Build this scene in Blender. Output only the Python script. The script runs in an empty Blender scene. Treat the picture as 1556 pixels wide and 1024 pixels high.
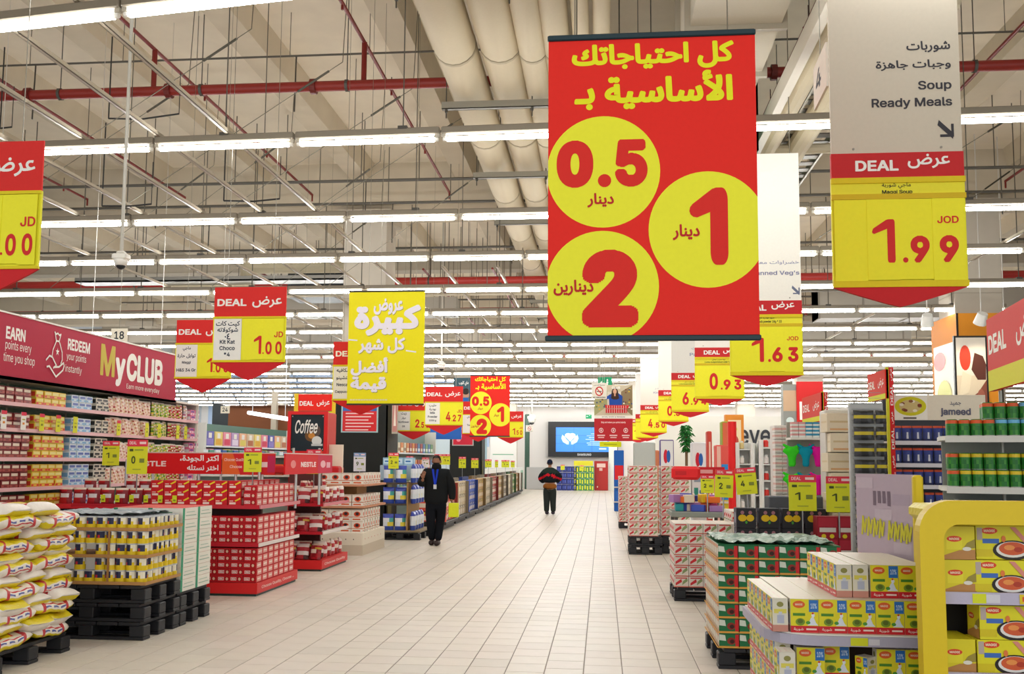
import bpy, math, random, unicodedata
import numpy as np
from mathutils import Vector, Matrix
random.seed(7)
SC = bpy.context.scene
COL = SC.collection
PI = math.pi
# ------------------------------------------------------------------ camera, world, exposure
F = 1450.0
TH = math.radians(5.2); RO = .007        # slight upward tilt and roll; the rest of the rise is lens shift
_b = F * math.tan(TH); _a = (137 + _b * math.sin(RO)) / math.cos(RO)
PS = math.atan(_a * math.cos(TH) / F); SH = 191 - (_a * math.sin(RO) + _b * math.cos(RO))
CAM = Vector((0, 0, 1.65))
FW = Vector((-math.sin(PS) * math.cos(TH), math.cos(PS) * math.cos(TH), math.sin(TH)))
_r = Vector((math.cos(PS), math.sin(PS), 0)); _u = _r.cross(FW)
RT = _r * math.cos(RO) + _u * math.sin(RO); UP = _u * math.cos(RO) - _r * math.sin(RO)
CY = 512 + SH
cd = bpy.data.cameras.new('camera'); cam = bpy.data.objects.new('camera', cd); COL.objects.link(cam)
_m = Matrix((RT, UP, -FW)).transposed().to_4x4(); _m.translation = CAM; cam.matrix_world = _m
cd.shift_y = SH / 1556
cd.sensor_width = 36; cd.lens = 36 * F / 1556; cd.clip_end = 300; cd.clip_start = 0.05
SC.camera = cam
wd = bpy.data.worlds.new('world'); SC.world = wd; wd.use_nodes = True
wd.node_tree.nodes['Background'].inputs[0].default_value = (0.97, 1.0, 0.99, 1)
wd.node_tree.nodes['Background'].inputs[1].default_value = 0.8
SC.view_settings.view_transform = 'Standard'; SC.view_settings.look = 'None'
SC.view_settings.gamma = 1; SC.view_settings.use_curve_mapping = False
SC.view_settings.exposure = 0.83
TUBE_STRENGTH = 22.0
SC.cycles.max_bounces = 6; SC.cycles.diffuse_bounces = 4; SC.cycles.glossy_bounces = 3
SC.cycles.sample_clamp_indirect = 4; SC.cycles.use_denoising = True
SC.cycles.caustics_reflective = False; SC.cycles.caustics_refractive = False


def ray(px, py): return FW + (px - 778) / F * RT + (CY - py) / F * UP
def at(px, py, Y):                       # the point of depth Y seen at a pixel
    d = ray(px, py); return CAM + d * (Y / d.y)
def atz(px, py, z):
    d = ray(px, py); return CAM + d * ((z - CAM.z) / d.z)
def proj(p):
    v = Vector(p) - CAM; f = v.dot(FW)
    if f < .05: return (-9999, -9999)
    return (778 + F * v.dot(RT) / f, CY - F * v.dot(UP) / f)
def seen(p, m=30):
    x, y = proj(p); return -m < x < 1556 + m and -m < y < 1024 + m
def X_(px, Y): return at(px, 703, Y).x
def Z_(py, Y, px=915): return at(px, py, Y).z


def lin(h):
    h = h.lstrip('#'); v = [int(h[i:i + 2], 16) / 255 for i in (0, 2, 4)]
    return tuple(c / 12.92 if c <= .04045 else ((c + .055) / 1.055) ** 2.4 for c in v) + (1.0,)
_lc = {}
def C(h):
    if isinstance(h, tuple): return h
    if h not in _lc: _lc[h] = lin(h)
    return _lc[h]


# ------------------------------------------------------------------ materials
def N(nt, t, **k):
    n = nt.nodes.new(t)
    for a, b in k.items(): setattr(n, a, b)
    return n
MATS = {}
def finish(name, rough, metal=0.0, bump=0.0, scale=40.0, var=0.04, spec=0.5, emit=None):
    """Colour from the mesh's own print colours, with fine grain."""
    if name in MATS: return MATS[name]
    m = bpy.data.materials.new(name); m.use_nodes = True; nt = m.node_tree; b = nt.nodes['Principled BSDF']; L = nt.links.new
    a = N(nt, 'ShaderNodeAttribute', attribute_name='Col')
    tc = N(nt, 'ShaderNodeTexCoord'); no = N(nt, 'ShaderNodeTexNoise'); no.inputs['Scale'].default_value = scale; no.inputs['Detail'].default_value = 3
    L(tc.outputs['Object'], no.inputs['Vector'])
    mr = N(nt, 'ShaderNodeMapRange'); mr.inputs['To Min'].default_value = 1 - var; mr.inputs['To Max'].default_value = 1 + var
    L(no.outputs['Fac'], mr.inputs['Value'])
    mx = N(nt, 'ShaderNodeVectorMath', operation='SCALE'); L(a.outputs['Color'], mx.inputs[0]); L(mr.outputs[0], mx.inputs['Scale'])
    L(mx.outputs[0], b.inputs['Base Color'])
    b.inputs['Roughness'].default_value = rough; b.inputs['Metallic'].default_value = metal; b.inputs['Specular IOR Level'].default_value = spec
    if bump:
        bp = N(nt, 'ShaderNodeBump'); bp.inputs['Strength'].default_value = bump; bp.inputs['Distance'].default_value = .01
        L(no.outputs['Fac'], bp.inputs['Height']); L(bp.outputs[0], b.inputs['Normal'])
    if emit:
        L(a.outputs['Color'], b.inputs['Emission Color']); b.inputs['Emission Strength'].default_value = emit
    MATS[name] = m; return m
def FIN(f):
    return {'matte': lambda: finish('matte_print', .65, spec=.3),
            'gloss': lambda: finish('glossy_print', .38, spec=.35),
            'film': lambda: finish('plastic_film', .3, bump=.5, scale=25, spec=.4),
            'paint': lambda: finish('painted_metal', .45, spec=.4),
            'metal': lambda: finish('bare_metal', .4, metal=.8, var=.08),
            'plastic': lambda: finish('moulded_plastic', .5, bump=.1, scale=120, spec=.35),
            'concrete': lambda: finish('rough_concrete', .9, bump=.4, scale=2.2, var=.09, spec=.1),
            'cloth': lambda: finish('woven_cloth', .9, bump=.4, scale=160, var=.1, spec=.1),
            'skin': lambda: finish('human_skin', .6, spec=.3),
            'foliage': lambda: finish('leaf_green', .6, var=.25, scale=12),
            'screen': lambda: finish('lit_screen', .3, emit=.42),
            'lamp': lambda: finish('lamp_glow', .3, emit=1.6),
            'tube': lambda: finish('tube_glow', .3, emit=TUBE_STRENGTH)}[f]()


# ------------------------------------------------------------------ arabic shaping and text meshes
FORMS = {}; LIG = {}
for _c in range(0xFE70, 0xFEFD):
    _d = unicodedata.decomposition(chr(_c)).split()
    if _d and len(_d) in (2, 3):
        _k = _d[0].strip('<>'); _b = ''.join(chr(int(x, 16)) for x in _d[1:])
        if _b[0] == ' ': continue
        (LIG if len(_b) == 2 else FORMS).setdefault(_b, {})[_k] = chr(_c)
def shape(s):
    out = []; i = 0; n = len(s)
    dual = lambda ch: ch == '\u0640' or 'initial' in FORMS.get(ch, {})
    isar = lambda ch: ch in FORMS or ch == '\u0640'
    prevj = False
    while i < n:
        ch = s[i]
        if not isar(ch): out.append(ch); prevj = False; i += 1; continue
        if s[i:i + 2] in LIG:
            f = LIG[s[i:i + 2]]; out.append(f['final'] if prevj and 'final' in f else f['isolated']); prevj = False; i += 2; continue
        nxt = i + 1 < n and isar(s[i + 1]) and s[i + 1] != '\u0621' and dual(ch)
        if ch == '\u0640': out.append(ch)
        else:
            f = FORMS[ch]; k = 'medial' if prevj and nxt else 'final' if prevj else 'initial' if nxt else 'isolated'
            out.append(f.get(k, f.get('isolated', ch)))
        prevj = nxt; i += 1
    return ''.join(reversed(out))
def is_ar(s): return any('\u0600' <= c <= '\u06ff' for c in s)
_tc = {}
try: LATIN = bpy.data.fonts.load(bpy.utils.system_resource('DATAFILES', path='fonts') + '/Inter.woff2')
except Exception: LATIN = None
def glyphs(s, off=.02, shear=0.0, res=3):
    """Flat outline mesh of a word, scaled to the unit box: (verts, faces, aspect)."""
    if s == '1':
        if off < .04:
            st = rrect(.66, 0, 1, 1, .08, 5); fl = [(0, .72), (.02, .68), (.1, .665), (.66, .78), (.8, .85), (.9, .98), (.72, 1), (.62, .985), (.05, .79)]
            return (st and [(x, y, 0) for x, y in st] + [(x, y, 6e-5) for x, y in fl], [tuple(range(len(st))), tuple(range(len(st), len(st) + len(fl)))], .48)
        st = rrect(.54, 0, 1, 1, .16, 6); fl = [(0, .7), (.03, .655), (.1, .625), (.2, .615), (.62, .70), (.8, .8), (.9, .97), (.72, 1), (.6, .985), (.08, .79), (.02, .75)]
        return ([(x, y, 0) for x, y in [(.54 + (a - .54), b) for a, b in st]] + [(x, y, 6e-5) for x, y in fl], [tuple(range(len(st))), tuple(range(len(st), len(st) + len(fl)))], .48)
    k = (s, off, shear, res)
    if k in _tc: return _tc[k]
    cu = bpy.data.curves.new('w', 'FONT'); cu.body = shape(s) if is_ar(s) else s
    if LATIN and not is_ar(s): cu.font = LATIN
    cu.resolution_u = res; cu.shear = shear; cu.fill_mode = 'NONE'
    o = bpy.data.objects.new('w', cu); COL.objects.link(o)
    dg = bpy.context.evaluated_depsgraph_get(); dg.update()
    m = bpy.data.meshes.new_from_object(o.evaluated_get(dg), depsgraph=dg)
    co = [(v.co.x, v.co.y) for v in m.vertices]; nx = {}
    for e in m.edges:
        a, b = e.vertices; nx.setdefault(a, []).append(b); nx.setdefault(b, []).append(a)
    bpy.data.objects.remove(o); bpy.data.curves.remove(cu); bpy.data.meshes.remove(m)
    done = set(); ed = []
    for v0 in range(len(co)):            # outline loops, in the order the font drew them
        if v0 in done or v0 not in nx: continue
        lp = [v0]; done.add(v0); cur = v0
        while True:
            n = [q for q in nx[cur] if q not in done]
            if not n: break
            cur = min(n, key=lambda q: abs(q - cur)) if cur != v0 else min(n); done.add(cur); lp.append(cur)
        ed += [(*co[lp[q - 1]], *co[lp[q]]) for q in range(len(lp))]
    E_ = np.array(ed)
    ys = E_[:, [1, 3]]; hz = [float(q[1]) for q in E_ if abs(q[1] - q[3]) < .004 and abs(q[0] - q[2]) > .05]
    if off > .004:                       # heavier, rounder strokes: the outline swept round a small circle
        nd = 20 if off > .04 else 12 if off > .015 else 8
        E_ = np.concatenate([E_ + np.array([math.cos(a), math.sin(a)] * 2) * off for a in [2 * PI * (q + .5) / nd for q in range(nd)]] + [E_])
        hz = [h + d for h in hz for d in (-off, off)]
    y0, y1 = float(E_[:, [1, 3]].min()), float(E_[:, [1, 3]].max()); x0, x1 = float(E_[:, [0, 2]].min()), float(E_[:, [0, 2]].max())
    nb = 60 if off > .04 else 34
    br = sorted(set([y0 + (y1 - y0) * q / nb for q in range(nb + 1)] + hz)); bb = [br[0]]
    for y in br[1:]:
        if y - bb[-1] > (y1 - y0) / nb * .3 or (y in hz and y - bb[-1] > 1e-3): bb.append(y)
    up = E_[:, 1] < E_[:, 3]; lo = np.where(up, E_[:, 1], E_[:, 3]); hi = np.where(up, E_[:, 3], E_[:, 1])
    vs, fs = [], []
    for ya, yb in zip(bb, bb[1:]):
        ym = (ya + yb) / 2; k_ = (lo <= ym) & (hi > ym)
        if not k_.any(): continue
        e = E_[k_]; w = np.where(up[k_], 1, -1); sl = (e[:, 2] - e[:, 0]) / (e[:, 3] - e[:, 1]); xm = e[:, 0] + (ym - e[:, 1]) * sl
        od_ = np.argsort(xm); wn = 0; h = (yb - ya) / 2; lim = (x1 - x0) * .03
        for q in od_:
            pw = wn; wn += w[q]
            if pw == 0: st = q
            elif wn == 0:
                a, b = max(-lim, min(lim, sl[st] * h)), max(-lim, min(lim, sl[q] * h)); n = len(vs)
                xa, xb = xm[st], xm[q]
                l0, r0, l1, r1 = xa - a, xb - b, xa + a, xb + b
                if r0 < l0: l0 = r0 = (l0 + r0) / 2
                if r1 < l1: l1 = r1 = (l1 + r1) / 2
                vs += [(l0, ya), (r0, ya), (r1, yb), (l1, yb)]; fs.append((n, n + 1, n + 2, n + 3))
    r = ([((float(v[0]) - x0) / (x1 - x0), (v[1] - y0) / (y1 - y0), 0.0) for v in vs], fs, (x1 - x0) / (y1 - y0))
    _tc[k] = r; return r


def clip(poly, x0, y0, x1, y1):
    for ax, lim, sg in ((0, x0, 1), (0, x1, -1), (1, y0, 1), (1, y1, -1)):
        out = []
        for i in range(len(poly)):
            a, b = poly[i - 1], poly[i]; ia = (a[ax] - lim) * sg >= 0; ib = (b[ax] - lim) * sg >= 0
            if ia != ib:
                t = (lim - a[ax]) / (b[ax] - a[ax]); out.append((a[0] + t * (b[0] - a[0]), a[1] + t * (b[1] - a[1])))
            if ib: out.append(b)
        poly = out
    return poly
def ell(cx, cy, rx, ry, n=40): return [(cx + rx * math.cos(2 * PI * i / n), cy + ry * math.sin(2 * PI * i / n)) for i in range(n)]
def rrect(x0, y0, x1, y1, r, n=5):
    out = []
    for cx, cy, a in ((x1 - r, y1 - r, 0), (x0 + r, y1 - r, 90), (x0 + r, y0 + r, 180), (x1 - r, y0 + r, 270)):
        for i in range(n + 1):
            t = math.radians(a + 90 * i / n); out.append((cx + r * math.cos(t), cy + r * math.sin(t)))
    return out
def R(u0, v0, u1, v1, c): return ('p', [(u0, v0), (u1, v0), (u1, v1), (u0, v1)], c)
def E(cu, cv, ru, rv, c, n=16): return ('p', ell(cu, cv, ru, rv, n), c)
def P(pts, c): return ('p', pts, c)
def T(s, u0, v0, u1, v1, c, off=.02, shear=0.0): return ('t', s, u0, v0, u1, v1, c, off, shear)
def STROKE(pts, w, c):
    out = []
    for a, b in zip(pts, pts[1:]):
        dx, dy = b[0] - a[0], b[1] - a[1]; l = math.hypot(dx, dy) or 1; nx, ny = -dy / l * w / 2, dx / l * w / 2; ex, ey = dx / l * w / 3, dy / l * w / 3
        out.append(P([(a[0] + nx - ex, a[1] + ny - ey), (a[0] - nx - ex, a[1] - ny - ey), (b[0] - nx + ex, b[1] - ny + ey), (b[0] + nx + ex, b[1] + ny + ey)], c))
    return out


def SUB(shapes, u0, v0, u1, v1):
    f = lambda p: (u0 + p[0] * (u1 - u0), v0 + p[1] * (v1 - v0)); out = []
    for s in shapes:
        out.append(('p', [f(p) for p in s[1]], s[2]) if s[0] == 'p' else ('t', s[1], *f((s[2], s[3])), *f((s[4], s[5])), *s[6:]))
    return out
class MB:
    """Mesh builder: pieces with their own print colour, linked as one mesh object."""
    def __init__(s): s.v = []; s.f = []; s.c = []
    def add(s, vs, fs, col):
        o = len(s.v); s.v.extend(vs); col = C(col)
        for f in fs: s.f.append(tuple(i + o for i in f)); s.c.append(col)
        return s
    def box(s, a, b, col, cols=None):
        x0, y0, z0 = a; x1, y1, z1 = b
        vs = [(x0, y0, z0), (x1, y0, z0), (x1, y1, z0), (x0, y1, z0), (x0, y0, z1), (x1, y0, z1), (x1, y1, z1), (x0, y1, z1)]
        fs = dict(bottom=(3, 2, 1, 0), top=(4, 5, 6, 7), front=(0, 1, 5, 4), right=(1, 2, 6, 5), back=(2, 3, 7, 6), left=(3, 0, 4, 7))
        o = len(s.v); s.v.extend(vs)
        for k, f in fs.items(): s.f.append(tuple(i + o for i in f)); s.c.append(C((cols or {}).get(k, col)))
        return s
    def cbox(s, c, d, col, cols=None):
        return s.box((c[0] - d[0] / 2, c[1] - d[1] / 2, c[2] - d[2] / 2), (c[0] + d[0] / 2, c[1] + d[1] / 2, c[2] + d[2] / 2), col, cols)
    def bbox(s, a, b, col, e=.01):
        """box with chamfered vertical and horizontal edges"""
        x0, y0, z0 = a; x1, y1, z1 = b; lv = []
        for z, k in ((z0, e), (z0 + e, 0), (z1 - e, 0), (z1, e)):
            lv.append([(x0 + e + k * .7, y0 + k, z), (x1 - e - k * .7, y0 + k, z), (x1 - k, y0 + e + k * .7, z), (x1 - k, y1 - e - k * .7, z),
                       (x1 - e - k * .7, y1 - k, z), (x0 + e + k * .7, y1 - k, z), (x0 + k, y1 - e - k * .7, z), (x0 + k, y0 + e + k * .7, z)])
        vs = [p for l in lv for p in l]; fs = [tuple(range(7, -1, -1)), tuple(range(24, 32))]
        for l in range(3):
            for i in range(8): fs.append((l * 8 + i, l * 8 + (i + 1) % 8, l * 8 + 8 + (i + 1) % 8, l * 8 + 8 + i))
        return s.add(vs, fs, col)
    def cyl(s, p, q, r, col, n=10, r2=None, caps=True, capcol=None):
        p, q = Vector(p), Vector(q); d = (q - p).normalized(); r2 = r if r2 is None else r2
        a = d.orthogonal().normalized(); b = d.cross(a)
        ring = lambda c, rr: [tuple(c + rr * (math.cos(2 * PI * i / n) * a + math.sin(2 * PI * i / n) * b)) for i in range(n)]
        vs = ring(p, r) + ring(q, r2)
        s.add(vs, [(i, (i + 1) % n, n + (i + 1) % n, n + i) for i in range(n)], col)
        if caps:
            s.add(vs[:n], [tuple(range(n - 1, -1, -1))], capcol or col); s.add(vs[n:], [tuple(range(n))], capcol or col)
        return s
    def path(s, pts, r, col, n=6):
        for a, b in zip(pts, pts[1:]): s.cyl(a, b, r, col, n)
        return s
    def lathe(s, prof, cols, n=14, c=(0, 0, 0), seg_cols=None):
        """prof: (radius, z) upward; cols: one colour per band; seg_cols(i, j): colour per quad"""
        o = len(s.v); m = len(prof)
        for r, z in prof:
            for i in range(n): s.v.append((c[0] + r * math.cos(2 * PI * i / n), c[1] + r * math.sin(2 * PI * i / n), c[2] + z))
        for j in range(m - 1):
            for i in range(n):
                s.f.append((o + j * n + i, o + j * n + (i + 1) % n, o + (j + 1) * n + (i + 1) % n, o + (j + 1) * n + i))
                s.c.append(C(seg_cols(i, j) if seg_cols else cols[j]))
        s.f.append(tuple(o + i for i in range(n - 1, -1, -1))); s.c.append(C(cols[0]))
        s.f.append(tuple(o + (m - 1) * n + i for i in range(n))); s.c.append(C(cols[-1]))
        return s
    def prism(s, pts, y0, y1, col, side=None, plane='xz'):
        n = len(pts)
        if plane == 'xz': mk = lambda u, v, t: (u, t, v)
        elif plane == 'xy': mk = lambda u, v, t: (u, v, t)
        else: mk = lambda u, v, t: (t, u, v)
        vs = [mk(u, v, y0) for u, v in pts] + [mk(u, v, y1) for u, v in pts]
        s.add(vs, [tuple(range(n)), tuple(range(2 * n - 1, n - 1, -1))], col)
        s.add(vs, [((i + 1) % n, i, n + i, n + (i + 1) % n) for i in range(n)], side or col); return s
    def ringprism(s, outer, inner, y0, y1, col, plane='xz'):
        n = len(outer)
        mk = (lambda u, v, t: (u, t, v)) if plane == 'xz' else (lambda u, v, t: (u, v, t)) if plane == 'xy' else (lambda u, v, t: (t, u, v))
        vs = [mk(u, v, y0) for u, v in outer] + [mk(u, v, y0) for u, v in inner] + [mk(u, v, y1) for u, v in outer] + [mk(u, v, y1) for u, v in inner]
        fs = []
        for i in range(n):
            j = (i + 1) % n
            fs += [(i, j, n + j, n + i), (2 * n + j, 2 * n + i, 3 * n + i, 3 * n + j), (j, i, 2 * n + i, 2 * n + j), (n + i, n + j, 3 * n + j, 3 * n + i)]
        return s.add(vs, fs, col)
    def art(s, o, u, v, w, h, shapes, e=.0006, noclip=False):
        """flat print on a face: origin o (lower left), unit axes u, v, size w x h; shapes in 0..1"""
        o, u, v = Vector(o), Vector(u), Vector(v); n = u.cross(v)
        lay = 0
        for sh in shapes:
            lay += 1; off = n * (e * (1 + .35 * lay))
            if sh[0] == 'p':
                pts = sh[1] if noclip else clip(sh[1], 0, 0, 1, 1)
                if len(pts) < 3: continue
                s.add([tuple(o + u * (a * w) + v * (b * h) + off) for a, b in pts], [tuple(range(len(pts)))], sh[2])
            else:
                _, t, u0, v0, u1, v1, col, of, shr = sh; vs, fs, _a = glyphs(t, of, shr)
                s.add([tuple(o + u * ((u0 + a * (u1 - u0)) * w) + v * ((v0 + b * (v1 - v0)) * h) + off + n * dz) for a, b, dz in vs], fs, col)
        return s
    def front(s, x0, z0, x1, z1, y, shapes, e=.0006):
        return s.art((x0, y, z0), (1, 0, 0), (0, 0, 1), x1 - x0, z1 - z0, shapes, e)
    def mesh(s, name, fin='matte', smooth=False):
        m = bpy.data.meshes.new(name); m.from_pydata(s.v, [], s.f)
        at_ = m.color_attributes.new('Col', 'FLOAT_COLOR', 'CORNER')
        buf = []
        for f, c in zip(s.f, s.c): buf.extend(c * len(f))
        at_.data.foreach_set('color', buf)
        m.materials.append(FIN(fin) if isinstance(fin, str) else fin)
        if smooth: m.polygons.foreach_set('use_smooth', [True] * len(m.polygons))
        m.update(); return m
    def build(s, name, fin='matte', parent=None, smooth=False, loc=None, rz=None):
        o = bpy.data.objects.new(name, s.mesh(name, fin, smooth)); COL.objects.link(o)
        if parent is not None: o.parent = parent
        if loc is not None: o.location = loc
        if rz is not None: o.rotation_euler = (0, 0, rz)
        return o


def tag(o, label=None, cat=None, group=None, kind=None):
    if label: o['label'] = label
    if cat: o['category'] = cat
    if group: o['group'] = group
    if kind: o['kind'] = kind
    return o
def empty(name, loc=(0, 0, 0), rz=0, label=None, cat=None, group=None):
    o = bpy.data.objects.new(name, None); COL.objects.link(o); o.location = loc; o.rotation_euler = (0, 0, rz)
    o.empty_display_size = .1
    return tag(o, label, cat, group)
KIDS = {}
def kids(o): return [c for c in KIDS.get(o.name, ())]
def copy_tree(o, ch, parent=None):
    c = o.copy(); COL.objects.link(c)
    if parent is not None: c.parent = parent
    for k, sub in ch: copy_tree(k, sub, c)
    return c
KINDS_ = []
class Kind:
    """One modelled kind of thing; place() uses the model itself first, then copies of it and its parts."""
    def __init__(s, root, cat, group, children=()):
        s.root = root; s.cat = cat; s.group = group; s.used = False; s.ch = list(children); s.n = 0; KINDS_.append(s)
    def place(s, loc, rz=0, label=None, rx=0, ry=0, sc=None, group=None):
        o = copy_tree(s.root, s.ch) if s.used else s.root
        s.used = True; s.n += 1
        o.location = loc; o.rotation_euler = (rx, ry, rz)
        if sc: o.scale = (sc, sc, sc) if isinstance(sc, (int, float)) else sc
        tag(o, label, s.cat, group or s.group); return o
def kind(name, mb, cat, group, fin='matte', smooth=False, parts=()):
    r = mb.build(name, fin, None, smooth); ch = []
    for pn, pm, pf in parts: ch.append((pm.build(pn, pf, r), []))
    return Kind(r, cat, group, ch)
ORD = 'first second third fourth fifth sixth seventh eighth ninth tenth eleventh twelfth thirteenth fourteenth fifteenth sixteenth seventeenth eighteenth nineteenth twentieth'.split()
def od(i):
    if i < 20: return ORD[i]
    t = ['twenty', 'thirty', 'forty', 'fifty', 'sixty', 'seventy', 'eighty'][(i + 1) // 10 - 2]
    return (t[:-1] + 'ieth') if (i + 1) % 10 == 0 else t + '-' + ORD[(i + 1) % 10 - 1]
def layer_word(k, n):
    return 'bottom layer' if k == 0 else 'top layer' if k == n - 1 else od(k) + ' layer up'
# ------------------------------------------------------------------ the building
ZC = 8.6
def struct(name, mb, fin='concrete', parent=None):
    o = mb.build(name, fin, parent)
    if parent is None: o['kind'] = 'structure'
    return o
floor = struct('floor', MB().box((-26, -4, -.2), (26, 61, -.004), '#8f857b'), 'matte')
def floor_mat():
    m = finish('glazed_floor_tile', .4, bump=.03, scale=6, var=.05, spec=.25)
    return m
TW = .308; gx = atz(946.1, 1024, 0).x % TW
tiles = []; rt = random.Random(3)
for i in range(-32, 32):
    x = gx + i * TW; offy = rt.choice((0, .5)) * TW
    for j in range(14, 196): tiles.append((x, j * TW + offy))
def tile_col():
    k = rt.uniform(-1, 1); b = (217, 208, 196)
    return '#%02x%02x%02x' % tuple(int(max(0, min(255, c + k * 4 + rt.uniform(-1, 1)))) for c in b)
def tile_rank(t):
    x, y = proj((t[0] + TW / 2, t[1] + TW / 2, 0)); return t[1] if (0 < x < 1556 and 0 < y < 1060) else 999
tiles.sort(key=tile_rank)
g = .0042
def tile_mb(c): 
    m = MB(); z = -.004
    lv = [(g, z), (g, -.0012), (g + .002, 0)]
    vs = []
    for k, zz in lv: vs += [(k, k, zz), (TW - k, k, zz), (TW - k, TW - k, zz), (k, TW - k, zz)]
    fs = [(8, 9, 10, 11)]
    for a in (0, 4):
        for q in range(4): fs.append((a + q, a + (q + 1) % 4, a + 4 + (q + 1) % 4, a + 4 + q))
    return m.add(vs, fs, c)
tile_meshes = [tile_mb(tile_col()).mesh('tile', floor_mat()) for _ in range(10)]
for k, (x, y) in enumerate(tiles[:300]):
    o = bpy.data.objects.new('tile', tile_meshes[rt.randrange(10)]); o.location = (x, y, 0); COL.objects.link(o); o.parent = floor
rest = MB()
for x, y in tiles[300:]:
    k = g + .001
    rest.add([(x + k, y + k, 0), (x + TW - k, y + k, 0), (x + TW - k, y + TW - k, 0), (x + k, y + TW - k, 0),
              (x + g, y + g, -.004), (x + TW - g, y + g, -.004), (x + TW - g, y + TW - g, -.004), (x + g, y + TW - g, -.004)],
             [(0, 1, 2, 3), (4, 5, 1, 0), (5, 6, 2, 1), (6, 7, 3, 2), (7, 4, 0, 3)], tile_col())
o = rest.build('tile', floor_mat(), floor); o['kind'] = 'stuff'

BEI = '#d9ccb8'; BEI2 = '#cdbfa8'; GRY = '#a9a59c'
struct('ceiling', MB().box((-26, -4, ZC), (26, 61, ZC + .3), '#e8ddc9'))
struct('wall_left', MB().box((-26.2, -4, 0), (-26, 61, ZC), '#c4ccd4'))
struct('wall_right', MB().box((26, -4, 0), (26.2, 61, ZC), '#cfc6b6'))
wb = struct('wall_back', MB().box((-26, 60, 0), (26, 60.3, ZC), '#e6e1dc'), 'matte')
# bluish translucent panels high in the far corner
wp = MB(); 
for i in range(13): wp.box((-25.5 + i * 1.42, 59.9, 2.6), (-24.14 + i * 1.42, 59.98, 7.2), ['#b3c7e2', '#a6bcdc', '#bccde6'][i % 3])
wq = wp.build('panel', 'matte', wb)
# ribs of the concrete roof
k = 0
for X in [(-5.6 + 2.45 * i) for i in range(-7, 12)]:
    m = MB()
    for y0, y1 in ((-4, 21.4), (22.6, 38.4), (39.6, 55.4)):
        m.add([(X - .3, y0, ZC), (X + .3, y0, ZC), (X + .22, y0, ZC - .42), (X - .22, y0, ZC - .42), (X - .3, y1, ZC), (X + .3, y1, ZC), (X + .22, y1, ZC - .42), (X - .22, y1, ZC - .42)],
              [(0, 1, 2, 3), (7, 6, 5, 4), (3, 2, 6, 7), (1, 5, 6, 2), (4, 0, 3, 7)], '#d2c6b0')
    struct('beam', m)
for Y in (4.9, 22, 39, 56):
    struct('beam', MB().box((-26, Y - .6, ZC - .95), (26, Y + .6, ZC), '#c9bda8').box((-26, Y - .35, ZC - 1.2), (26, Y + .35, ZC - .95), '#c2b5a0'))
for Y in (30.5, 47.5):
    struct('beam', MB().box((-26, Y - .3, ZC - .75), (26, Y + .3, ZC), '#b9b0a0'))
for X in (-5.5, 8.2, -19.5, 22.5):
    for Y in (22, 39, 56):
        m = MB().box((X - .5, Y - .5, 0), (X + .5, Y + .5, ZC - 1.2), '#c9c0b2')
        for zz in (3.6, 5.4): m.box((X - .506, Y - .506, zz), (X + .506, Y + .506, zz + .02), '#b5ab9c')
        m.box((X - .62, Y - .62, ZC - 1.3), (X + .62, Y + .62, ZC - 1.1), '#bfb5a5')
        struct('column', m)

# ------------------------------------------------------------------ light rows
ZL = 5.05
housing = MB().bbox((-.79, -.04, .05), (.79, .04, .13), '#857b6b', .01)
housing.box((-.79, -.02, .02), (-.745, .02, .055), '#bdb4a4').box((.745, -.02, .02), (.79, .02, .055), '#bdb4a4')
housing.cyl((-.775, 0, 0), (-.73, 0, 0), .022, '#f0ece4', 8).cyl((.73, 0, 0), (.775, 0, 0), .022, '#f0ece4', 8)
ft = housing.build('batten_light', 'paint')
tb = MB().cyl((-.73, 0, 0), (.73, 0, 0), .027, (.98, 1.0, 1.0, 1), 8, caps=False).build('tube', 'tube', ft)
bat = Kind(ft, 'light', 'batten lights in rows under the ceiling', [(tb, [])])
rows = []
a, b = atz(0, 44, ZL), atz(380, 1, ZL); rows.append((a, b))
a, b = atz(80, 232, ZL), atz(1556, 181, ZL); rows.append((a, b))
for y0, y1 in ((342, 316),):
    rows.append((atz(110, y0, ZL), atz(1556, y1, ZL)))
Yb = rows[1][0].lerp(rows[1][1], .5).y; STEP = 2.98
rowY = [None, None, None] + [Yb + STEP * (i - 1) for i in range(3, 18)]
cand = []
for r in range(18):
    if r < 3:
        a, b = rows[r]; d = (b - a).normalized(); base = a - d * 0
        x0 = a.x; ang = math.atan2(d.y, d.x)
        pos = lambda t: (a.x + d.x * t, a.y + d.y * t)
        ph = {0: .3, 1: (0.4), 2: .1}[r]
        ts = [ph + 1.6 * k for k in range(-14, 16)]
        pp = [(pos(t), ang) for t in ts]
    else:
        y = rowY[r]; ph = random.random() * 1.6
        pp = [((-25 + ph + 1.6 * k, y), 0.0) for k in range(31)]
    n = 0
    for (x, y), ang in pp:
        if abs(x) > 25: continue
        if not seen((x, y, ZL), 150 if r < 3 else 30): continue
        cand.append((r, n, x, y, ang)); n += 1
# individual battens for the nearer rows, the last rows joined
far = MB(); fart = MB(); nb = 0
for r, n, x, y, ang in cand:
    if nb < 292:
        bat.place((x, y, ZL), ang, 'white fluorescent batten with a lit tube, %s row from the front, %s along it' % (od(r), od(n))); nb += 1
    else:
        far.box((x - .79, y - .05, ZL + .035), (x + .79, y + .05, ZL + .12), '#857b6b')
        fart.box((x - .73, y - .024, ZL - .024), (x + .73, y + .024, ZL + .024), (.98, 1.0, 1.0, 1))
if far.v:
    o = far.build('distant_battens', 'paint'); tag(o, 'distant rows of white fluorescent battens under the far ceiling', 'light', kind='stuff')
    fart.build('tube', 'tube', o)
print('battens', len(cand))

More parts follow.
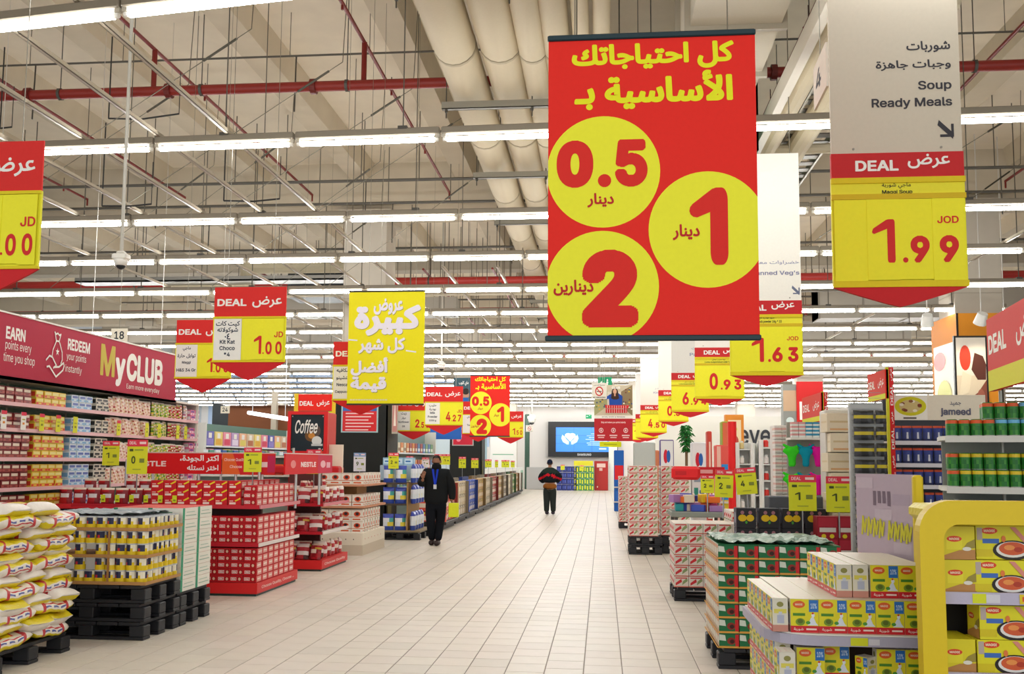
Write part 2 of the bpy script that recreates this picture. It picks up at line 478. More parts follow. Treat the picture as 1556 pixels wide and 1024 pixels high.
# ------------------------------------------------------------------ overhead services
def thing1(name, mb, fin, label, cat, group=None): return tag(mb.build(name, fin), label, cat, group)
WHT = '#b3a793'
# carrier rails the battens hang on
rails = [-8.9, -7.6, -6.62, -5.73, -4.85, -4.05, -2.9, -1.9]
for i, X in enumerate(rails + [6.4]):
    m = MB(); y0 = 3.0 if i < 6 else 17 if i < 8 else 7
    m.box((X - .022, y0, ZL + .13), (X + .022, 58, ZL + .135), WHT).box((X - .022, y0, ZL + .13), (X - .016, 58, ZL + .175), WHT).box((X + .016, y0, ZL + .13), (X + .022, 58, ZL + .175), WHT)
    thing1('carrier_rail', m, 'paint', 'pale steel channel rail above the light rows, %s rail from the far side wall' % od(i), 'rail', 'carrier rails of the light rows')
# threaded rods from the roof down to each row
rr = random.Random(11); n = 0
for r in range(0, 9):
    for X in [-12, -9.2, -6.9, -4.4, -2.3, 0.2, 2.4, 4.9, 7.4, 10]:
        y = (rows[r][0].y + (rows[r][1].y - rows[r][0].y) * ((X - rows[r][0].x) / (rows[r][1].x - rows[r][0].x))) if r < 3 else rowY[r]
        x = X + rr.uniform(-.5, .5)
        if not seen((x, y, ZL + 1)): continue
        m = MB().cyl((x, y, ZL + .1), (x, y, ZC), .007 if r < 4 else .01, '#5a554c', 5).box((x - .05, y - .05, ZL + .115), (x + .05, y + .05, ZL + .15), '#4a463f')
        thing1('hanger_rod', m, 'paint', 'thin dark rod holding up the %s light row, %s along it' % (od(r), od(n % 12)), 'rod', 'hanger rods of the light rows'); n += 1
# turnbuckle braces running diagonally down
bc = 0
for (x, y) in [(-5.6, 11.5), (-4.7, 12.6), (-3.9, 13.6), (-3.3, 14.8), (-7.2, 13.2), (-6.4, 15.5), (-5.2, 17), (-3.5, 18), (-8.4, 17), (-6, 20.5), (5.5, 15), (6.6, 18), (4.6, 20)]:
    m = MB(); p = Vector((x + 1.1, y, 7.2)); q = Vector((x - 2.1, y + .1, 4.9 if y > 15 else 5.2)); m.cyl(p, q, .006, '#6b6558', 5)
    a, b = p.lerp(q, .06), p.lerp(q, .2); m.cyl(a, b, .016, '#4d493f', 6)
    m.cyl(p, p + Vector((.06, 0, 1.4)), .006, '#6b6558', 5)
    thing1('brace_wire', m, 'metal', 'diagonal brace wire with a turnbuckle below the roof, %s one counted from the aisle mouth' % od(bc), 'wire', 'brace wires under the roof'); bc += 1
# red sprinkler main and branches
RED = '#8e2a22'
def pipe_run(name, label, Y, z, x0, x1, r, col, fl=True, hang=2.2, cat='pipe', group=None):
    t = empty(name, (0, 0, 0), 0, label, cat, group)
    m = MB().cyl((x0, Y, z), (x1, Y, z), r, col, 12)
    m.build('pipe', 'paint', t, True)
    x = x0 + 1
    while x < x1:
        if fl: MB().cyl((x - .04, Y, z), (x + .04, Y, z), r * 1.5, '#6e221c', 12).build('coupling', 'paint', t)
        MB().cyl((x + .5, Y, z), (x + .5, Y, ZC), .008, '#56514a', 5).cyl((x + .48, Y, z), (x + .52, Y, z), r * 1.25, '#4e4a44', 8).build('hanger', 'paint', t)
        x += hang
    return t
Yp = 13.2; zp = at(300, 137, Yp).z
pipe_run('sprinkler_main', 'thick red sprinkler main crossing the hall under the roof', Yp, zp, -14, 14, .075, RED)
for i, (Y, z) in enumerate(((24.3, Z_(424, 24.3)), (33, Z_(470, 33)), (44, 6.6))):
    pipe_run('sprinkler_main', 'red sprinkler main crossing above the light rows, %s one behind the thick main' % od(i), Y, z, -22, 22, .1, '#a82e28', False, 4)
bi = 0
for (px, py, L0, L1) in ((193, 40, 4, 24), (0, 127, 4, 24), (520, 5, 4, 24), (-160, 160, 6, 24), (1215, 60, 5, 24), (1500, 90, 5, 23), (1700, 150, 8, 24), (800, -150, 4, 12)):
    p = at(px, py, Yp if py > 0 else 9); X = p.x; z = 7.75
    X = (px - 915.0) / (703 - py) * (z - 1.65)
    m = MB().cyl((X, L0, z), (X, L1 - 3.0, z), .028, '#7d211b', 8)
    m.cyl((X, Yp, z), (X, Yp, zp), .04, '#7d211b', 8).cyl((X, L1 - 3, z), (X, L1 - 3, z - .15), .02, '#7d211b', 6)
    for yy in range(int(L0) + 2, int(L1) - 3, 3): m.cyl((X, yy, z), (X, yy, z + .22), .008, '#4a2a24', 5).cyl((X, yy, z - .03), (X, yy, z - .09), .02, '#7d211b', 6)
    thing1('sprinkler_branch', m, 'paint', 'slim red sprinkler branch running down the hall, %s counted from the service ducts' % od(bi), 'pipe', 'red sprinkler branches'); bi += 1
for i, X in enumerate((-9, -7, -4.6, -2.8, 4.2, 6.5, 9)):
    m = MB().cyl((X, 24, 6.6), (X, 37, 6.6), .03, '#7d211b', 8).cyl((X, 31, 6.6), (X, 31, 6.4), .05, '#7d211b', 8)
    for yy in range(25, 37, 2): m.cyl((X, yy, 6.6), (X, yy, ZC), .009, '#5d4a40', 5)
    thing1('sprinkler_branch', m, 'paint', 'red sprinkler branch in the second bay of the roof, %s across' % od(i), 'pipe', 'red sprinkler branches of the second bay')
# thin dark conduits across the hall
for i, (px, py, Y) in enumerate(((300, 90, 13.9), (300, 280, 18.2), (400, 312, 20.3), (400, 380, 25), (400, 430, 29), (400, 458, 34))):
    z = at(px, py, Y).z
    if z > 8.2: z = 8.2
    m = MB().cyl((-18, Y, z), (16, Y, z), .016 if Y < 15 else .03, '#575249', 6)
    for k in range(24):
        x = -17 + k * 1.35 + rr.uniform(-.2, .2); m.cyl((x, Y, z), (x, Y, ZC), .006 if Y < 15 else .01, '#5c564c', 5)
        if k % 3 == 0: m.cyl((x + .1, Y, z), (x + .1, Y - .02, z - .9), .012, '#4d4942', 5)
    thing1('conduit', m, 'paint', 'thin dark conduit across the hall on wire hangers, %s one from the front' % od(i), 'pipe', 'thin conduits under the roof')
for i, (pts) in enumerate([((165, 180), (215, 181), (272, 173)), ((0, 195), (18, 193)), ((340, 305), (385, 306), (425, 302)), ((155, 313), (200, 313), (230, 310))]):
    w = [at(x, y, 12.5) for x, y in pts]; m = MB().path(w, .012, '#2c2a28', 6).cyl(w[0], w[0] + Vector((0, 0, 1.2)), .01, '#2c2a28', 5).cyl(w[-1], w[-1] + Vector((0, 0, .6)), .006, '#2c2a28', 5)
    thing1('slack_cable', m, 'plastic', 'black cable sagging between hangers under the roof, %s from the aisle' % od(i), 'cable', 'slack black cables')

# round insulated ducts and the channels that carry them
ch_z = 6.55
def round_duct(px, r, z0, n, label):
    """seen passing px on row 100; runs straight down the hall"""
    X = (px - 915.0) / (703 - 100) * (z0 - 1.65)
    t = empty('air_duct', (0, 0, 0), 0, label, 'duct', 'round ducts down the hall')
    y = 5.0
    while y < 38:
        MB().cyl((X, y + .02, z0), (X, y + 3.18, z0), r, '#cdbfa2', 18, caps=False).cyl((X, y, z0), (X, y + .05, z0), r * 1.02, '#b5a78c', 18).build('duct_section', 'matte', t, True)
        y += 3.2
    return X
dx = [round_duct(703, .27, 6.85, 0, 'fat beige round duct, outermost of the bundle beside the red banner'),
      round_duct(770, .265, 6.86, 1, 'fat beige round duct, second of the bundle beside the red banner'),
      round_duct(815, .18, 6.76, 2, 'middle-sized beige round duct, third of the bundle'),
      round_duct(850, .17, 6.76, 3, 'middle-sized beige round duct, fourth of the bundle, partly behind the red banner'),
      round_duct(886, .1, 6.7, 4, 'slim beige pipe duct above the red banner, fifth of the bundle'),
      round_duct(915, .1, 6.7, 5, 'slim beige pipe duct above the red banner, sixth of the bundle')]
for k, Y in enumerate([12.55 + 3.2 * i for i in range(-1, 8)]):
    x0 = dx[0] - .35; x1 = dx[5] + .3
    t = empty('duct_hanger', (0, 0, 0), 0, 'grey steel channel under the round ducts, %s one down the hall' % od(k), 'bracket', 'duct hangers')
    MB().box((x0, Y - .04, ch_z - .1), (x1, Y + .04, ch_z - .09), '#7f796c').box((x0, Y - .04, ch_z - .1), (x1, Y - .03, ch_z), '#8a8476').box((x0, Y + .03, ch_z - .1), (x1, Y + .04, ch_z), '#8a8476').build('channel', 'paint', t)
    for x in (x0 + .06, x1 - .06, (x0 + x1) / 2):
        MB().cyl((x, Y, ch_z - .22), (x, Y, ZC), .009, '#4c4840', 5).cyl((x, Y, ch_z - .14), (x, Y, ch_z - .1), .022, '#4c4840', 6).build('rod', 'paint', t)
# large rectangular supply duct beside the banner
t = empty('supply_duct', (0, 0, 0), 0, 'large pale rectangular sheet duct above the right edge of the red banner', 'duct')
zd = 6.2
def xr(px, py, z): return (px - 915.0) / (703 - py) * (z - 1.65)
XA, XB = xr(1052, 30, zd), xr(1190, 30, zd)
ys = [1450 * (zd - 1.65) / (703 - y) for y in (27, 103)]; st = ys[1] - ys[0]
y = ys[0] - 3 * st
while y < 22:
    MB().box((XA, y + .03, zd), (XB, y + st - .03, zd + .9), '#d7cfbd').build('duct_section', 'matte', t)
    MB().box((XA - .06, y - .03, zd - .06), (XB + .06, y + .03, zd + .96), '#b3aa98').build('flange', 'paint', t)
    y += st
thing1('cover_sheet', MB().box((XB + .02, 12, 5.6), (XB + .12, 21, 7.8), '#8fb3a0').box((XB - .6, 12, 5.6), (XB + .12, 12.05, 7.8), '#9cc0ae'), 'matte', 'pale green sheet hanging behind the supply duct', 'sheet')
# inclined tray and pipes at the upper right, running down the hall
zt = 5.9
for i, (px, w, h, c, nm, lb) in enumerate(((1186, .1, .22, '#ddd4c3', 'light_trunking', 'pale slim trunking running down the hall beside the small number four sign'),
                                         (1207, .3, .3, '#cdbf9f', 'insulated_pipe', 'beige insulated pipe beside the pale slim trunking'),
                                         (1262, .3, .3, '#cdbf9f', 'insulated_pipe', 'beige insulated pipe behind the soup sign board'))):
    X = xr(px, 160, zt)
    m = MB()
    if w < .2: m.box((X - w / 2, 5, zt), (X + w / 2, 30, zt + h), c)
    else: m.cyl((X, 5, zt + w / 2), (X, 30, zt + w / 2), w / 2, c, 14)
    thing1(nm, m, 'matte' if w > .2 else 'paint', lb, 'pipe')
t = empty('cable_tray', (0, 0, 0), 0, 'wide perforated grey cable tray under the roof behind the soup sign', 'tray')
Xa, Xb = xr(1218, 160, 6.1), xr(1300, 160, 6.1)
MB().box((Xa, 7, 6.08), (Xa + .03, 34, 6.2), '#8d877b').box((Xb - .03, 7, 6.08), (Xb, 34, 6.2), '#8d877b').build('side_rail', 'metal', t)
for i in range(88):
    y = 7 + i * .31; MB().box((Xa, y, 6.1), (Xb, y + .16, 6.115), '#67635a').build('rung', 'metal', t)
for i in range(6):
    y = 9 + i * 4.2; MB().cyl((Xa - .2, y, 6.0), (Xb + .2, y, 6.0), .07, '#c9bda3', 10).build('cross_pipe', 'matte', t)
# upper left service equipment between rows
thing1('air_handler', MB().bbox((-8.2, 24, 5.9), (-6.5, 25, 6.6), '#3c4246', .03).box((-8.1, 23.98, 6.0), (-6.6, 24, 6.5), '#24282b').box((-6.4, 24, 5.95), (-6.1, 24.8, 6.7), '#c9bda3'), 'paint', 'dark air handling unit hung under the roof', 'machine')
m = MB()
pts = [(-11.0, 23, 5.95), (-8.9, 23, 5.95), (-8.9, 23, 6.5), (-5.2, 23, 6.5)]
m.cyl(pts[0], (-8.75, 23, 5.95), .17, '#c9bda0', 14).cyl((-8.9, 23, 5.8), (-8.9, 23, 6.65), .17, '#c9bda0', 14).cyl(pts[2], pts[3], .17, '#c9bda0', 14)
thing1('bent_duct', m, 'matte', 'beige duct with two bends between the light rows', 'duct')
thing1('cable_tray', MB().box((-13, 22.2, 6.0), (-6, 22.7, 6.04), '#8d8b86').box((-13, 22.2, 6.0), (-6, 22.22, 6.12), '#9a9790').box((-13, 22.68, 6), (-6, 22.7, 6.12), '#9a9790'), 'metal', 'long grey cable tray crossing below the red main', 'tray')
for i, (x0, x1, Y, z, h) in enumerate(((-9.5, -4.2, 27, 5.9, .5), (-3.5, 3.5, 33, 5.55, .6), (6, 12, 27, 5.7, .9), (3.5, 11, 35, 5.8, 1.0), (-8, 1, 45, 5.6, .6), (-14, -9, 33, 5.7, .5))):
    m = MB().box((x0, Y, z), (x1, Y + .8, z + h), '#9d968a')
    k = x0
    while k < x1: m.box((k, Y - .02, z - .02), (k + .05, Y + .82, z + h + .02), '#847d72'); k += 1.2
    thing1('flat_duct', m, 'paint', 'grey flat duct crossing above the far light rows, %s one' % od(i), 'duct', 'flat grey ducts')
for i in range(18):
    Y = 24 + i * 1.9; x = rr.uniform(-9, 10); z = rr.uniform(5.6, 6.4)
    m = MB().cyl((x - rr.uniform(2, 5), Y, z), (x + rr.uniform(2, 5), Y, z), .035, rr.choice(['#6d675c', '#b8ad98', '#8c8578']), 6)
    for k in range(5): xx = x - 2 + k; m.cyl((xx, Y, z), (xx, Y, ZC), .012, '#6d675c', 5)
    thing1('conduit', m, 'paint', 'grey conduit on rods deep under the far roof, %s one back' % od(i), 'pipe', 'far conduits')
# slatted white grilles deep in the hall
for gi, (x, Y) in enumerate(((1.2, 36), (4.2, 40))):
    t = empty('grille', (0, 0, 0), 0, 'stack of pale louvre blades over the %s aisle bay' % ('far' if gi else 'middle'), 'grille', 'ceiling grilles')
    for k in range(7): MB().box((x - 1.3, Y + k * 1.1, 6.5), (x + 1.3, Y + k * 1.1 + .5, 6.56), '#d3cbbd').build('slat', 'paint', t)

# dome cameras
def dome_cam(name, px, py, Y, s, label, top=None):
    p = at(px, py, Y); t = empty(name, p, 0, label, 'camera', None)
    MB().cyl((0, 0, .1 * s), (0, 0, (top or ZC) - p.z), .03 * s, '#bdb8ad', 8).build('stem', 'paint', t)
    MB().bbox((-.13 * s, -.1 * s, .0), (.13 * s, .1 * s, .1 * s), '#e9e5dd', .02 * s).bbox((-.07 * s, -.06 * s, .1 * s), (.07 * s, .06 * s, .15 * s), '#e0dbd2', .01).build('housing', 'plastic', t)
    MB().lathe([(.09 * s, -.1 * s), (.115 * s, -.04 * s), (.115 * s, 0)], ['#efece6', '#efece6'], 16).build('shroud', 'plastic', t, True)
    MB().lathe([(.01 * s, -.165 * s), (.05 * s, -.15 * s), (.075 * s, -.12 * s), (.08 * s, -.1 * s)], ['#22262c'] * 3, 14).build('lens_dome', 'gloss', t, True)
dome_cam('dome_camera', 184, 395, 8.6, .56, 'white dome camera on a long stem over the tall shelves')
dome_cam('dome_camera', 808, 637, 52, 1.8, 'white dome camera near the video wall', 6)
dome_cam('dome_camera', 671, 556, 25, .8, 'small white camera above the red price sign')
# ------------------------------------------------------------------ hanging signs
SRED = '#ee271c'; DRED = '#c8272c'; YEL = '#f5ee30'; YEL2 = '#e4cf1e'; WHI = '#f3f0ea'; INK = '#3c3a40'
wires = lambda t, x, z0, z1, r=.003: MB().cyl((x, 0, z0), (x, 0, z1), r, '#8f897c', 5).build('hanging_wire', 'metal', t)
def needs_art():
    U = lambda x: (x - 833) / 314; V = lambda y: (511 - y) / 456
    rad = lambda x, y, r: ell(U(x), V(y), r / 314, r / 456, 64)
    c1 = '#f7f336'; tx = '#f2ee1f'; dr = '#e32a22'; dd = '#c4202a'
    def t(s, x0, y0, x1, y1, c, off=.05): return T(s, U(x0), V(y1), U(x1), V(y0), c, off)
    return [R(0, 0, 1, 1, SRED), P(rad(917, 261, 86), c1), P(rad(1073, 352, 88), c1), P(rad(915, 437, 85), c1),
            t('كل احتياجاتك', 869, 62, 1115, 104, tx, .045), t('الأساسية بـ', 873, 107, 1113, 165, tx, .045),
            t('0', 846, 212, 902, 285, dr, .06), t('.', 909, 265, 929, 285, dr, .05), t('5', 935, 212, 984, 285, dr, .045),
            t('1', 1046, 289, 1103, 406, dr, .05), t('2', 885, 381, 969, 498, dr, .06),
            t('دينار', 893, 294, 933, 316, dd, .03), t('دينار', 1021, 344, 1061, 368, dd, .03), t('دينارين', 842, 426, 902, 450, dd, .03)]
def needs_banner(px0, px1, py0, py1, Y, label):
    a = at(px0, py1, Y); b = at(px1, py0, Y); w = b.x - a.x; h = b.z - a.z
    t = empty('price_banner', (a.x, Y, a.z), 0, label, 'banner', 'red essentials banners')
    MB().box((0, 0, 0), (w, .006, h), SRED).front(0, 0, w, h, 0, needs_art()).build('printed_sheet', 'matte', t)
    MB().bbox((-.005, -.012, h), (w + .003, .014, h + .03), '#12303a', .005).build('top_bar', 'paint', t)
    MB().bbox((-.012, -.012, -.025), (w + .006, .014, .003), '#12303a', .005).build('bottom_bar', 'paint', t)
    wires(t, w * .13, h + .02, ZC - a.z); wires(t, w * .87, h + .02, ZC - a.z)
needs_banner(832, 1147, 53, 511, 4.66, 'large red banner with three yellow circles priced 0.5, 1 and 2 dinar')
needs_banner(714, 775, 571, 662, 23.8, 'small distant red banner with three yellow price circles beyond the yellow one')

a = at(527, 613, 12.2); b = at(646, 443, 12.2); w = b.x - a.x; h = b.z - a.z
t = empty('offer_banner', (a.x, 12.2, a.z), 0, 'yellow hanging banner with lilac white Arabic lettering', 'banner')
U = lambda x: (x - 527) / 119; V = lambda y: (613 - y) / 170
def ty(s, x0, y0, x1, y1, off=.04, c='#eee9f6', sh=True):
    o = []
    if sh: o.append(T(s, U(x0 + .8), V(y1 + 1), U(x1 + .8), V(y0 + 1), '#a89a4a', off))
    return o + [T(s, U(x0), V(y1), U(x1), V(y0), c, off)]
art = [R(0, 0, 1, 1, '#f2e614')]
art += ty('عروض', 566, 453, 612, 478) + ty('كبيرة', 536, 463, 640, 510, .06) + ty('كل شهر', 543, 513, 616, 537, .04)
art += STROKE([(U(528), V(516)), (U(541), V(517))], .012, '#eee9f6') + STROKE([(U(618), V(533)), (U(633), V(535))], .012, '#eee9f6')
art += ty('أفضل', 532, 543, 590, 571, .05) + ty('قيمة', 532, 572, 588, 596, .05)
for k in range(14): art.append(R(U(532 + k * 4.2), V(608.5), U(535.4 + k * 4.2), V(606.5), '#e6dcb0'))
MB().box((0, 0, 0), (w, .006, h), '#f2e614').front(0, 0, w, h, 0, art).build('printed_sheet', 'matte', t)
MB().bbox((-.005, -.01, h), (w + .005, .012, h + .022), '#2c2c22', .004).build('top_bar', 'paint', t)
MB().bbox((-.005, -.01, -.022), (w + .005, .012, 0), '#2c2c22', .004).build('bottom_bar', 'paint', t)
wires(t, w * .26, h, ZC - a.z); wires(t, w * .88, h, ZC - a.z)


def flap(w, h, y0, y1, col):
    pts = [(0, 0), (w, 0)]
    for i in range(1, 16):
        u = 1 - i / 16.0; k = 1 - abs(2 * u - 1); pts.append((w * u, -h * (k ** .92 if k < .6 else .6 ** .92 + (k - .6) * 1.1 - (k - .6) ** 2 * .55)))
    return MB().prism(pts[::-1], y0, y1, col)
def digit_cards(t, w, h, base, cards, zt, zb, unit, ys=-.012):
    """yellow number cards slid side by side; cards: (x0, x1, [(text, x0, z0, x1, z1)])"""
    for i, (x0, x1, ds) in enumerate(cards):
        m = MB().box((x0, ys - .003 * (i % 2) - .003, zb + .004 * (i % 3)), (x1, ys - .003 * (i % 2), zt), YEL)
        m.front(x0, zb, x1, zt, ys - .003 * (i % 2) - .003, [T(s, (a - x0) / (x1 - x0), (c - zb) / (zt - zb), (b - x0) / (x1 - x0), (d - zb) / (zt - zb), '#d6282a', o) for s, a, c, b, d, o in ds], .0008)
        m.build('digit_card', 'matte', t)
def deal_left(px, pyt, Y, w, digits, lines, label, wire=True, board=None, unit='JD'):
    """sign with a white product label beside a yellow price panel; px centre, pyt top edge"""
    p = at(px, pyt, Y); t = empty('deal_sign', (p.x - w / 2, Y, p.z), 0, label, 'sign', 'hanging deal signs of the bulk stands')
    hh, ph = .405 * w, .62 * w
    MB().box((0, 0, -hh), (w, .012, 0), SRED).front(0, -hh, w, 0, 0, [R(0, 0, 1, 1, '#dd2b27'), T('DEAL', .04, .36, .45, .6, WHI, .03), T('عرض', .53, .3, .94, .68, WHI, .02)]).build('header_board', 'matte', t)
    m = MB().box((-.004, -.004, -hh - ph), (w + .004, .014, -hh), YEL).box((-.006, -.016, -hh - .02), (w + .006, 0, -hh), YEL2).box((-.006, -.016, -hh - ph), (w + .006, 0, -hh - ph + .018), YEL2)
    m.build('price_panel', 'matte', t)
    lx = .395 * w; z1 = -hh - .025; z0 = -hh - ph + .025; m = MB().box((.01, -.01, z0), (lx, -.004, z1), WHI); sh = []
    n = len(lines); y = .95
    for s in lines:
        hgt = .145 if is_ar(s) else .1; l = min(.9, hgt * (z1 - z0) / (lx - .01) * glyphs(s, .012)[2])
        sh.append(T(s, .5 - l / 2, y - hgt, .5 + l / 2, y, '#1c2840', .022)); y -= .92 / n
    m.front(.01, z0, lx, z1, -.01, sh).build('product_label', 'matte', t)
    pw = w - lx; a = lx + .006; c = (w - .012 - a) / 4; H = z1 - z0
    d = digits
    cards = [(a, a + c, []), (a + c, a + 2 * c, [(d[0], a + c * 1.06 + (.0 if d[0] != '1' else .12 * c), z0 + .14 * H, a + c * 1.92, z0 + .58 * H, .03)]),
             (a + 2 * c, a + 3 * c, [('.', a + 2 * c + .02 * c, z0 + .14 * H, a + 2 * c + .16 * c, z0 + .18 * H, .03), (d[1], a + 2.3 * c, z0 + .13 * H, a + 2.9 * c, z0 + .44 * H, .03)]),
             (a + 3 * c, a + 4 * c, [(d[2], a + 3.25 * c, z0 + .13 * H, a + 3.85 * c, z0 + .44 * H, .03), (unit, a + 3.1 * c, z0 + .54 * H, a + 3.95 * c, z0 + .68 * H, .02)])]
    digit_cards(t, w, 0, 0, cards, z1, z0, unit)
    o = flap(w + .02, .25 * w, -.006, .012, '#d01f26').build('bottom_flap', 'matte', t); o.location = (-.01, 0, -hh - ph)
    if wire:
        wires(t, .18 * w, 0, ZC - p.z); wires(t, .82 * w, 0, ZC - p.z)
    return t
deal_left(-24, 216, 5.55, .8, '200', ['شاي', 'Tea', '*2'], 'red and yellow deal sign priced 2.00, cut by the frame edge')
deal_left(381, 436, 9.9, .8, '100', ['كيت كات', 'شوكولاته', '٤٠', 'Kit Kat', 'Choco', '*4'], 'red and yellow deal sign priced 1.00 with six-line white label')
deal_left(311, 486, 12.7, .8, '100', ['ماجي', 'توابل حارة', 'Maggi', 'H&S 34 Gr'], 'deal sign with a four-line white label, partly behind the 1.00 sign')
deal_left(550, 519, 12.9, .8, '350', ['نسكافيه', 'كابتشينو', 'Nescafe', 'Cappuccino'], 'deal sign mostly hidden behind the yellow banner')
deal_left(629, 603, 22.4, .8, '250', ['زيت', 'دوار', 'Sunflower', 'Oil'], 'small deal sign priced 2.50 beside the yellow banner')
deal_left(675, 587, 20.3, .82, '427', ['حليب', 'بودرة', 'Milk', 'Powder', '2250 g'], 'small deal sign priced 4.27 between the yellow and the small red banners')
deal_left(727, 610, 27, .9, '190', ['شاي', 'Tea'], 'distant deal sign behind the small red banner')
deal_left(776, 625, 30, .8, '150', ['سكر', 'Sugar'], 'distant deal sign priced 1.50 beside the small red banner')
def wall_deal(px0, px1, py0, py1, Y, label):
    a = at(px0, py1, Y); b = at(px1, py0, Y); w, h = b.x - a.x, b.z - a.z
    t = empty('deal_board', (a.x, Y, a.z), 0, label, 'sign')
    MB().box((0, 0, 0), (.1 * w, .03, h), '#e8c31a').build('side_post', 'paint', t); MB().box((.92 * w, 0, 0), (w, .03, h), '#e8c31a').build('side_post', 'paint', t)
    MB().box((.1 * w, 0, .45 * h), (.92 * w, .02, h * .98), SRED).front(.1 * w, .45 * h, .92 * w, .98 * h, 0, [T('DEAL', .04, .3, .45, .58, WHI, .03), T('عرض', .55, .25, .93, .65, WHI, .02)]).build('header_board', 'matte', t)
    MB().box((.1 * w, 0, 0), (.42 * w, .02, .4 * h), WHI).build('product_label', 'matte', t); MB().box((.44 * w, 0, 0), (.92 * w, .02, .42 * h), '#d6e01e').build('price_panel', 'matte', t)
    wires(t, .2 * w, h, ZC - a.z); wires(t, .8 * w, h, ZC - a.z)
wall_deal(446, 510, 598, 645, 19, 'deal board with yellow side posts above the coffee kiosk')


def aisle_sign(pxr, Ytop, Y, w, bh, lines, name_lines, digits, label, bottom_py, boardc='#cdc2b0', strip=True):
    """white aisle board with a deal header and number cards under it; pxr right edge, bottom_py the lower edge of the yellow panel"""
    p = at(pxr, bottom_py, Y); t = empty('aisle_sign', (p.x - w, Y, p.z), 0, label, 'sign', 'aisle signs along the main aisle')
    ph, lh, hh = .70 * w, .16 * w, .20 * w
    z1 = ph; z2 = z1 + lh; z3 = z2 + hh; z4 = z3 + bh
    MB().box((0, .0, z3 - .02), (w, .02, z4), boardc).front(0, z3, w, z4, 0, lines).cyl((w * .17, -.003, z3 + .03), (w * .17, .003, z3 + .03), .008, '#9a948a', 8).cyl((w * .84, -.003, z3 + .03), (w * .84, .003, z3 + .03), .008, '#9a948a', 8).build('aisle_board', 'matte', t)
    MB().box((-.004, -.006, z2), (w + .004, .026, z3), '#c6262a').front(0, z2, w, z3, -.006, [T('DEAL', .18, .27, .51, .7, WHI, .03), T('عرض', .58, .34, .9, .92, WHI, .02)]).build('header_board', 'matte', t)
    m = MB().box((-.006, -.002, z1), (w + .006, .022, z2 + .0), '#eee63a').box((-.008, -.016, z1 - .012), (w + .008, .0, z1 + .022), '#d8b81f').box((-.008, -.014, z2 - .035), (w + .008, .0, z2), '#e0c820')
    m.front(0, z1, w, z2, -.003, name_lines).build('name_strip', 'matte', t)
    MB().box((-.006, -.002, 0), (w + .006, .022, z1), YEL).box((-.008, -.016, -.01), (w + .008, .0, .03), YEL2).build('price_panel', 'matte', t)
    c = (w - .01) / 4; H = z1 - .02 - .03; z0 = .03; d = digits; a = .005
    x1 = .3 * w if d[0] != '1' else .33 * w
    cards = [(a, a + c, []), (a + c, a + 2 * c, [(d[0], a + c * 1.15, z0 + .22 * H, a + c * 1.85, z0 + .76 * H, .035)]),
             (a + 2 * c, a + 3 * c, [('.', a + 2 * c + .08 * c, z0 + .22 * H, a + 2 * c + .24 * c, z0 + .285 * H, .04), (d[1], a + 2.32 * c, z0 + .22 * H, a + 2.9 * c, z0 + .55 * H, .04)]),
             (a + 3 * c, a + 4 * c, [(d[2], a + 3.2 * c, z0 + .22 * H, a + 3.78 * c, z0 + .55 * H, .04), ('JOD', a + 3.15 * c, z0 + .7 * H, a + 3.8 * c, z0 + .79 * H, .02)])]
    digit_cards(t, w, 0, 0, cards, z1 - .014, z0, 'JOD')
    o = flap(w + .016, .16 * w, -.008, .02, '#cb2026').build('bottom_flap', 'matte', t); o.location = (-.008, 0, -.008)
    for x in (.12 * w, .88 * w): MB().cyl((x, .01, z4 - .05), (x, .01, ZC - p.z), .006, '#8f887a', 6).build('hanging_wire', 'metal', t)
    return t
def arrow(cx, cy, s, r, c):
    k = r
    return STROKE([(cx - s, cy + s * k), (cx + s * .8, cy - s * k * .8)], s * .42, c) + [R(cx - s * .9, cy - s * k, cx + s, cy - s * k * .62, c), R(cx + s * .65, cy - s * k, cx + s, cy + s * k * .9, c)]
hb = 1.62
L1 = [T('شوربات', .59, .66, .93, .735, INK, .01), T('وجبات جاهزة', .35, .575, .93, .655, INK, .01), T('Soup', .68, .465, .93, .54, INK, .022), T('Ready Meals', .31, .36, .93, .44, INK, .022)] + arrow(.885, .215, .055, .5, INK)
# the first sign shows its board from 230 px up past the frame: lettering placed from the header upward
def bt(rows):
    return [T(s, u0, z0 / hb, u1, z1 / hb, c, o) for s, u0, z0, u1, z1, c, o in rows]
w1 = .805; kx = w1 / 190.0
def bz(y): return (229 - y) * kx
L1 = bt([('شوربات', .6, bz(75), .935, bz(57), INK, .025), ('وجبات جاهزة', .36, bz(102), .935, bz(86), INK, .025), ('Soup', .68, bz(136), .935, bz(119), INK, .022), ('Ready Meals', .32, bz(162), .935, bz(145), INK, .022)]) + arrow(.885, bz(196) / hb, .055, .5, INK)
aisle_sign(1470, 0, 6.1, w1, hb, L1, [T('ماجي شوربة', .38, .44, .6, .74, '#222222', .008), T('Maggi Soup', .38, .14, .61, .38, '#222222', .02)], '199', 'cream aisle board for soup and ready meals, priced 1.99', 433)
L2 = [T('خضراوات معلبة', .3, .24, .98, .27, '#8a8aa8', .01), T("Canned Veg's", .3, .165, .98, .2, '#7c7c9c', .02)] + arrow(.93, .065, .05, .46, '#6a7088')
aisle_sign(1220, 0, 11.0, .8, 1.72, L2, [T('كنور بودرة الخ', .4, .55, .62, .8, '#222222', .01), T('Knor stock powder 18g * 20', .3, .2, .72, .48, '#222222', .02)], '163', 'aisle board for canned vegetables with deal priced 1.63', 569, '#f4efe4')  # board colour whitened: the glare of the nearby light row is painted in
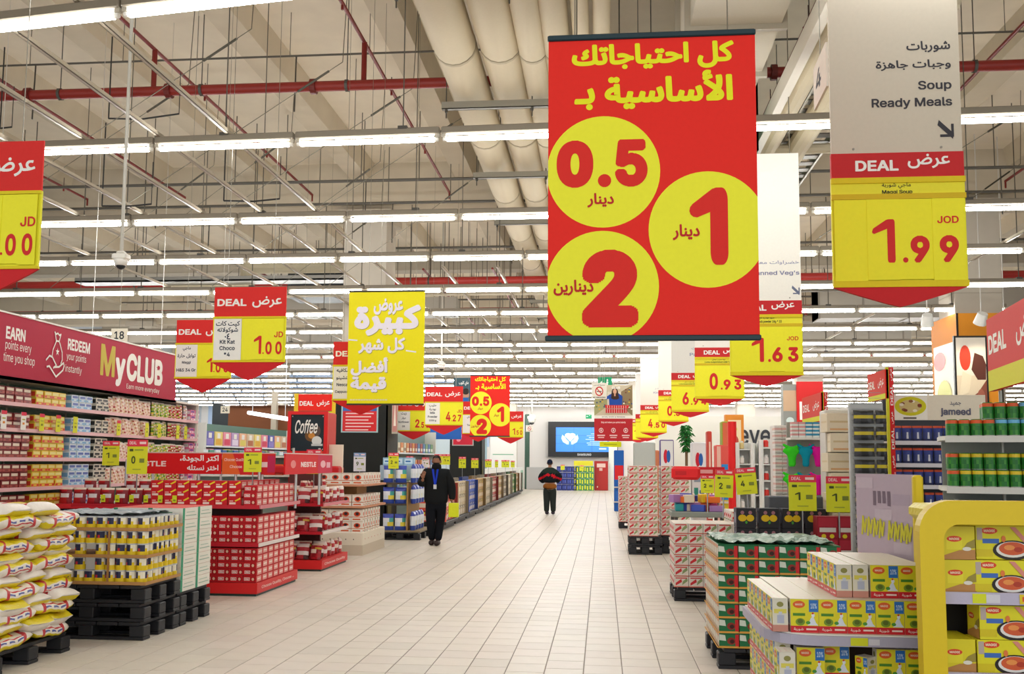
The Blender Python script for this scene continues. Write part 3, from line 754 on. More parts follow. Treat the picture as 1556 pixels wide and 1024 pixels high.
names = [(1131, 16.1, 605, '093', 'aisle sign priced 0.93 next after the canned vegetables', ['حليب', 'Dairy']), (1077, 21.2, 625, '694', 'aisle sign priced 6.94 behind the one priced 0.93', ['بسكويت', 'Pasta']),
         (1046, 26.3, 640, '035', 'fifth aisle sign along the aisle, half hidden behind 6.94', ['معكرونة', 'Corn']), (1013, 31.4, 657, '450', 'aisle sign priced 4.50 deep along the aisle', ['كيندر', 'Kinder']),
         (1000, 36.5, 665, '250', 'seventh aisle sign, just behind the 4.50 one', ['خبز', 'Bread']), (985, 41.6, 668, '175', 'eighth and last small aisle sign in the row', ['ماء', 'Water'])]
for pxr, Y, by, dg, lb, ll in names:
    aisle_sign(pxr, 0, Y, .8 if Y < 30 else .84, 1.7, [T(ll[0], .55, .3, .93, .34, '#8088a0', .01), T(ll[1], .5, .22, .93, .26, '#8088a0', .02)] + arrow(.88, .1, .05, .46, '#8088a0'),
               [T('لونا حليب سائل', .35, .55, .62, .78, '#2a4a22', .01), T('Luna evaporated milk 170g', .2, .2, .8, .45, '#2a4a22', .02)], dg, lb, by, ['#efe9df', '#dcd8d0', '#eee8dc', '#e8d9cc', '#f6f3ee', '#e6ded2'][names.index((pxr, Y, by, dg, lb, ll))])

# numbered gondola plates
def plate(px0, px1, py0, py1, Y, s, label, name='number_plate'):
    a = at(px0, py1, Y); b = at(px1, py0, Y); w, h = b.x - a.x, b.z - a.z
    t = empty(name, (a.x, Y, a.z), 0, label, 'sign')
    MB().bbox((0, 0, 0), (w, .015, h), '#e9e0cb', .004).front(0, 0, w, h, 0, [T(s, .2, .22, .8, .8, '#33383c', .02)]).build('plate', 'matte', t)
    wires(t, w / 2, h, ZC - a.z, .004)
plate(168, 194, 499, 520, 14.5, '18', 'small cream plate numbered 18 above the maroon header')
plate(335, 349, 617, 628, 28, '24', 'small cream plate numbered 24 near the far wall')
t = empty('number_plate', (1.18, 5.0, 3.42), 0, 'thin cream plate numbered 4 seen almost edge-on', 'sign')
p0, p1 = at(1257, 110, 5.0), at(1238, 137, 5.36)
t.location = p1; dv = p0 - p1; L_ = math.hypot(dv.x, dv.y); t.rotation_euler = (0, 0, math.atan2(dv.y, dv.x))
MB().box((0, -.006, -.12), (L_, .006, .12), '#e6dccb').art((0, -.006, -.12), (1, 0, 0), (0, 0, 1), L_, .24, [T('4', .2, .3, .62, .76, '#3c3838', .02)]).build('plate', 'matte', t)
wires(t, L_ / 2, .12, ZC - p1.z)

# pictogram signs far down the aisle
def board(name, px0, px1, py0, py1, Y, base, shapes, label, cat='sign', wire=True, th=.02):
    a = at(px0, py1, Y); b = at(px1, py0, Y); w, h = b.x - a.x, b.z - a.z
    t = empty(name, (a.x, Y, a.z), 0, label, cat)
    MB().box((0, 0, 0), (w, th, h), base).front(0, 0, w, h, 0, shapes, .001).build('board', 'matte', t)
    if wire:
        for x in (.15 * w, .85 * w): MB().cyl((x, 0, h), (x, 0, ZC - a.z), .005, '#b9b3a8', 5).build('hanging_wire', 'metal', t)
    return t, w, h
ns = [T('ممنوع التدخين', .12, .8, .88, .93, '#444444', .01), E(.5, .48, .27, .3, '#c8342c', 28), E(.5, .48, .2, .225, '#eee8dc', 28), R(.34, .44, .66, .5, '#5a524e')] + STROKE([(.33, .68), (.68, .28)], .06, '#c8342c') + [T('NO SMOKING', .08, .05, .92, .14, '#444444', .03)]
board('no_smoking_sign', 899, 922, 582, 606, 24, '#e9e2d5', ns, 'white no smoking sign hanging before the shopper poster')
board('no_smoking_sign', 799, 810, 646, 656, 50, '#e9e2d5', ns, 'tiny no smoking sign near the far wall camera')
ex = [R(.1, .5, .45, .6, '#e8f4ee'), P([(.1, .55), (.28, .75), (.28, .35)], '#e8f4ee'), E(.66, .78, .06, .09, '#e8f4ee'), P([(.52, .3), (.6, .7), (.74, .66), (.7, .46), (.86, .3), (.78, .24), (.64, .4), (.58, .24)], '#e8f4ee'), T('EXIT', .55, .04, .9, .18, '#e8f4ee', .02)]
board('exit_sign', 909, 930, 573, 594, 27, '#1f9c6c', ex, 'green exit sign behind the no smoking sign')
board('exit_sign', 890, 899, 630, 636, 58, '#128a55', ex[:3], 'small green exit sign high on the far wall')
# shopper poster: hanging two-part board
tp, w, h = board('shopper_poster', 903, 961, 585, 670, 25, '#cbbfae', [], 'hanging club poster of a shopper with a red trolley', 'poster')
po = [R(0, .45, 1, 1, '#cfc2a8'), P([(0, .45), (.34, .62), (.34, .9), (0, 1)], '#a9a878'), P([(1, .45), (.7, .62), (.7, .88), (1, 1)], '#8d7a5a'), R(.34, .62, .7, .88, '#ddd5c4')]
rp = random.Random(5)
for k in range(36):
    u = rp.choice([rp.uniform(0, .3), rp.uniform(.74, .98)]); v = rp.uniform(.55, .92); po.append(R(u, v, u + .04, v + .025, rp.choice(['#6f8a3c', '#d9b64a', '#7a4a3a', '#e8e2d0', '#4a5a7a'])))
po += [P([(.2, .84), (.34, .8), (.42, .83), (.42, .76), (.3, .74)], '#1e4fae'), P([(.4, .6), (.38, .82), (.5, .86), (.62, .86), (.74, .8), (.72, .6)], '#1c4aa4'), E(.54, .88, .075, .075, '#3a231c', 20), P([(.46, .9), (.44, .76), (.5, .74), (.6, .74), (.65, .76), (.62, .9)], '#3a231c'), E(.54, .885, .048, .045, '#dba98c', 20), R(.52, .8, .56, .86, '#d59f82'), P([(.16, .82), (.22, .85), (.24, .81), (.2, .79)], '#d59f82'),
       P([(.3, .58), (.88, .58), (.92, .64), (.28, .64)], '#d22a2a'), R(.3, .5, .86, .57, '#c8232a')] + [R(.34 + .06 * k, .5, .35 + .06 * k, .63, '#f0dcd8') for k in range(9)]
po += [T('CLUB', .46, .93, .68, .975, WHI, .04), R(0, .4, 1, .455, '#f0ebe2'), T('SCAN, EARN & REDEEM', .2, .415, .8, .44, '#7a6a66', .02), R(0, 0, 1, .4, '#b8222c'), T('Shop and redeem your points instantly', .18, .31, .82, .35, '#f0d4d0', .02)]
for cx in (.18, .5, .82): po += [E(cx, .19, .06, .045, '#e8c8c8', 12), E(cx, .19, .045, .03, '#b8222c', 12), E(cx, .19, .02, .02, '#e8c8c8', 8), R(cx - .1, .09, cx + .1, .11, '#e8c8c8'), R(cx - .08, .055, cx + .08, .07, '#e8c8c8')]
MB().front(0, 0, w, h, -.002, po, .001).build('poster_print', 'matte', tp)
board('offer_strip', 911, 944, 671, 679, 26, '#e6f01a', [R(.2, .4, .8, .6, '#b8c41a')], 'bright yellow strip under the shopper poster')

# video wall on the far wall
Yw = 59.7
a = at(833, 694, Yw); b = at(924, 641, Yw); w, h = b.x - a.x + .6, b.z - a.z
t = empty('video_wall', (a.x, Yw, a.z), 0, 'large black-framed video wall with a blue hands and heart picture', 'screen')
MB().ringprism([(0, 0), (w, 0), (w, h), (0, h)], [(.48, .32), (w - .48, .32), (w - .48, h - .34), (.48, h - .34)], -.15, .2, '#17181b').front(w * .42, .08, w * .62, .22, -.152, [T('SAMSUNG', 0, 0, 1, 1, '#cfd2d6', .03)], .002).build('frame', 'paint', t)
W0, H0 = w - .96, h - .66
hand = [(.12, .7), (.1, .55), (.13, .4), (.2, .3), (.24, .3), (.24, .42), (.2, .5), (.16, .62)]
sa = [R(0, 0, 1, 1, '#2f7fe8'), P(hand, '#bfeaf0'), P([(.52 - x, y) for x, y in hand], '#bfeaf0'), E(.225, .66, .06, .1, '#d8f6f8', 20), E(.305, .66, .06, .1, '#d8f6f8', 20), P([(.17, .62), (.36, .62), (.265, .42)], '#d8f6f8')]
for k in range(7): sa.append(R(.95 - [.3, .38, .34, .4, .32, .38, .36][k], .72 - k * .075, .95, .745 - k * .075, '#a9d2fa'))
sa += [R(.82, .84, .94, .88, '#e8f4ff'), R(.8, .1, .93, .15, '#cfe6ff')] + [R(k / 3 - .002, 0, k / 3 + .002, 1, '#1a3f80') for k in (1, 2)] + [R(0, k / 3 - .004, 1, k / 3 + .004, '#1a3f80') for k in (1, 2)]
MB().box((.48, -.05, .32), (w - .48, .0, h - .34), '#2f7fe8').front(.48, .32, w - .48, h - .34, -.05, sa, .004).build('screen_panel', 'screen', t)

# club header over the tall shelves on the far side of the rice
HX = -6.8; ha, hb_ = 8.5, 560 and (ray(268, 560).y * (-6.8 / ray(268, 560).x))
t = empty('club_header', (HX, ha, 2.59), 0, 'long maroon club header board on top of the tall shelves', 'sign')
Lh = hb_ - ha; Hh = .72
U = lambda Y: (Y - ha) / Lh
# picture columns converted to places along the board
def yy(px): return at_x(px)
def at_x(px):
    d = ray(px, 560); return d.y * (HX / d.x)
def tw(s, px0, px1, v0, v1, c=WHI, off=.02): return T(s, U(at_x(px0)), v0, U(at_x(px1)), v1, c, off)
sa = [R(0, 0, 1, 1, '#b4223f'), tw('EARN', 6, 36, .60, .80, WHI, .03), tw('points every', 6, 46, .4, .58, WHI, .0), tw('time you shop', 4, 52, .2, .38, WHI, .0),
      tw('REDEEM', 101, 135, .63, .83, WHI, .03), tw('your points', 100, 130, .42, .58, WHI, .0), tw('instantly', 99, 124, .2, .36, WHI, .0),
      tw('M', 152, 174, .28, .88, '#cdb84a', .03), tw('y', 175, 190, .12, .68, WHI, .045), tw('CLUB', 192, 247, .26, .82, WHI, .04), tw('Earn more everyday', 193, 243, .08, .2, WHI, .0),
      tw('★', 237, 243, .58, .7, '#b4223f', .0)]
ub = lambda px: U(at_x(px))
ic = STROKE([(.42, .98), (.5, .94), (.58, .97), (.66, .93), (.74, .96), (.66, .8), (.72, .74), (.84, .58), (.86, .42), (.8, .34)], .035, WHI) + STROKE([(.42, .98), (.5, .82), (.5, .78), (.36, .6), (.33, .46)], .035, WHI) + STROKE([(.5, .8), (.66, .8)], .035, WHI) + [T('★', .5, .5, .68, .66, WHI, 0)]
ic += STROKE([(.04, .36), (.2, .46), (.34, .44), (.56, .28), (.42, .22)], .04, WHI) + STROKE([(.5, .24), (.7, .26), (.92, .36), (.96, .3), (.9, .2), (.56, .04), (.2, .24), (.08, .22)], .04, WHI)
sa += SUB(ic, ub(67), .08, ub(97), .9)
MB().box((-.04, 0, 0), (0, Lh, Hh), '#b4223f').art((0, 0, 0), (0, 1, 0), (0, 0, 1), Lh, Hh, sa, .001).build('printed_board', 'matte', t)
MB().box((-.06, 0, Hh), (.012, Lh, Hh + .02), '#e5dfd4').box((-.06, 0, -.03), (.02, Lh, 0), '#e5dfd4').build('edge_trim', 'paint', t)
for y in (1.5, 3.6, 5.6): MB().cyl((0, y, Hh), (0, y, ZC - 2.59), .004, '#d8d3ca', 5).build('hanging_wire', 'metal', t)
# ------------------------------------------------------------------ pallets and stands
rg = random.Random(21)
def pallet(x0, x1, y0, y1, z, label, group=None, name='plastic_pallet', h=.165, ang=0):
    t = empty(name, (x0, y0, z), ang, label, 'pallet', group or 'black plastic pallets')
    w, d = x1 - x0, y1 - y0; K = '#24252a'
    for i in range(5):
        c = .04 + (w - .08) * (i + .5) / 5; MB().bbox((c - (w - .04) / 11, 0, h - .035), (c + (w - .04) / 11, d, h - .004), K, .004).build('slat', 'plastic', t)
    for xx in (0, (w - .14) / 2, w - .14):
        for yy in (0, (d - .14) / 2, d - .14):
            MB().bbox((xx, yy, .028), (xx + .14, yy + .14, h - .035), K, .008).build('block', 'plastic', t)
    for yy in (0, (d - .14) / 2, d - .14): MB().bbox((0, yy, 0), (w, yy + .14, .028), K, .004).build('runner', 'plastic', t)
    return t
def pile(x0, x1, y0, y1, n, what):
    for k in range(n): pallet(x0, x1, y0, y1, .166 * k, '%s, %s' % (what, 'on the floor' if k == 0 else ('topmost' if k == n - 1 else od(k) + ' one up')))
    return .166 * n
AX = -4.18
# tins -------------------------------------------------
def tin_mb(label_c, band, dark):
    m = MB(); r = .05; h = .118
    prof = [(r + .001, 0), (r + .001, .006), (r, .052), (r, .08), (r, .111), (r + .001, .117), (r - .006, .117), (r - .008, .112)]
    def s2(i, j):
        a = i % 7
        if j in (0,): return '#c5c8cb'
        if j == 1: return label_c
        if j == 2: return ('#c9303c' if a in (1,) else dark) if a < 4 else (label_c if a == 4 else '#f4efdc')
        if j == 3: return dark if a < 4 else '#f1ecd8'
        return '#c9ccd0'
    o = len(m.v); n = 14
    for rr_, z in prof:
        for i in range(n): m.v.append((rr_ * math.cos(2 * PI * (i + .5) / n), rr_ * math.sin(2 * PI * (i + .5) / n), z))
    for j in range(len(prof) - 1):
        for i in range(n): m.f.append((o + j * n + i, o + j * n + (i + 1) % n, o + (j + 1) * n + (i + 1) % n, o + (j + 1) * n + i)); m.c.append(C(s2(i, j)))
    m.f.append(tuple(o + (len(prof) - 1) * n + i for i in range(n))); m.c.append(C('#b4b9bf'))
    m.f.append(tuple(o + i for i in range(n - 1, -1, -1))); m.c.append(C('#b4b9bf'))
    return m
tin = kind('food_tin', tin_mb('#e6c81f', None, '#2b2f52'), 'tin', 'yellow and navy tins on the pallet', 'gloss')
TX0, TX1, TY0, TY1 = -5.3, AX, 8.55, 9.3
zt = pile(TX0, TX1, TY0, TY1, 3, 'black plastic pallet under the yellow tins')
lay = [0, 0, 1, 1, 2]; z = zt
tz = [zt + .008, zt + .126, zt + .254, zt + .372, zt + .50]
nx = 11; ny = 7
for k, zz in enumerate(tz):
    for j in range(ny):
        for i in range(nx):
            if i < nx - 1 and j > 0 and k < 4: continue
            if k in (1, 2) and (i, j) in ((5, 0), (3, 0)): continue
            x = TX1 - .055 - (nx - 1 - i) * .1005 - .01; y = TY0 + .055 + j * .1035
            tin.place((x, y, zz), rg.uniform(-.7, .7), 'yellow and navy tin, %s, %s row from the front, %s from the aisle' % (layer_word(k, 5), od(j), od(nx - 1 - i)))
for k, zz in enumerate((zt, zt + .246, zt + .492)):
    m = MB(); m.box((TX0 + .01, TY0, zz), (TX1, TY1 - .01, zz + .006), '#b98a55')
    hh = .03
    for a, b in (((TX0 + .01, TY0 - .004, zz), (TX1, TY0, zz + hh)), ((TX1, TY0, zz), (TX1 + .004, TY1 - .01, zz + hh))): m.box(a, b, '#b98a55')
    tag(m.build('cardboard_tray'), 'brown cardboard tray holding the yellow tins, %s' % ('on the pallet' if k == 0 else 'middle one' if k == 1 else 'topmost'), 'tray', 'trays of the tin stack')
for k in (0, 1):
    tag(MB().box((TX1 - .372, TY0 - .012, zt + .246 * k + .03), (TX1 - .352, TY0 - .006, zt + .246 * (k + 1)), '#a87a48').build('cardboard_strip'), 'brown cardboard edge strip between the tins, %s' % ('lower' if k == 0 else 'upper'), 'strip')
# clear film over the tins: a shallow crumpled sheet
def film(x0, x1, y0, y1, z, col, label, amp=.012, nx=24, ny=16):
    m = MB(); vs = []
    for j in range(ny + 1):
        for i in range(nx + 1): vs.append((x0 + (x1 - x0) * i / nx, y0 + (y1 - y0) * j / ny, z + rg.uniform(-amp, amp)))
    fs = [(j * (nx + 1) + i, j * (nx + 1) + i + 1, (j + 1) * (nx + 1) + i + 1, (j + 1) * (nx + 1) + i) for j in range(ny) for i in range(nx)]
    vs2 = [(a, b, c - .004) for a, b, c in vs]; o = len(vs)
    m.add(vs + vs2, fs + [tuple(reversed([i + o for i in f])) for f in fs], col)
    return tag(m.build('plastic_sheet', 'film'), label, 'sheet')
film(TX0 + .02, TX1 - .16, TY0 + .12, TY1 + .2, zt + .645, '#8d9ba3', 'grey crumpled plastic sheet over the yellow tins')

# carton boxes -----------------------------------------
def carton(w, d, h, base, front, side, top=None, name='carton', cat='box', group='', fin='matte', e=.0008):
    m = MB().bbox((0, 0, 0), (w, d, h), base, .0025)
    m.front(0, 0, w, h, 0, front, e)
    if side: m.art((w, 0, 0), (0, 1, 0), (0, 0, 1), d, h, side, e); m.art((0, d, 0), (0, -1, 0), (0, 0, 1), d, h, side, e)
    if top: m.art((0, 0, h), (1, 0, 0), (0, 1, 0), w, d, top, e)
    return kind(name, m, cat, group, fin)
gw = carton(.36, .36, .118, '#e9e6dc', [R(.0, 0, .12, 1, '#2f8d6a'), R(.2, .35, .85, .42, '#9db7a8'), R(.2, .6, .7, .68, '#7fa892')], [R(0, .0, .14, 1, '#3c9a76'), R(.2, .3, .9, .38, '#9db7a8'), R(.25, .6, .8, .66, '#a9c2b4')], [R(0, 0, 1, 1, '#d8574c')], 'carton', 'box', 'white and green cartons by the tin stack')
GY0 = 9.32
zt2 = pile(AX - .76, AX, GY0, GY0 + .72, 2, 'black plastic pallet under the white and green cartons')
for k in range(7):
    for j in range(2):
        for i in range(2):
            gw.place((AX - .01 - .365 * (i + 1) , GY0 + .365 * j, zt2 + .119 * k), 0, 'white green-edged carton, %s, %s column from the tins, %s' % (layer_word(k, 7), od(j), 'aisle side' if i == 0 else 'inner side'))

# red chocolate boxes ---------------------------------
redf = [R(0, 0, 1, 1, '#c41722'), R(.06, .3, .5, .75, '#e9d9d4'), R(.1, .38, .46, .68, '#c41722'), T('KitKat', .14, .42, .42, .64, '#f4ece8', .03), R(.56, .2, .92, .8, '#a30f1c'), E(.75, .5, .1, .22, '#e2b8a0'), R(0, 0, 1, .06, '#8c0d18')]
reds = [R(0, 0, 1, 1, '#cf3a3c'), R(.15, .12, .85, .88, '#e6a8a0'), R(.22, .4, .78, .62, '#f2dcd4'), R(0, 0, 1, .07, '#b01d28')]
red = carton(.16, .2, .082, '#bd1520', redf, reds, None, 'chocolate_box', 'box', 'red chocolate boxes on the red stand')
redy = carton(.16, .2, .1, '#c21822', [R(0, 0, 1, 1, '#cc1a24'), P([(.5, .6), (.95, .98), (.98, .8), (.6, .5)], '#e8d22a'), R(.1, .15, .6, .4, '#efd9d0'), R(.1, .5, .4, .62, '#e9b8ae')], reds, None, 'chocolate_box', 'box', 'red boxes with a yellow flash on the top shelf')
def plinth_stand(name, x0, x1, y0, y1, shelves, label, txt=None, back=True, col='#d81f22', top=1.45, open_=True):
    """red base, white shelves on a central spine; shelves: list of heights"""
    t = empty(name, (0, 0, 0), 0, label, 'stand')
    m = MB().box((x0, y0, .03), (x1, y1, .16), col).box((x0 + .02, y0 + .02, 0), (x1 - .02, y1 - .02, .03), '#23433f')
    if txt: m.art((x1, y0, .03), (0, 1, 0), (0, 0, 1), y1 - y0, .13, [T(txt, .1, .3, .9, .66, '#f0c9c4', .02)])
    m.build('plinth', 'paint', t)
    MB().box((x0 + .25, (y0 + y1) / 2 - .03, .16), (x1 - .25, (y0 + y1) / 2 + .03, top), '#5b2a2a').build('back_panel', 'paint', t)
    for k, z in enumerate(shelves):
        s = MB().bbox((x0, y0, z), (x1, y1, z + .03), '#dfe4e2', .006).build('shelf', 'paint', t)
        MB().box((x0, y0 - .012, z - .005), (x1, y0 - .002, z + .04), '#c01a2c').box((x1 + .002, y0, z - .005), (x1 + .012, y1, z + .04), '#e9dedb' if k == 0 else '#d8808a').build('price_rail', 'plastic', s)
    for x in (x0 + .3, x1 - .3): MB().cyl((x, (y0 + y1) / 2, .1), (x, (y0 + y1) / 2, top + .35), .02, '#c9ccce', 8).build('post', 'metal', t)
    return t
NY0, NY1 = 11.45, 13.0; NX0 = -6.6
plinth_stand('promotion_stand', NX0, AX, NY0, NY1, [.6, 1.06], 'large red promotion stand stacked with red chocolate boxes', 'Choose Quality, Choose ...', top=1.3)
def stack_shell(kd, x0, x1, y0, y1, z0, nz, dx, dy, dz, words, jit=.006, faces=('front', 'right'), rzs=None, miss=0.0, depth_top=False):
    """boxes along the front (y0) and the aisle side (x1) of a block, which is all that shows of it"""
    nxx = int((x1 - x0) / dx + .001); nyy = int((y1 - y0) / dy + .001)
    for k in range(nz):
        for i in range(nxx):
            if 'front' in faces and rg.random() >= miss:
                kd.place((x1 - dx * (i + 1) + rg.uniform(-jit, jit), y0 + rg.uniform(0, jit * 1.5), z0 + dz * k), 0, '%s, front, %s, %s from corner' % (words, layer_word(k, nz), od(i)))
        for j in range(1 if 'front' in faces else 0, nyy):
            if 'right' in faces and rg.random() >= miss:
                kd.place((x1 - dx + rg.uniform(-jit, 0), y0 + dy * j, z0 + dz * k), 0, '%s, aisle face, %s, %s back' % (words, layer_word(k, nz), od(j)))
    if depth_top:
        k = nz - 1
        for i in range(1 if 'right' in faces else 0, nxx):
            for j in range(1, nyy): kd.place((x1 - dx * (i + 1), y0 + dy * j, z0 + dz * k), 0, '%s, on top, %s row, %s from the aisle' % (words, od(j), od(i)))
stack_shell(red, NX0 + .9, AX - .02, NY0 + .02, NY1 - .05, .162, 5, .165, .205, .083, 'red chocolate box under the low shelf')
stack_shell(red, NX0 + .9, AX - .02, NY0 + .02, NY1 - .05, .632, 4, .165, .205, .083, 'red chocolate box on the low shelf')
stack_shell(redy, NX0 + 1.0, AX - .25, NY0 + .02, NY1 - .05, 1.092, 3, .165, .205, .101, 'red yellow-flashed box on the high shelf', depth_top=False)
stack_shell(red, AX - .24, AX - .02, NY0 + .02, NY1 - .05, 1.092, 3, .19, .205, .083, 'plain red chocolate box at the high shelf corner')
MATS_DR = '#5c1a20'
tag(MB().bbox((-5.3, 12.25, 1.5), (-4.75, 12.29, 1.66), MATS_DR, .006).cyl((-5.02, 12.27, 1.3), (-5.02, 12.27, 1.52), .015, '#c9ccce').build('small_header', 'paint'), 'dark red header plate above the yellow-flash boxes', 'sign')
# upright pouches with a fold, generic
def pouch_mb(w, h, t, colf, nu=6, nv=8, sh=(.5, .5), top_crimp=.08):
    m = MB()
    for sgn in (-1, 1):
        vs = []; fs = []; cols = []
        for j in range(nv + 1):
            v = j / nv
            for i in range(nu + 1):
                u = i / nu * 2 - 1; vv = (v * 2 - 1)
                th = max(0, 1 - abs(u) ** 3) ** .6 * max(0, 1 - max(0, vv) ** 4) ** .7 * (1 if vv > -.9 else .8)
                wd = 1 - .06 * (1 - abs(vv) ** 2)
                vs.append((u * w / 2 * wd, sgn * t / 2 * th + .004 * math.sin(9 * u + 5 * vv), v * h))
        for j in range(nv):
            for i in range(nu):
                a = j * (nu + 1) + i; f = (a, a + 1, a + nu + 2, a + nu + 1)
                fs.append(f if sgn < 0 else f[::-1]); cols.append(colf((i + .5) / nu, (j + .5) / nv))
        o = len(m.v); m.v.extend(vs)
        for f, c in zip(fs, cols): m.f.append(tuple(q + o for q in f)); m.c.append(C(c))
    b = len(m.v); 
    return m
def pouch(name, w, h, t, colf, cat='packet', group='', fin='film', nu=6, nv=8): return kind(name, pouch_mb(w, h, t, colf, nu, nv), cat, group, fin, True)
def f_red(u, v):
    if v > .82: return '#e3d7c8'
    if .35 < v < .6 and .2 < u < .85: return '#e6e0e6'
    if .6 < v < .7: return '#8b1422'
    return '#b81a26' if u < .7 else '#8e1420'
pr = pouch('chocolate_pouch', .17, .2, .07, f_red, group='red chocolate pouches on the wide tray', nu=6, nv=8)
for i in range(9):
    pr.place((-6.75 + .0 + i * .185, NY0 + .12, 1.093), rg.uniform(-.1, .1), 'dark red chocolate pouch on the tray behind the tins, %s along' % od(i))
    if i % 3 != 0: pr.place((-6.75 + i * .185, NY0 + .36, 1.2), rg.uniform(-.1, .1), 'dark red chocolate pouch in the raised second row, %s along' % od(i))
yt = kind('price_tag', MB().box((-.028, -.004, 0), (.028, 0, .09), '#d9e02a').front(-.028, 0, .028, .09, -.004, [R(.2, .2, .8, .45, '#8f9a1a')]), 'price tag', 'small yellow tags among the pouches')
for i in range(6): yt.place((-6.28 + i * .185 + .09, NY0 - .002, 1.12), 0, 'small lime price tag on the pouch tray, %s along' % od(i))
t = tag(MB().bbox((-7.0, NY0 - .02, 1.03), (NX0 + 1.0, NY1 - .3, 1.06), '#c7202f', .008).build('pouch_tray', 'plastic'), 'wide red tray shelf holding the chocolate pouches', 'shelf')
MB().box((-6.98, NY0, 0), (-6.9, NY1 - .3, 1.03), '#8b2630').box((-6.9, NY1 - .4, 0), (NX0 + .2, NY1 - .34, 1.03), '#6b2026').build('support_panel', 'paint', t)
MB().box((-6.98, NY0 + .05, 1.06), (-5.7, NY0 + .3, 1.09), '#d9303c').build('riser', 'plastic', t)
# white, green and red boxes just under the pouch tray
wb_ = carton(.2, .2, .09, '#efe8e2', [R(0, .3, 1, .95, '#d8242c'), R(.1, .4, .5, .8, '#1f5f44'), R(.6, .45, .9, .8, '#e8c9a8')], None, [R(0, 0, 1, 1, '#f0c4bd')], 'tea_box', 'box', 'red and green boxes behind the tins')
for i in range(7):
    for j in range(2): wb_.place((-6.4 + i * .215, 10.4 + .22 * j, .9), 0, 'red box with a green square behind the tins, %s row, %s along' % (od(j), od(i)))
tag(MB().bbox((-6.5, 10.3, .0), (-4.85, 11.0, .895), '#b9b4ae', .01).box((-6.45, 10.28, .82), (-4.9, 10.3, .89), '#e3dcd6').build('low_table', 'paint'), 'grey low table behind the yellow tins', 'table')

# red banner on posts
def rail_banner(x0, y0, x1, y1, z0, z1, shapes, label, posts=2):
    L_ = math.hypot(x1 - x0, y1 - y0); t = empty('promotion_banner', (x0, y0, z0), math.atan2(y1 - y0, x1 - x0), label, 'banner', 'red banners over the chocolate stands')
    MB().bbox((0, 0, 0), (L_, .02, z1 - z0), '#d9121c', .004).front(0, 0, L_, z1 - z0, 0, shapes, .001).build('board', 'matte', t)
    MB().box((-.01, -.006, z1 - z0), (L_ + .01, .026, z1 - z0 + .015), '#d9b8b4').build('edge_trim', 'paint', t)
    for k in range(posts):
        x = L_ * (k + .5) / posts; MB().cyl((x, .03, -z0 + 1.0), (x, .03, 0), .02, '#c6c9cb', 8).build('post', 'metal', t)
    return t
bz0, bz1 = Z_(717, 12, 300), Z_(685, 12, 300)
bx0 = at(183, 700, 12).x; bxm = at(325, 700, 12).x; bx1 = at(408, 700, 12).x
rail_banner(bx0, 12.25, bxm, 12.25, bz0 - .03, bz1 - .03, [R(0, 0, 1, 1, '#da0f18'), T('NESTLE', .02, .35, .4, .62, '#f0d8d8', .03), T('اكتر الجودة،', .55, .55, .97, .92, '#f4eeee', .03), T('اختر نستله', .63, .1, .97, .45, '#f4eeee', .03)], 'red banner with white Arabic lettering over the chocolate stand')
rail_banner(bxm + .01, 12.25, bx1, 12.25, bz0 - .03, bz1 - .03, [R(0, 0, 1, 1, '#d8262c'), P([(0, 0), (.35, 0), (.2, 1), (0, 1)], '#e8672c'), T('Choose Quality,', .04, .6, .45, .78, '#f6dcd4', .01), T('Choose', .15, .3, .38, .44, '#f6dcd4', .01), E(.6, .5, .06, .16, '#f0b0b0'), R(.72, .35, .92, .6, '#f3d6dc'), R(.86, .1, 1, .9, '#c22a5a')], 'red and orange banner section beside the Arabic one')
rail_banner(AX + .02, 12.3, AX + .02, 14.5, bz0 - .03, bz1 - .03, [R(0, 0, 1, 1, '#d8161f'), T('NESTLE', .3, .35, .62, .62, '#f6dede', .04), E(.15, .5, .05, .2, '#e88a8a'), R(.66, 0, 1, 1, '#cc1f46'), E(.78, .5, .06, .2, '#f0b6c0'), R(.86, .3, .95, .6, '#eab0c0')], 'red banner turned along the aisle above the chocolate stands')


# price cards on clips ------------------------------------
def price_card(px0, px1, py0, py1, Y, main, label, hc='#e23d52', bc='#dcdf2f', ang=0, name='price_card', ground=None, txt='#4a5526'):
    a = at(px0, py1, Y); b = at(px1, py0, Y); w, h = b.x - a.x, b.z - a.z
    t = empty(name, (a.x, Y, a.z), 0, label, 'price card', None); t.rotation_euler = (0, ang, 0)
    m = MB().box((0, 0, 0), (w, .006, h), bc)
    sh = [R(0, .8, 1, 1, hc), T('DEAL', .1, .86, .45, .95, '#f2d6d6', .02), R(.6, .87, .92, .94, '#f2d6d6'), R(.12, .66, .3, .73, txt), R(.36, .68, .8, .72, '#9aa53a'), T(main[0], .22, .3, .42, .52, txt, .03), R(.62, .33, .86, .45, '#7f8a3a'), R(.3, .12, .7, .15, '#aab23a')]
    m.front(0, 0, w, h, 0, sh, .001).build('card', 'matte', t)
    MB().cyl((w / 2, .015, (ground if ground is not None else -.35) ), (w / 2, .015, h * .6), .008, '#9ea2a4', 6).build('clip_stand', 'metal', t)
    return t
for c in [(155, 182, 670, 707, 11.6, '1', 'yellow price card beside the red banner, nearer the tall shelves'), (192, 225, 668, 720, 11.2, '0', 'large yellow price card reading 0 in front of the red banner'),
          (370, 398, 680, 717, 11.6, '1', 'yellow price card reading 1 over the red and orange banner'), (465, 489, 683, 720, 14.0, '4', 'yellow price card at the end of the aisle-side banner')]:
    price_card(*c[:5], c[5], c[6], ground=1.25 - at(c[0], c[3], c[4]).z)

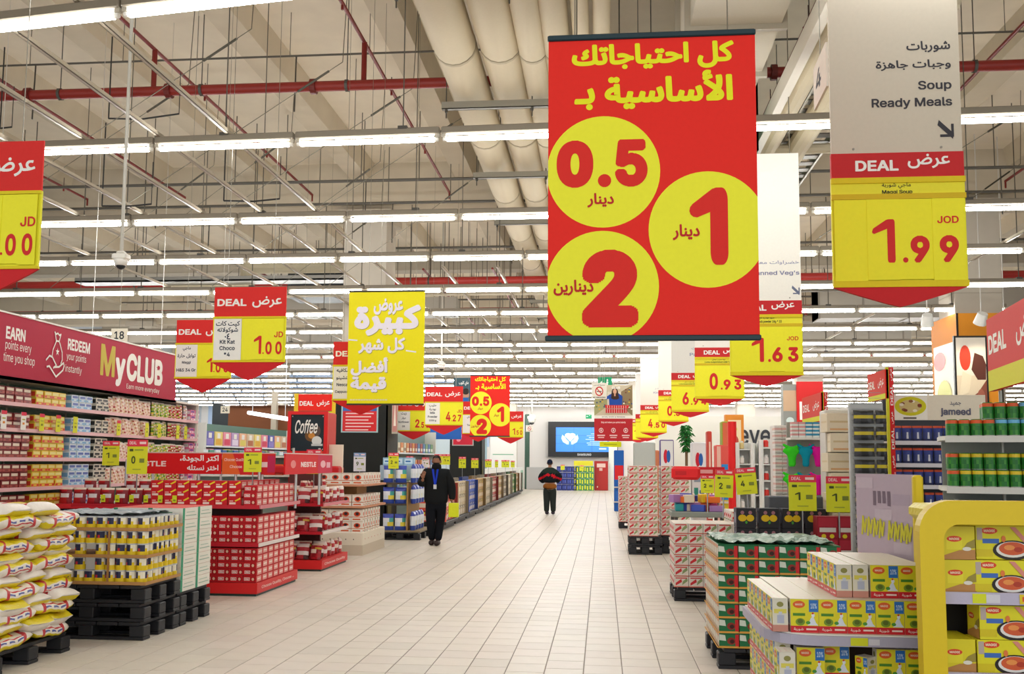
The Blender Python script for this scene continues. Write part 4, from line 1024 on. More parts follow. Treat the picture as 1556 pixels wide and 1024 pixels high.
# second stand with red bags ------------------------------
def f_bag(u, v):
    s = int(u * 5) + int(v * 6) * 2
    if v > .85: return '#d8b9a8'
    if .4 < v < .65 and u < .6: return '#e8d6cc'
    if .65 < v < .8 and .5 < u: return '#c9a02a'
    return ['#a3121e', '#8a0f1a', '#b51f2c'][s % 3]
def f_bag2(u, v):
    if v > .7: return '#d9c8c4'
    if .3 < v < .5: return '#e9dfe0'
    if u > .6 and v < .4: return '#4a1016'
    return '#b3303a'
kb1 = pouch('sweet_bag', .2, .24, .09, f_bag, 'bag', 'red sweet bags on the second stand')
kb2 = pouch('sweet_bag', .2, .24, .09, f_bag2, 'bag', 'red sweet bags on the second stand')
BY0, BY1 = 14.15, 15.6
plinth_stand('promotion_stand', -5.2, AX, BY0, BY1, [.55, .97], 'red promotion stand loaded with red sweet bags behind the chocolate stand', 'Choose Quality', top=1.5)
for s, z in enumerate((.165, .583, 1.003)):
    for i in range(5):
        for l in range(2):
            kk = (kb1, kb2)[(i + l + s) % 2]
            kk.place((AX - .14 - i * .2, BY0 + .1 + .12 * l, z + .03 * l), rg.uniform(-.3, .3), 'red sweet bag facing the tins, %s shelf, %s row, %s from the aisle' % (od(s), od(l), od(i)), rx=-.25)
    for j in range(6):
        kk = (kb1, kb2)[(j + s) % 2]
        kk.place((AX - .12, BY0 + .3 + j * .21, z), PI / 2 + rg.uniform(-.3, .3), 'red sweet bag facing the aisle, %s shelf, %s along' % (od(s), od(j)), ry=0)
        if s == 2: kb1.place((AX - .4, BY0 + .3 + j * .21, z + .1), PI / 2 + rg.uniform(-.5, .5), 'red sweet bag heaped behind the top shelf edge, %s along' % od(j))

# cardboard stand with white and orange packs ------------------
def k_art(u, v): pass
kin = carton(.2, .12, .2, '#eee6dc', [R(0, .0, 1, .35, '#f1ece4'), R(0, .3, 1, .36, '#c8642c'), E(.5, .6, .3, .22, '#d8502a', 14), E(.5, .62, .16, .14, '#3a2a30', 12), R(.1, .08, .8, .2, '#d8663a'), R(0, .9, 1, 1, '#d9cbbd')], [R(0, .3, 1, .36, '#c8642c'), E(.5, .62, .3, .18, '#d86a4a', 12), R(.1, .1, .8, .2, '#d8a08a')], None, 'treat_pack', 'packet', 'white and orange packs on the cardboard stand', 'gloss')
KY0, KY1 = 16.6, 18.3; KX0 = -5.45
t = empty('cardboard_stand', (0, 0, 0), 0, 'cream cardboard display stand with white and orange packs', 'stand')
MB().bbox((KX0, KY0, 0), (AX, KY1, .4), '#e6dccb', .01).art((KX0, KY0, 0), (1, 0, 0), (0, 0, 1), AX - KX0, .4, [R(0, 0, 1, .45, '#c9bba8'), R(.1, .1, .6, .35, '#4a4440')] + [E(.1 + .11 * k, .7, .008, .03, '#5a4a44', 6) for k in range(8)]).art((AX, KY0, 0), (0, 1, 0), (0, 0, 1), KY1 - KY0, .4, [R(0, 0, 1, .45, '#cdbfac')] + [E(.1 + .14 * k, .7, .01, .03, '#c85a44', 6) for k in range(6)]).build('base_box', 'matte', t)
for z in (.82, 1.2): MB().bbox((KX0, KY0 - .01, z), (AX + .01, KY1, z + .04), '#c98f70', .005).build('shelf', 'matte', t)
MB().box((KX0 + .25, KY0 + .5, .4), (AX - .25, KY1 - .5, 1.2), '#b08a5a').build('core_panel', 'matte', t)
MB().box((KX0 - .2, KY0 + .75, 1.2), (AX - .6, KY0 + .8, 1.95), '#e9decb').art((KX0 - .2, KY0 + .75, 1.2), (1, 0, 0), (0, 0, 1), AX - .4 - KX0, .75, [R(0, .1, 1, .4, '#cfa73a'), E(.5, .75, .08, .14, '#d8a08a')]).build('header_panel', 'matte', t)
for s, z in enumerate((.4, .86, 1.24)): 
    stack_shell(kin, KX0, AX - .01, KY0 + .02, KY1 - .1, z + (.0), 1 if s == 2 else 1, .205, .2, .2, 'orange-sealed pack, %s cardboard tier' % od(s))
    if s == 0: stack_shell(kin, KX0, AX - .01, KY0 + .02, KY1 - .1, z + .2, 1, .205, .2, .2, 'upper orange-sealed pack, lowest cardboard tier')

# metal stand with blue bags ---------------------------
def f_blue(u, v):
    if v > .8: return '#3f4fae'
    if .45 < v < .75: return '#e8ecf4' if u < .65 else '#4ba8a0'
    if .25 < v < .45: return '#e5d24a' if u > .55 else '#dfe6f0'
    return '#2f48a0'
bl = pouch('washing_powder_bag', .24, .36, .12, f_blue, 'bag', 'blue bags on the tall wire stand')
UY0, UY1 = 20.0, 21.3
UX1 = X_(620, 20.1); UX0 = UX1 - .58
t = empty('wire_stand', (0, 0, 0), 0, 'metal stand filled with blue and white bags near the walking person', 'stand')
MB().bbox((UX0, UY0, .16), (UX1 + .3, UY1, .2), '#8a7a60', .005).build('base_board', 'matte', t)
for z in (.72, 1.16): MB().bbox((UX0, UY0, z), (UX1, UY1, z + .04), '#4a4038', .005).build('shelf', 'paint', t)
MB().box((UX1, UY0 + .02, .2), (UX1 + .03, UY1, 1.2), '#a27c4a').build('side_panel', 'matte', t)
pallet(UX0, UX1 + .3, UY0, UY1, 0, 'black plastic pallet under the blue bags')
for s, z in enumerate((.2, .76, 1.2)):
    for i in range(2): bl.place((UX1 - .14 - i * .26, UY0 + .08, z), rg.uniform(-.2, .2), 'blue and white bag facing the tins, %s shelf, %s from the aisle' % (od(s), od(i)), sc=(1, 1, .95 if s < 2 else 1))
    for j in range(4): bl.place((UX1 + .12, UY0 + .15 + j * .3, z), PI / 2 + rg.uniform(-.1, .1), 'blue and white bag facing the aisle, %s level, %s along' % (od(s), od(j)), sc=(1, 1, 1.1))
lb = carton(.22, .2, .16, '#9fc4de', [R(.1, .2, .9, .8, '#d6e8f4'), R(.2, .4, .7, .6, '#3f7fc0')], [R(.1, .2, .9, .8, '#bcd8ea')], None, 'light_blue_box', 'box', 'light blue boxes on top of the bag stand')
for i in range(3): lb.place((UX1 - .2 - i * .23, UY0 + .6, 1.57), 0, 'light blue box on the top of the bag stand, %s from the aisle' % od(i))
tag(MB().bbox((UX1 - .7, UY0 + .5, 1.24), (UX1 + .1, UY0 + .9, 1.565), '#a9bccd', .01).build('riser_box'), 'pale riser carrying the light blue boxes', 'box')
price_card(590, 606, 688, 712, 20, '2', 'yellow price card over the blue bags', ground=-.3)
price_card(617, 628, 693, 707, 21, '1', 'small yellow price card behind the blue bags', ground=-.3)
price_card(537, 556, 688, 716, 19.5, '9', 'blue and white price card above the orange-seal packs', hc='#7d9cc4', bc='#dcdce4', ground=-.3)
price_card(641, 652, 695, 710, 22, '1', 'white and red price card right behind the walking person', bc='#efe2e4', ground=-.3)

# bin row along the aisle beyond -----------------------
bins = ['#e25a4c', '#d9c9a8', '#3f62c8', '#c9a46a', '#cfc0a4', '#b43a34', '#c2a27c', '#8c7f70', '#d9ccb4', '#5f8a54', '#b98a5a', '#c8c0b4']
y = 22.9
for i, c in enumerate(bins):
    Yb_ = 23.0 + i * 2.35
    xx = -3.75 - .04 * i
    bk = '#%02x%02x%02x' % tuple(int(255 * (v ** .4545) * .6) for v in C(c)[:3])
    t = empty('bulk_bin', (xx, Yb_, 0), 0, 'bulk bin of %s packs, %s bin beyond the walking person' % (['coral', 'beige', 'blue', 'tan', 'cream', 'dark red', 'brown', 'grey', 'pale', 'green', 'orange brown', 'light grey'][i], od(i)), 'bin')
    MB().bbox((-.9, 0, .12), (0, 2.0, .2), '#2c2a2a', .01).box((-.75, .1, 0), (-.1, 1.9, .12), '#1e1e20').build('base', 'plastic', t)
    MB().box((-.78, .02, .2), (-.76, 1.98, 1.1), bk).box((-.78, 1.95, .2), (-.02, 1.98, 1.1), bk).box((-.4, .5, .2), (-.3, 1.8, 1.2), bk).build('shell', 'matte', t)
    pk = carton(.24, .1, .3, c, [R(.1, .1, .9, .45, '#e8dccb'), R(.15, .55, .85, .85, bk), R(.3, .6, .7, .75, '#e9d84a' if i % 3 == 0 else '#efe6da')], [R(.1, .15, .9, .5, '#e6d8c4'), R(.1, .6, .9, .85, bk)], None, 'goods_pack', 'packet', 'packs in the bulk bins', 'gloss')
    nlab = 'pack in the %s bulk bin' % ['coral', 'beige', 'blue', 'tan', 'cream', 'dark red', 'brown', 'grey', 'pale', 'green', 'orange brown', 'light grey'][i]
    if i < 5:
        for k in range(3):
            for q in range(3): pk.place((xx - .25 - q * .22, Yb_ + .02, .2 + .305 * k), 0, '%s, front, %s, %s from the aisle' % (nlab, layer_word(k, 3), od(q)))
            for q in range(5): pk.place((xx - .11, Yb_ + .38 + q * .37, .2 + .305 * k), PI / 2, '%s, aisle face, %s, %s along' % (nlab, layer_word(k, 3), od(q)))
    else:
        for k in range(3):
            for q in range(4): pk.place((xx - .12, Yb_ + .3 + q * .45, .2 + .305 * k), PI / 2, '%s, %s, %s along' % (nlab, layer_word(k, 3), od(q)), sc=(1.6, 1, 1))
    price_card(*[(660, 672, 690, 706), (672, 684, 690, 706), (697, 708, 694, 711), (716, 727, 696, 711), (737, 747, 698, 710), (752, 757, 699, 710), (762, 774, 699, 710), (776, 782, 700, 710)][i % 8][:4], Yb_ + .5, '1', 'yellow price card over the %s bulk bin' % od(i), ground=-.4) if i < 8 else None
t = empty('white_cooler', (-4.5, 51, 0), 0, 'pale green-edged white cooler case at the end of the bin row', 'cooler')
MB().bbox((-1.6, 0, 0), (0, 3.5, 1.35), '#e3e8e2', .03).build('body', 'paint', t); MB().box((0, .1, .2), (.03, 3.4, 1.2), '#8fb8a0').build('side_panel', 'paint', t)
# ------------------------------------------------------------------ rice bags at the near left
def bag_mb(w, d, t, seed):
    """soft sack lying flat: long axis y, yellow and white print with red lines"""
    r = random.Random(seed); nu, nv = 12, 16; m = MB(); o = 0
    vs = []
    ph = [r.uniform(0, 6) for _ in range(6)]
    def colf(u, v, top):
        a = u
        if v < .06 or v > .94: return '#ece4d8'
        if top:
            if .3 < a < .36 or .82 < a < .86: return '#c8303a'
            if a > .86: return '#e3cf1c'
            if a < .22: return '#e5d41f'
            if .5 < a < .64 and int(v * 16) % 2 == 0 and .2 < v < .8: return '#5a64a8'
            return '#efe8e0'
        return '#ece4da' if .12 < a < .88 else '#e3cf1c'
    for s in (1, -1):
        for j in range(nv + 1):
            v = j / nv; vv = v * 2 - 1
            for i in range(nu + 1):
                u = i / nu; uu = u * 2 - 1
                th = (max(0, 1 - abs(uu) ** 2.6) ** .55) * (max(0, 1 - abs(vv) ** 3.4) ** .5)
                wr = .006 * math.sin(7 * uu + ph[0] + 3 * vv) + .005 * math.sin(11 * vv + ph[1]) + .003 * math.sin(19 * vv + 13 * uu + ph[2])
                x = uu * w / 2 * (1 - .06 * (1 - vv * vv)) + .006 * math.sin(9 * vv + ph[3]); y = vv * d / 2 * (1 - .05 * uu * uu)
                vs.append((x, y, s * t / 2 * th + wr * th + .012 * math.sin(2 * vv + ph[4]) + .01 * math.sin(2.4 * uu + ph[5])))
    m.v = vs; q = (nu + 1) * (nv + 1)
    for s in (0, 1):
        for j in range(nv):
            for i in range(nu):
                a = s * q + j * (nu + 1) + i; f = (a, a + 1, a + nu + 2, a + nu + 1)
                m.f.append(f if s == 0 else f[::-1]); m.c.append(C(colf((i + .5) / nu, (j + .5) / nv, s == 0)))
    # side band: recolour thin sides by slope handled through print bands near the rim
    return m
# sacks with visible printed flanks: the rim quads get stripes
def bag2(w, d, t, seed, flip):
    r = random.Random(seed); m = MB(); n = 36; k = 16; ph = [r.uniform(0, 6) for _ in range(6)]
    for j in range(k + 1):
        v = j / k * 2 - 1; e = max(.16, max(0.0, 1 - abs(v) ** 7) ** .5); sx = .9 + .1 * max(0, 1 - v ** 6)
        for i in range(n):
            a = 2 * PI * i / n; c, s_ = math.cos(a), math.sin(a)
            x = math.copysign(abs(c) ** .45, c) * w / 2 * sx; z = math.copysign(abs(s_) ** .75, s_) * t / 2 * e
            wr = .007 * math.sin(6 * v + 3 * c + ph[0]) + .004 * math.sin(15 * v + 5 * s_ + ph[1])
            m.v.append((x * (1 + wr * 1.5), v * d / 2 + .006 * math.sin(3 * a + ph[2]), z + wr * e + .012 * math.sin(2.2 * v + ph[3]) + .008 * math.sin(3 * c + ph[4])))
    for j in range(k):
        for i in range(n):
            a = math.radians((i + .5) / n * 360); f = (j * n + i, j * n + (i + 1) % n, (j + 1) * n + (i + 1) % n, (j + 1) * n + i)
            z = math.copysign(abs(math.sin(a)) ** .75, math.sin(a)) * (-1 if flip else 1); side = abs(math.cos(a)) ** .45 > .8
            if side: c = '#efe8e0' if z > .62 else '#c9323c' if z > .5 else ('#efeae4' if z > .2 else ('#5a66aa' if (z > 0 and (j * 5) % 3 and 3 < j < k - 4) else '#efeae4' if z > -.25 else '#e6d21e'))
            else: c = '#efe8e0' if z > 0 else '#e6d21e'
            if not side and z > 0 and 6 <= j <= 8: c = '#e6d21e'
            if not side and z > 0 and j in (5, 9): c = '#c9323c'
            if j < 3 or j > k - 4: c = '#f0e9e1' if z > -.2 else '#e6d322'
            if j in (3, k - 4): c = '#c9323c'
            m.f.append(f); m.c.append(C(c))
    m.f.append(tuple(range(n))[::-1]); m.c.append(C('#f0e9e0')); m.f.append(tuple(k * n + i for i in range(n))); m.c.append(C('#f0e9e0'))
    return m
RY0 = 6.95; RX1 = X_(122, 8.0)
pallet(RX1 - 1.15, RX1 - .04, RY0 + .02, RY0 + 1.1, 0, 'black plastic pallet under the rice sacks')
rk = [kind('rice_sack', bag2(.36, .55, .112, 30 + i, i == 3), 'sack', 'rice sacks stacked on the near pallet', 'film', True) for i in range(4)]
rb = random.Random(77)
nL = 13
for k in range(nL):
    z = .17 + .056 + .092 * k; drift = .03 * math.sin(k * .7) - .01
    if k % 2 == 0:
        for i in range(3):
            for j in range(2):
                if k == nL - 1 and (i != 1 or j): continue
                rk[rb.randrange(4)].place((RX1 - .19 - .36 * i + drift + rb.uniform(-.03, .03), RY0 + .28 + .55 * j + rb.uniform(-.04, .03), z + rb.uniform(-.006, .006)), rb.uniform(-.06, .06), 'rice sack, end towards the front, %s, %s row, %s from the aisle' % (layer_word(k, nL), od(j), od(i)), rx=rb.uniform(-.05, .05), ry=rb.uniform(-.06, .06))
    else:
        for i in range(2):
            for j in range(3):
                if k == nL - 2 and j > 1: continue
                rk[rb.randrange(4)].place((RX1 - .28 - .54 * i + drift + rb.uniform(-.04, .03), RY0 + .19 + .36 * j + rb.uniform(-.03, .03), z + rb.uniform(-.006, .006)), PI / 2 + rb.uniform(-.08, .08), 'rice sack lying crosswise, %s, %s row, %s from the aisle' % (layer_word(k, nL), od(j), od(i)), rx=rb.uniform(-.06, .06), ry=rb.uniform(-.05, .05))

# ------------------------------------------------------------------ tall shelves under the club header
GX = -6.8; ga, gb = 8.6, at_x(303)
t = empty('shelf_unit', (0, 0, 0), 0, 'tall white shelf unit full of packets under the maroon header', 'shelving')
MB().box((GX - .5, ga, 0), (GX - .45, gb, 2.6), '#6a8a7c').build('back_panel', 'paint', t)
MB().box((GX - .5, ga, 0), (GX - .02, gb, .16), '#d9d2c8').build('plinth', 'paint', t)
MB().box((GX - .5, gb - .03, .16), (GX - .02, gb, 2.6), '#c9c8c2').box((GX - .04, gb, .1), (GX, gb + .03, 2.6), '#e2dcd4').build('end_panel', 'paint', t)
MB().box((GX - .5, ga, 2.56), (GX + .02, gb, 2.59), '#e6e0d8').build('canopy', 'paint', t)
shz = [.95, 1.31, 1.66, 2.0, 2.30]
for z in shz:
    s = MB().box((GX - .45, ga, z - .03), (GX, gb, z), '#e9e3de').build('shelf', 'paint', t)
    MB().box((GX, ga, z - .04), (GX + .012, gb, z + .005), '#e6b8bc').build('price_rail', 'plastic', s)
for y in (9.6, 11.0, 12.3, 13.6, 14.9): MB().box((GX - .46, y, .16), (GX - .44, y + .03, 2.6), '#a8aaa6').build('upright', 'metal', t)
sec = [('dark red', 'stack', '#7c2a2c', ['#a84a44', '#e3d3c0'], 10.2, 10.95), ('yellow and red', 'stack', '#e4c440', ['#d8452c', '#eadd8a'], 10.95, 11.75), ('pale blue', 'stack', '#d8e4ee', ['#7fb2d8', '#5a6fb4'], 11.75, 12.35),
       ('black and cream', 'stack', '#e4dccc', ['#3a3836', '#2c2c2c'], 12.35, 12.7), ('pink', 'pouch', '#e8c3b4', ['#a8343a', '#e9d9b8'], 12.7, 14.0), ('green and yellow', 'pouch', '#9cb83a', ['#3f7a2e', '#e2d24a'], 14.0, 14.6),
       ('red and green', 'pouch', '#c8303c', ['#9ccc3a', '#8a1a24'], 14.6, 15.1), ('lilac', 'pouch', '#c6b4c4', ['#b8567a', '#e6dfe6'], 15.1, 15.33), ('pink and white', 'stack', '#e87fa8', ['#f2e6ec', '#7c4ca0'], 15.33, 15.66)]
for nm, ty_, base, alt, y0, y1 in sec:
    gname = nm + ' packets on the tall shelves'
    if ty_ == 'stack':
        kd = carton(.155, .1, .09, base, [R(0, .08, 1, .4, alt[0]), R(.1, .5, .9, .85, alt[1]), R(.3, .15, .7, .34, base)], [R(.1, .2, .9, .8, alt[0])], None, 'packet_box', 'packet', gname, 'gloss')
    else:
        a0, a1 = alt
        kd = pouch('packet', .17, .24, .07, (lambda b, a0, a1: (lambda u, v: '#efe4da' if v > .88 else [b, a0, '#f0e6dc', a1, b, '#d8b48c', b][(int(u * 7) * 3 + int(v * 10) * 5) % 7]))(base, a0, a1), 'packet', gname, 'gloss', 7, 10)
    for s, z in enumerate(shz):
        if s == 0 and nm not in ('dark red', 'yellow and red', 'pale blue', 'black and cream'): continue
        if ty_ == 'stack':
            n = int((y1 - y0) / .165); hi = 3 if s < 4 else 2
            if s == 3: hi = 2
            for i in range(n):
                for k in range(hi): kd.place((GX - .03 + rb.uniform(-.01, .01), y0 + i * .165, z + .092 * k), PI / 2, '%s box packet, %s shelf, %s, %s along' % (nm, od(s), layer_word(k, hi), od(i)))
        else:
            n = int((y1 - y0) / .14)
            for i in range(n): kd.place((GX - .07 + rb.uniform(-.03, .01), y0 + .08 + i * .14, z), PI / 2 + rb.uniform(-.25, .25), '%s bag packet, %s shelf, %s along' % (nm, od(s), od(i)), sc=rb.uniform(.92, 1.05))
# yellow tickets hanging off the second shelf
tk = [kind('shelf_ticket', MB().box((-.05, -.004, -.0), (.05, 0, .21), c).front(-.05, 0, .05, .21, -.004, [R(0, .8, 1, 1, '#dd3a52') if c != '#dfe02e' else R(.0, .95, 1, 1, '#d8d84a'), R(.3, .3, .7, .42, '#8a8f2a' if c != '#f0ece6' else '#e0882c'), R(.2, .55, .8, .62, '#b0b43a')]), 'price ticket', 'tickets on the tall shelves') for c in ('#f0ece6', '#dcdb30', '#dfe02e')]
for i, px in enumerate((6, 36, 64, 89, 115, 181, 224, 243, 271, 283)):
    y = at_x(px); tk[[0, 0, 1, 1, 2, 1, 2, 2, 2, 2][i]].place((GX + .03, y, 1.985 - .0), PI / 2, '%s price ticket clipped below the upper shelf, %s from the near end' % (['white', 'white', 'red-topped yellow', 'red-topped yellow', 'plain yellow', 'red-topped yellow', 'plain yellow', 'plain yellow', 'plain yellow', 'plain yellow'][i], od(i)))
# backs of the stores behind that unit
t = empty('side_gondola', (-7.2, 17.2, 0), 0, 'shelf unit of cream and red packets behind the red banner', 'shelving')
MB().box((-1.2, .4, 0), (2.2, .5, 1.75), '#a9b8ae').build('back_panel', 'paint', t)
for z in (.5, .95, 1.35, 1.7): MB().box((-1.2, -.05, z), (2.2, .4, z + .03), '#e8e2da').build('shelf', 'paint', t)
pkm = [carton(.15, .1, .2, b, [R(.1, .1, .9, .5, a), R(.2, .6, .8, .85, c)], None, None, 'packet_box', 'packet', 'packets behind the red banner') for b, a, c in (('#e6d9b4', '#d84a2c', '#e9c83a'), ('#d8dce4', '#3f86c8', '#d03a5a'), ('#e2552c', '#f0e4d0', '#c8202c'), ('#ece4d4', '#e6b82c', '#3f9a5a'))]
for s, z in enumerate((.98, 1.38)):
    for i in range(20): pkm[(i // 5) % 4].place((-8.3 + i * .165, 17.15, z), 0, '%s packet behind the red banner, %s shelf, %s along' % (['cream', 'pale blue', 'orange', 'off-white'][(i // 5) % 4], 'upper' if s else 'lower', od(i)))

# far left book-like shelving with brown band
def along(p, q, name, label, zs, cols, depth=.4, back='#7f9a8c', cat='shelving', top=None, step=.32, hh=.26, rail='#dfe3e6', wordz='', grp='', thick=.2):
    """shelf unit between two floor points with goods of several colours on each level"""
    L_ = math.hypot(q[0] - p[0], q[1] - p[1]); ang = math.atan2(q[1] - p[1], q[0] - p[0])
    t = empty(name, (p[0], p[1], 0), ang, label, cat); H = top or zs[-1] + hh + .1
    MB().box((0, depth - .03, 0), (L_, depth, H), back).build('back_panel', 'paint', t)
    MB().box((0, 0, 0), (.04, depth, H), '#d5d2ca').build('side_panel', 'paint', t); MB().box((L_ - .04, 0, 0), (L_, depth, H), '#d5d2ca').build('side_panel', 'paint', t)
    for z in zs:
        s = MB().box((.04, 0, z - .03), (L_ - .04, depth - .03, z), '#dedfdc').build('shelf', 'paint', t)
        MB().box((.02, -.012, z - .035), (L_ - .02, 0, z + .01), rail).build('price_rail', 'plastic', s)
    d = Vector((math.cos(ang), math.sin(ang), 0)); nrm = Vector((math.sin(ang), -math.cos(ang), 0)); n = int((L_ - .2) / step)
    for s, z in enumerate(zs):
        for i in range(n):
            kd = cols[(i * 7 // 3 + s * 2) % len(cols)] if wordz != 'block' else cols[(i * len(cols) // n)]
            b = Vector((p[0], p[1], z)) + d * (.12 + i * step) - nrm * .05
            kd.place(b, ang, '%s, %s shelf, %s along' % (kd.words, od(s), od(i)))
    return t
def simple_kind(words, name, w, d, h, base, shp, cat, grp, side=None, fin='gloss'):
    k = carton(w, d, h, base, shp, side, None, name, cat, grp, fin); k.words = words; return k
fc = [simple_kind('%s box on the far side shelves' % n, 'detergent_box', .5, .25, .42, b, [R(.1, .1, .9, .5, a), R(.3, .55, .7, .9, '#f0ece4')], 'box', 'boxes on the far side shelves') for n, b, a in (('pink', '#e68aa0', '#d83a5a'), ('beige', '#d8c0a0', '#b8683a'), ('blue violet', '#5a5ab0', '#8a7ac8'), ('lilac', '#b898c8', '#e6d8ec'), ('yellow', '#e8d27a', '#e0aa2c'), ('peach', '#e8b088', '#e0d060'))]
P0 = at(312, 690, 26); P1 = at(450, 690, 33)
along((P0.x, 26), (P1.x, 33), 'side_shelves', 'long shelf unit with pink and violet boxes near the far side wall', [1.55, 2.05], fc, top=2.7, step=.56, back='#4f7a6c')
fg = [simple_kind('%s carton low on the far side shelves' % n, 'small_carton', .3, .2, .34, b, [R(.1, .2, .9, .6, a)], 'box', 'cartons low on the far side shelves') for n, b, a in (('white', '#dfe8ee', '#3f7ab8'), ('green', '#2f7a5c', '#cfe0d0'), ('teal', '#5aa08a', '#e0e8e0'), ('blue', '#3a66a8', '#dfe6f0'))]
along((P0.x + .1, 25.6), (P1.x + .1, 32.6), 'side_shelves', 'lower shelf unit with green and white cartons before the pink boxes', [.8, 1.2, 1.6], fg, top=2.0, step=.4)
tag(MB().box((P0.x - 3, 35, 2.7), (P1.x + 3.2, 35.2, 3.7), '#7d4a2c').box((P0.x - 3, 34.9, 3.66), (P1.x + 3.2, 35, 3.72), '#5a3420').box((P0.x - 3, 35, 0), (P0.x - 2.9, 35.1, 2.7), '#5a3420').box((P1.x + 3.1, 35, 0), (P1.x + 3.2, 35.1, 2.7), '#5a3420').build('wood_band', 'matte'), 'brown wooden band above the far side shelves', 'panel')
m = MB(); a_, b_ = at(378, 627, 34), at(440, 637, 31); m.box((-.1, -.1, 0), (.1, .1, 4.2), '#b9ae9c')
tag(m.build('post', 'matte', None, False, (at(408, 700, 34).x, 34.5, 0)), 'cream post standing before the brown band', 'post')
tag(MB().cyl(a_, b_, .07, '#f4f4f8', 8).cyl(a_.lerp(b_, .1), a_.lerp(b_, .1) + Vector((0, 0, 3)), .01, '#888888', 5).cyl(a_.lerp(b_, .9), a_.lerp(b_, .9) + Vector((0, 0, 3)), .01, '#888888', 5).build('slanted_batten', 'lamp'), 'slanted lit batten above the far side shelves', 'light')
# dark partition behind
tag(MB().prism([(X_(320, 38), 0), (X_(320, 38), Z_(612, 38)), (X_(430, 38), Z_(640, 38)), (X_(430, 38), 0)], 38, 38.2, '#30363a').build('dark_partition', 'paint'), 'dark grey partition under the plate numbered 24', 'panel')

# coffee kiosk
KY = 17.2; a = at(438, 716, KY); b = at(498, 626, KY); w, h = b.x - a.x, b.z - a.z
t = empty('coffee_kiosk', (a.x, KY, 0), 0, 'red kiosk with a dark picture panel lettered Coffee', 'kiosk')
MB().bbox((0, 0, 0), (w, .6, a.z + h), '#c9151c', .02).build('body', 'paint', t)
pz0, pz1 = Z_(688, KY), Z_(631, KY)
MB().ringprism([(-.02, pz0 - .08), (w + .02, pz0 - .08), (w + .02, pz1 + .06), (-.02, pz1 + .06)], [(.04, pz0), (w - .05, pz0), (w - .05, pz1), (.04, pz1)], -.05, .0, '#d81a20').build('picture_frame', 'paint', t)
sa = [R(0, 0, 1, 1, '#172730'), E(.62, .42, .2, .16, '#6a4a2a', 20), E(.62, .42, .1, .08, '#c8863a', 16), E(.78, .28, .15, .13, '#d8dad8', 18), R(.62, .14, .96, .2, '#c4c8c8'), E(.8, .55, .09, .14, '#5a4a44', 14), T('Coffee', .12, .48, .8, .86, '#e9e6e0', .015, .3)]
for x, y in ((.04, .05), (.96, .05), (.04, .95), (.96, .95)): sa.append(E(x, y, .015, .02, '#c0c4c4', 8))
MB().front(.04, pz0, w - .05, pz1, -.02, sa, .001).build('picture_panel', 'gloss', t)
MB().bbox((-.35, -.1, a.z - .05), (w + .25, .3, a.z + .1), '#c2141b', .03).box((.2, -.12, a.z - .2), (w + .3, -.1, a.z - .05), '#8a1016').build('counter', 'paint', t)

# dark clad lower part of the first left column with its notices
def clad(X, Y, wd, ztop, name, label):
    t = empty(name, (X, Y - .62, 0), 0, label, 'cladding')
    MB().box((-wd / 2, 0, 0), (wd / 2, .05, ztop), '#1d1f1d').build('front_panel', 'matte', t)
    MB().box((wd / 2 - .03, 0, 0), (wd / 2, 1.15, ztop), '#23261f').build('side_panel', 'matte', t); MB().box((wd / 2 + .001, .1, 0), (wd / 2 + .02, .5, 1.7), '#5d5a2c').build('side_strip', 'matte', t)
    return t
cw = 1.26
clad(-5.5, 22, cw, Z_(604, 22), 'column_cladding', 'black cladding around the near column behind the kiosk')
tp, w, h = board('notice_board', 518, 575, 612, 657, 21.35, '#a9c8cc', [], 'blue and red framed notice on the black column', 'notice', wire=False)
MB().front(0, 0, w, h, -.002, [R(.04, .04, .96, .96, '#d6252a'), R(.04, .72, .96, .96, '#2f66b4')] + [R(.12, .62 - .11 * k, .88 - .07 * (k % 3), .66 - .11 * k, '#f0c8c4') for k in range(6)] + [T('My Club', .55, .78, .9, .9, WHI, .03)], .001).build('notice_print', 'gloss', tp)
tp, w, h = board('side_poster', 595, 605, 600, 659, 21.35, '#b9b0a0', [R(.1, .05, .9, .95, '#c88a84'), P([(.3, .2), (.5, .9), (.7, .2)], '#f0e4d8')], 'narrow pink poster on the side of the black column', 'poster', wire=False)
clad(-5.5, 39, 1.3, Z_(600, 39), 'column_cladding', 'black cladding around the second column past the small red banner')
tp, w, h = board('red_poster', 687, 720, 634, 677, 38.35, '#b8b4b0', [R(.05, .03, .95, .97, '#c8243a'), R(.2, .3, .45, .4, '#e8a0a8'), R(.2, .55, .45, .65, '#e8a0a8'), E(.3, .2, .1, .06, '#e88a98'), T('Earn', .4, .8, .8, .88, WHI, .02)], 'red framed poster on the second black column', 'poster', wire=False)
board('cream_poster', 689, 716, 574, 614, 36, '#3a5660', [E(.7, .35, .2, .18, '#b88a70', 14), P([(.5, 0), (.9, 0), (.85, .25), (.55, .25)], '#1f5fa8'), E(.7, .48, .2, .12, '#2c2420', 14), T('ماي كلوب', .3, .7, .85, .88, WHI, .02)], 'dark club poster behind the small red banner', 'poster')
